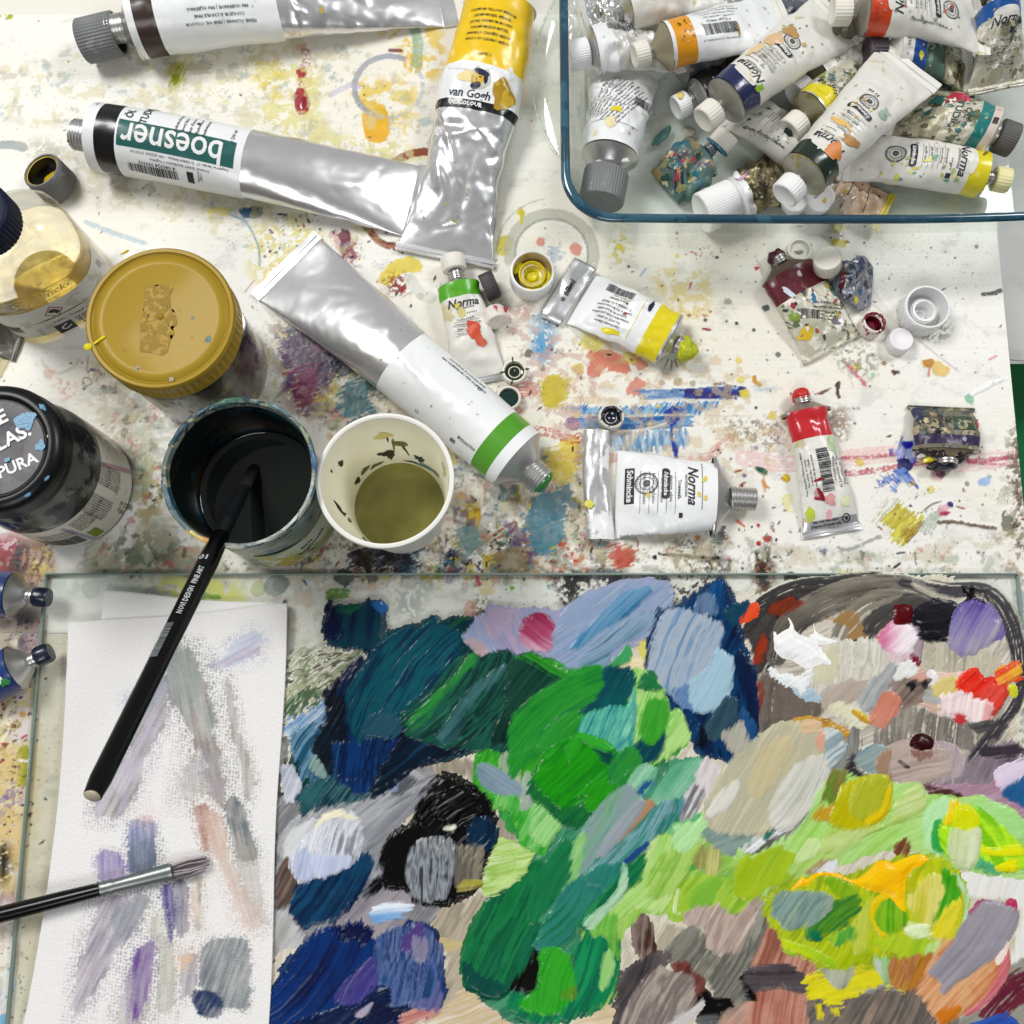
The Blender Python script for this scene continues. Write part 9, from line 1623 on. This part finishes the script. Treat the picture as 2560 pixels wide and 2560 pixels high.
t.text('Feinste Künstler-Ölfarben', 2.8, 26, 11, 180, INK, .05); t.panel(4, 10, 10, -4, INK); t.text('Schm', 3, 10, -4, 90, MW, .1, lift=.2); t.smudges(18, ['#3c8c54', '#8aa8b4', '#d8d48c', '#4c6ca0'], 4, 44, -10, 12, .5, 2, 4); t.done()
TC = M_('#4f6c66', rough=.4, bump=(220, .6), stains=(('#8c7a54', .52, 60), ('#a83a54', .64, 60), ('#1f6c88', .58, 70), ('#c8bc9c', .66, 90), ('#5c4c5c', .60, 80)), name='teal_caked_paint')
t = Tube('small tube caked in teal and crimson paint with a ridged cap tipped to the right', (1752, 392), (1662, 470), 13, 36, z0=ZD, z1=ZD, crump=1.0, cres=1.2, seed=163, bq=.6, p=3, body=TC, neck=(4, 5), shoulder=(5, M_('#2c6c78', rough=.35, stains=(('#8fa09c', .6, 80),))), group=G, crimp=0, wl=((0, 15), (.3, 18), (1, 14)))
t.panel(12, 5, 22, 4, INK, 60); t.text('Schmincke', 3.2, 22, 4, 60, M_('#b8b084'), .1, lift=.2); t.D.add(ring2d(5, .4), INK, 18, -6); t.smudges(30, ['#1f7a8c', '#a8344c', '#c8b88c', '#6c5c7c', '#2c4c44', '#8a8a54'], 2, 28, -14, 14, 1, 3, 3); t.done()
cap(t.t, W(1795, 365, 14), (.55, .55, .35), 7.6, 10, CAPD, 26); lathe('collar', [(5, 0), (8.4, .3), (8.6, 1.4), (5, 1.8)], W(1790, 371, 13), (.55, .55, .35), M_('#1c7490', rough=.35), t.t, 40)
t = Tube('crumpled brass coloured tube with a large smooth white cap at the front of the dish', (1846, 492), (1950, 450), 12, 40, z0=ZD, z1=ZD + 4, crump=1.2, cres=2.2, seed=167, bq=.7, body=GOLDF, bands=((-1, 5, LW),), neck=(6, 3), shoulder=(4, LW), group=G, crimp=4, crimp_m=GOLDF); t.text('Inhalt 37 ml\nMade in', 2.6, 14, 0, 60, INK); t.spot(4, 8, 4, 1.2, M_('#c89ac0'), 4); t.done(); t.cap(12.6, 22, CAPW, gap=0, n=52)
t = Tube('dark tube under the navy banded one, its small white cap smeared with yellow', (1748, 240), (1890, 185), 11, 30, z0=ZD, z1=ZD, crump=.7, cres=1, seed=173, body=M_('#4c4a48', rough=.3, metal=.6), neck=(5, 5), shoulder=(5, METAL2), group=G); t.done(); t.cap(7.6, 8.5, CAPW, gap=4, n=30)
q = t.A - t.e * 14 + [0, 0, 8.3]; blobm('paint_smudge', q + t.side * 2, 2, M_('#e4c46c'), t.t, 4, (1, 1.2, .2), n=14)
PE = M_('#dcbea0', rough=.5, bump=(160, .5), stains=(('#8c7a6c', .64, 60), ('#d8c02c', .70, 40)))
t = Tube('torn peach coloured tube flattened at the front of the dish', (2090, 470), (2205, 530), 10, 26, z0=ZD, z1=ZD, crump=1.0, cres=1.6, seed=179, bq=.4, p=3, body=PE, neck=(4, 3), shoulder=(3, None), group=G, crimp=4, crimp_m=M_('#dcc82c')); t.panel(.5, 18, 8, 0, INK, 0, 'printed_line'); t.panel(.5, 18, 20, 0, INK, 10, 'printed_line'); t.text('4', 4, 14, 2, 90, NAVY, .1); t.smudges(8, ['#3a3440', '#d8c02c', '#f0ece0'], 2, 30, -8, 8, .5, 1.6, 3); t.done()
t = Tube('split foil tube curled beside the peach coloured one', (2045, 480), (2130, 540), 10, 30, z0=ZD, z1=ZD, crump=1.4, cres=2.4, seed=181, bq=.6, body=M_('#c8bfb0', rough=.35, metal=.4, bump=(200, .5), stains=(('#a8785c', .62, 50),)), neck=(4, 3), shoulder=(3, None), group=G, crimp=3); t.done()
t = Tube('wrinkled bronze brown foil tube squashed under the cobalt blue banded one', (2330, 195), (2420, 205), 8, 26, z0=ZD + 4, z1=ZD + 2, crump=1.2, cres=2.4, seed=183, bq=.6, body=GOLDF, neck=(3, 3), shoulder=(2, GOLDF), group=G, crimp=3, crimp_m=GOLDF); t.done()
t = Tube('dark petrol tube lying deep in the heap under the crossing tubes', (2180, 250), (2440, 150), 12, 34, z0=ZD, z1=ZD, crump=.8, cres=1.2, seed=187, body=M_('#2c3c3c', rough=.35, metal=.4, stains=(('#6c7468', .6, 60),)), neck=(4, 3), shoulder=(3, None), group=G); t.done()
t = Tube('grey and navy tube lying deep under the orange banded one', (1700, 160), (2080, 10), 12, 36, z0=ZD, z1=ZD + 8, crump=1.0, cres=1.6, seed=189, body=M_('#6c7078', rough=.35, metal=.5, stains=(('#2c3450', .56, 50), ('#a8a8a4', .56, 70))), neck=(4, 3), shoulder=(3, None), group=G); t.done()
t = Tube('navy and white tube passing under the vermilion banded one', (2060, 120), (2180, 10), 12, 34, z0=ZD + 6, z1=ZD + 14, crump=1.0, cres=1.4, seed=191, body=M_('#8f8c7c', rough=.4, metal=.3, stains=(('#24345c', .56, 40), ('#c8c4b4', .54, 80))), neck=(4, 3), shoulder=(3, None), group=G); t.text('DIN', 5, 20, 0, 60, INK, .1); t.done()
# ---------------------------------------------------------------- loose caps and odds and ends
def loose(label, x, y, z, d, r, h, m, n=30, group='loose tube caps', **k):
    q = W(x, y, z); t = empty('tube_cap', (q[0], q[1], z), label, 'cap', group); cap(t, (q[0], q[1], z), d, r, h, m, n, **k); return t, q
WI = M_('#d8c79a', rough=.4, stains=(('#c4a83c', .52, 60),), name='stained_cap_inside'); YP_ = M_('#e0d414', rough=.3, coat=.4, bump=(500, .4))
t, q = loose('wide white cap lying open side up with bright yellow paint inside', 1330, 702, 0, (0, 0, 1), 13.6, 15, CAPW, 50, inner=WI, opening=True)
lathe('thread_ring', [(8.4, 2), (8.4, 10.5), (7.6, 11), (7, 10), (6.6, 3)], (q[0], q[1], 0), mats=M_('#e4da8c', stains=(('#dccc1c', .5, 40),)), parent=t, n=48); lathe('paint_plug', [(6.6, 6), (6, 7), (4.8, 6.6), (4.4, 5), (3.4, 5.2), (2.8, 6.6), (1.6, 6), (0, 5.5)], (q[0], q[1], 0), mats=YP_, parent=t, n=40, rnd=.12)
for a in (-10, -40, -75, -100, 150): r_ = math.radians(a); blobm('paint_residue', (q[0] + 10 * math.cos(r_), q[1] + 10 * math.sin(r_), 7.5), 2.8, YP_, t, a + 200, (1.6, .7, .5), n=16, rot=r_ + 1.57)
t, q = loose('wide empty white cap lying open side up on the right of the table', 2296, 790, 0, (0, 0, 1), 13.8, 15, CAPW, 60, inner=CAPW, opening=True)
lathe('thread_ring', [(8.0, 1.6), (8.0, 9.5), (7.3, 10), (6.8, 9), (6.4, 2), (4, 2), (3.6, 3.4), (2.4, 3.4), (2, 2.2), (0, 2.2)], (q[0] - .5, q[1] - .5, 0), mats=M_('#dcdcdc', rough=.15, coat=.5), parent=t, n=48)
loose('small ridged white cap standing closed side up beside the wide empty one', 2240, 862, 0, (.04, .05, 1), 7.4, 9, M_('#f0edf0', rough=.45, name='clean_cap_plastic'), 26)
t, q = loose('small cap smeared with wet crimson paint by the splattered tube', 2168, 826, 0, (.22, .25, .95), 7.0, 8, M_('#e4dcd4', stains=(('#8c1c30', .56, 90),)), 24, opening=True, inner=M_('#5c0e20', rough=.25, coat=.4), fill=M_('#6c1024', rough=.2, coat=.5), fill_h=.5)
for a in range(0, 360, 40): r_ = math.radians(a + 10); blobm('paint_residue', (q[0] + 1.8 + 6.2 * math.cos(r_), q[1] + 1.8 + 6.2 * math.sin(r_), 7.6), 1.5, M_('#7c1428', rough=.25, coat=.4), t, a + 3, (1.5, .7, .7), n=14, rot=r_ + 1.57)
t, q = loose('thin white cap ring lying flat behind the dirty white cap', 1996, 630, 0, (0, 0, 1), 7.6, 4, M_('#e8e4da', rough=.45), 30, opening=True, inner=M_('#d8d4cc'), socket=False); blobm('paint_smudge', (q[0], q[1] - 1, 1.8), 2.2, M_('#8a8464'), t, 4, (1.2, .6, .2), n=14)
t, q = loose('open white cap half full of blackish green paint by the big tube neck', 1286, 936, 0, (0, 0, 1), 7.5, 7, CAPD, 22, inner=M_('#c8c4a8'), opening=True, fill=M_('#10201a', rough=.15, coat=.6), fill_h=.45); lathe('paint_pool', [(5.6, 4.2), (5, 4.6), (3, 4.0), (1.5, 5.2), (0, 4.4)], (q[0], q[1], 0), mats=M_('#18261c', rough=.15, coat=.6), parent=t, n=30, rnd=.3)
for a in (0, 90, 180, 250): r_ = math.radians(a + 8); blobm('paint_residue', (q[0] + 7 * math.cos(r_), q[1] + 7 * math.sin(r_), 6.6), 1.1, M_('#1c241c'), t, a + 5, (1.8, .6, .5), n=12, rot=r_)
t, q = loose('open cap with deep green paint slipping under the big green banded tube', 1272, 1002, 0, (0, 0, 1), 7.5, 7, CAPD, 22, inner=M_('#b8bca8'), opening=True); lathe('paint_pool', [(5.8, 4.8), (4, 5.2), (0, 4.6)], (q[0], q[1], 0), mats=M_('#0e3028', rough=.15, coat=.6), parent=t, n=30, rnd=.3)
t, q = loose('ridged cap with dark blue paint in it on the blue smear', 1524, 1052, 0, (.05, .08, 1), 7.8, 8.5, M_('#d4d0c4', stains=(('#1c2030', .60, 160),)), 24, inner=M_('#c8c8c4', stains=(('#1a2038', .5, 90),)), opening=True); lathe('paint_pool', [(4.6, 5.6), (3.6, 4.2), (0, 3.6)], (q[0] + .4, q[1] + .5, 1), mats=M_('#0c1228', rough=.12, coat=.7), parent=t, n=30, rnd=.2)
for a in (30, 75, 120, 170, -30): r_ = math.radians(a); blobm('paint_residue', (q[0] + .5 + 5.6 * math.cos(r_), q[1] + .6 + 5.6 * math.sin(r_), 8.0), 1.3, M_('#141a30', rough=.2, coat=.5), t, a + 90, (1.3, .8, .5), n=12)
t, q = loose('dark brown ribbed cap leaning on its side behind the green banded tube', 1208, 722, 9, (.86, .35, .12), 8.4, 9, CAPB, 34, opening=False)
t, q = loose('white ridged cap smeared with red, lying on its side by the green banded tube', 1234, 778, 7, (.25, -.8, .25), 6.8, 9, M_('#e4dcd4', stains=(('#b4384c', .60, 90),)), 20); blobm('paint_smudge', W(1258, 776, 11), 2.6, M_('#c4202c', rough=.3), t, 4, (1, .8, .5), n=16)
t, q = loose('dark ribbed grey cap with yellow paint inside at the far left', 148, 468, 0, (-.28, .18, 1), 12.6, 17, CAPG, 50, inner=M_('#14160f', rough=.3, stains=(('#d4bc14', .62, 60),)), opening=True, socket=False, fill=M_('#e0b80c', rough=.35, coat=.3, bump=(500, .6)), fill_h=.38)
ax_ = np.array(Vector((-.28, .18, 1)).normalized()); lathe('yellow_ring', [(10.7, 15.6), (10.9, 16.2), (10.3, 16.0)], (q[0], q[1], 0), ax_, M_('#c8ac14'), t, 48, rnd=.06)
g2 = 'loose caps in the glass dish'
loose('smooth white cap nearest the rim at the front of the dish', 1982, 512, ZD + 10, (-.05, -.15, 1), 7.2, 8, CAPW, 30, g2)
t, q = loose('wider white cap with a yellow dab at the front of the dish', 2036, 504, ZD + 2, (.05, -.2, 1), 9.6, 10, CAPW, 40, g2); blobm('paint_smudge', W(2062, 498, ZD + 11), 1.8, M_('#e0bc2c'), t, 5, (.7, 1.3, .2), n=14)
tag(tube_path('copper_wire', [W(x, y, 10, '4') for x, y in ((500, 1365), (545, 1400), (570, 1460), (560, 1520), (520, 1560))], .9, M_('#b07a5c', rough=.4), None, 8), 'short curl of copper coloured strip by the wider white cap in the dish', 'wire')
V_ = []; c = W(1705, 325, ZD); o = blobm('paint_flake', W(1655, 340, ZD + .2), 5.0, M_('#3c7068', rough=.3, coat=.3), None, 14, (1.6, .55, .12), n=26, rot=.9, amp=.3); tag(o, 'flat sea green paint flake stuck to the dish floor', 'paint flake')
o = blobm('paint_flake', W(1722, 330, ZD + .2), 3.6, M_('#a8a494', rough=.4), None, 18, (1.1, .9, .1), n=20, amp=.3); tag(o, 'triangular beige paint flake on the dish floor', 'paint flake')
# crumpled thing at the left edge
t = Tube('crushed dull grey tube end sticking out under the solvent bottle', (-70, 800), (52, 836), 12, 34, crump=1.2, cres=2.0, seed=211, bq=.5, body=M_('#7c7872', rough=.4, metal=.3, bump=(200, .5)), neck=(4, 3), shoulder=(3, None), crimp=3, crimp_m=M_('#6c6862', rough=.4)); t.done()
# beads of wet paint standing on the tabletop
for i, (x, y, r, col, lb) in enumerate(((757, 258, 3.4, '#8c1430', 'crimson paint bead dried on the table below the brown banded tube'), (1998, 730, 0, '', ''),)):
    if r: o = blobm('paint_bead', W(x, y, .2), r, M_(col, rough=.25, coat=.4), None, i + 3, (.8, 1.5, .2), n=24, rot=0., amp=.15); tag(o, lb, 'paint bead')
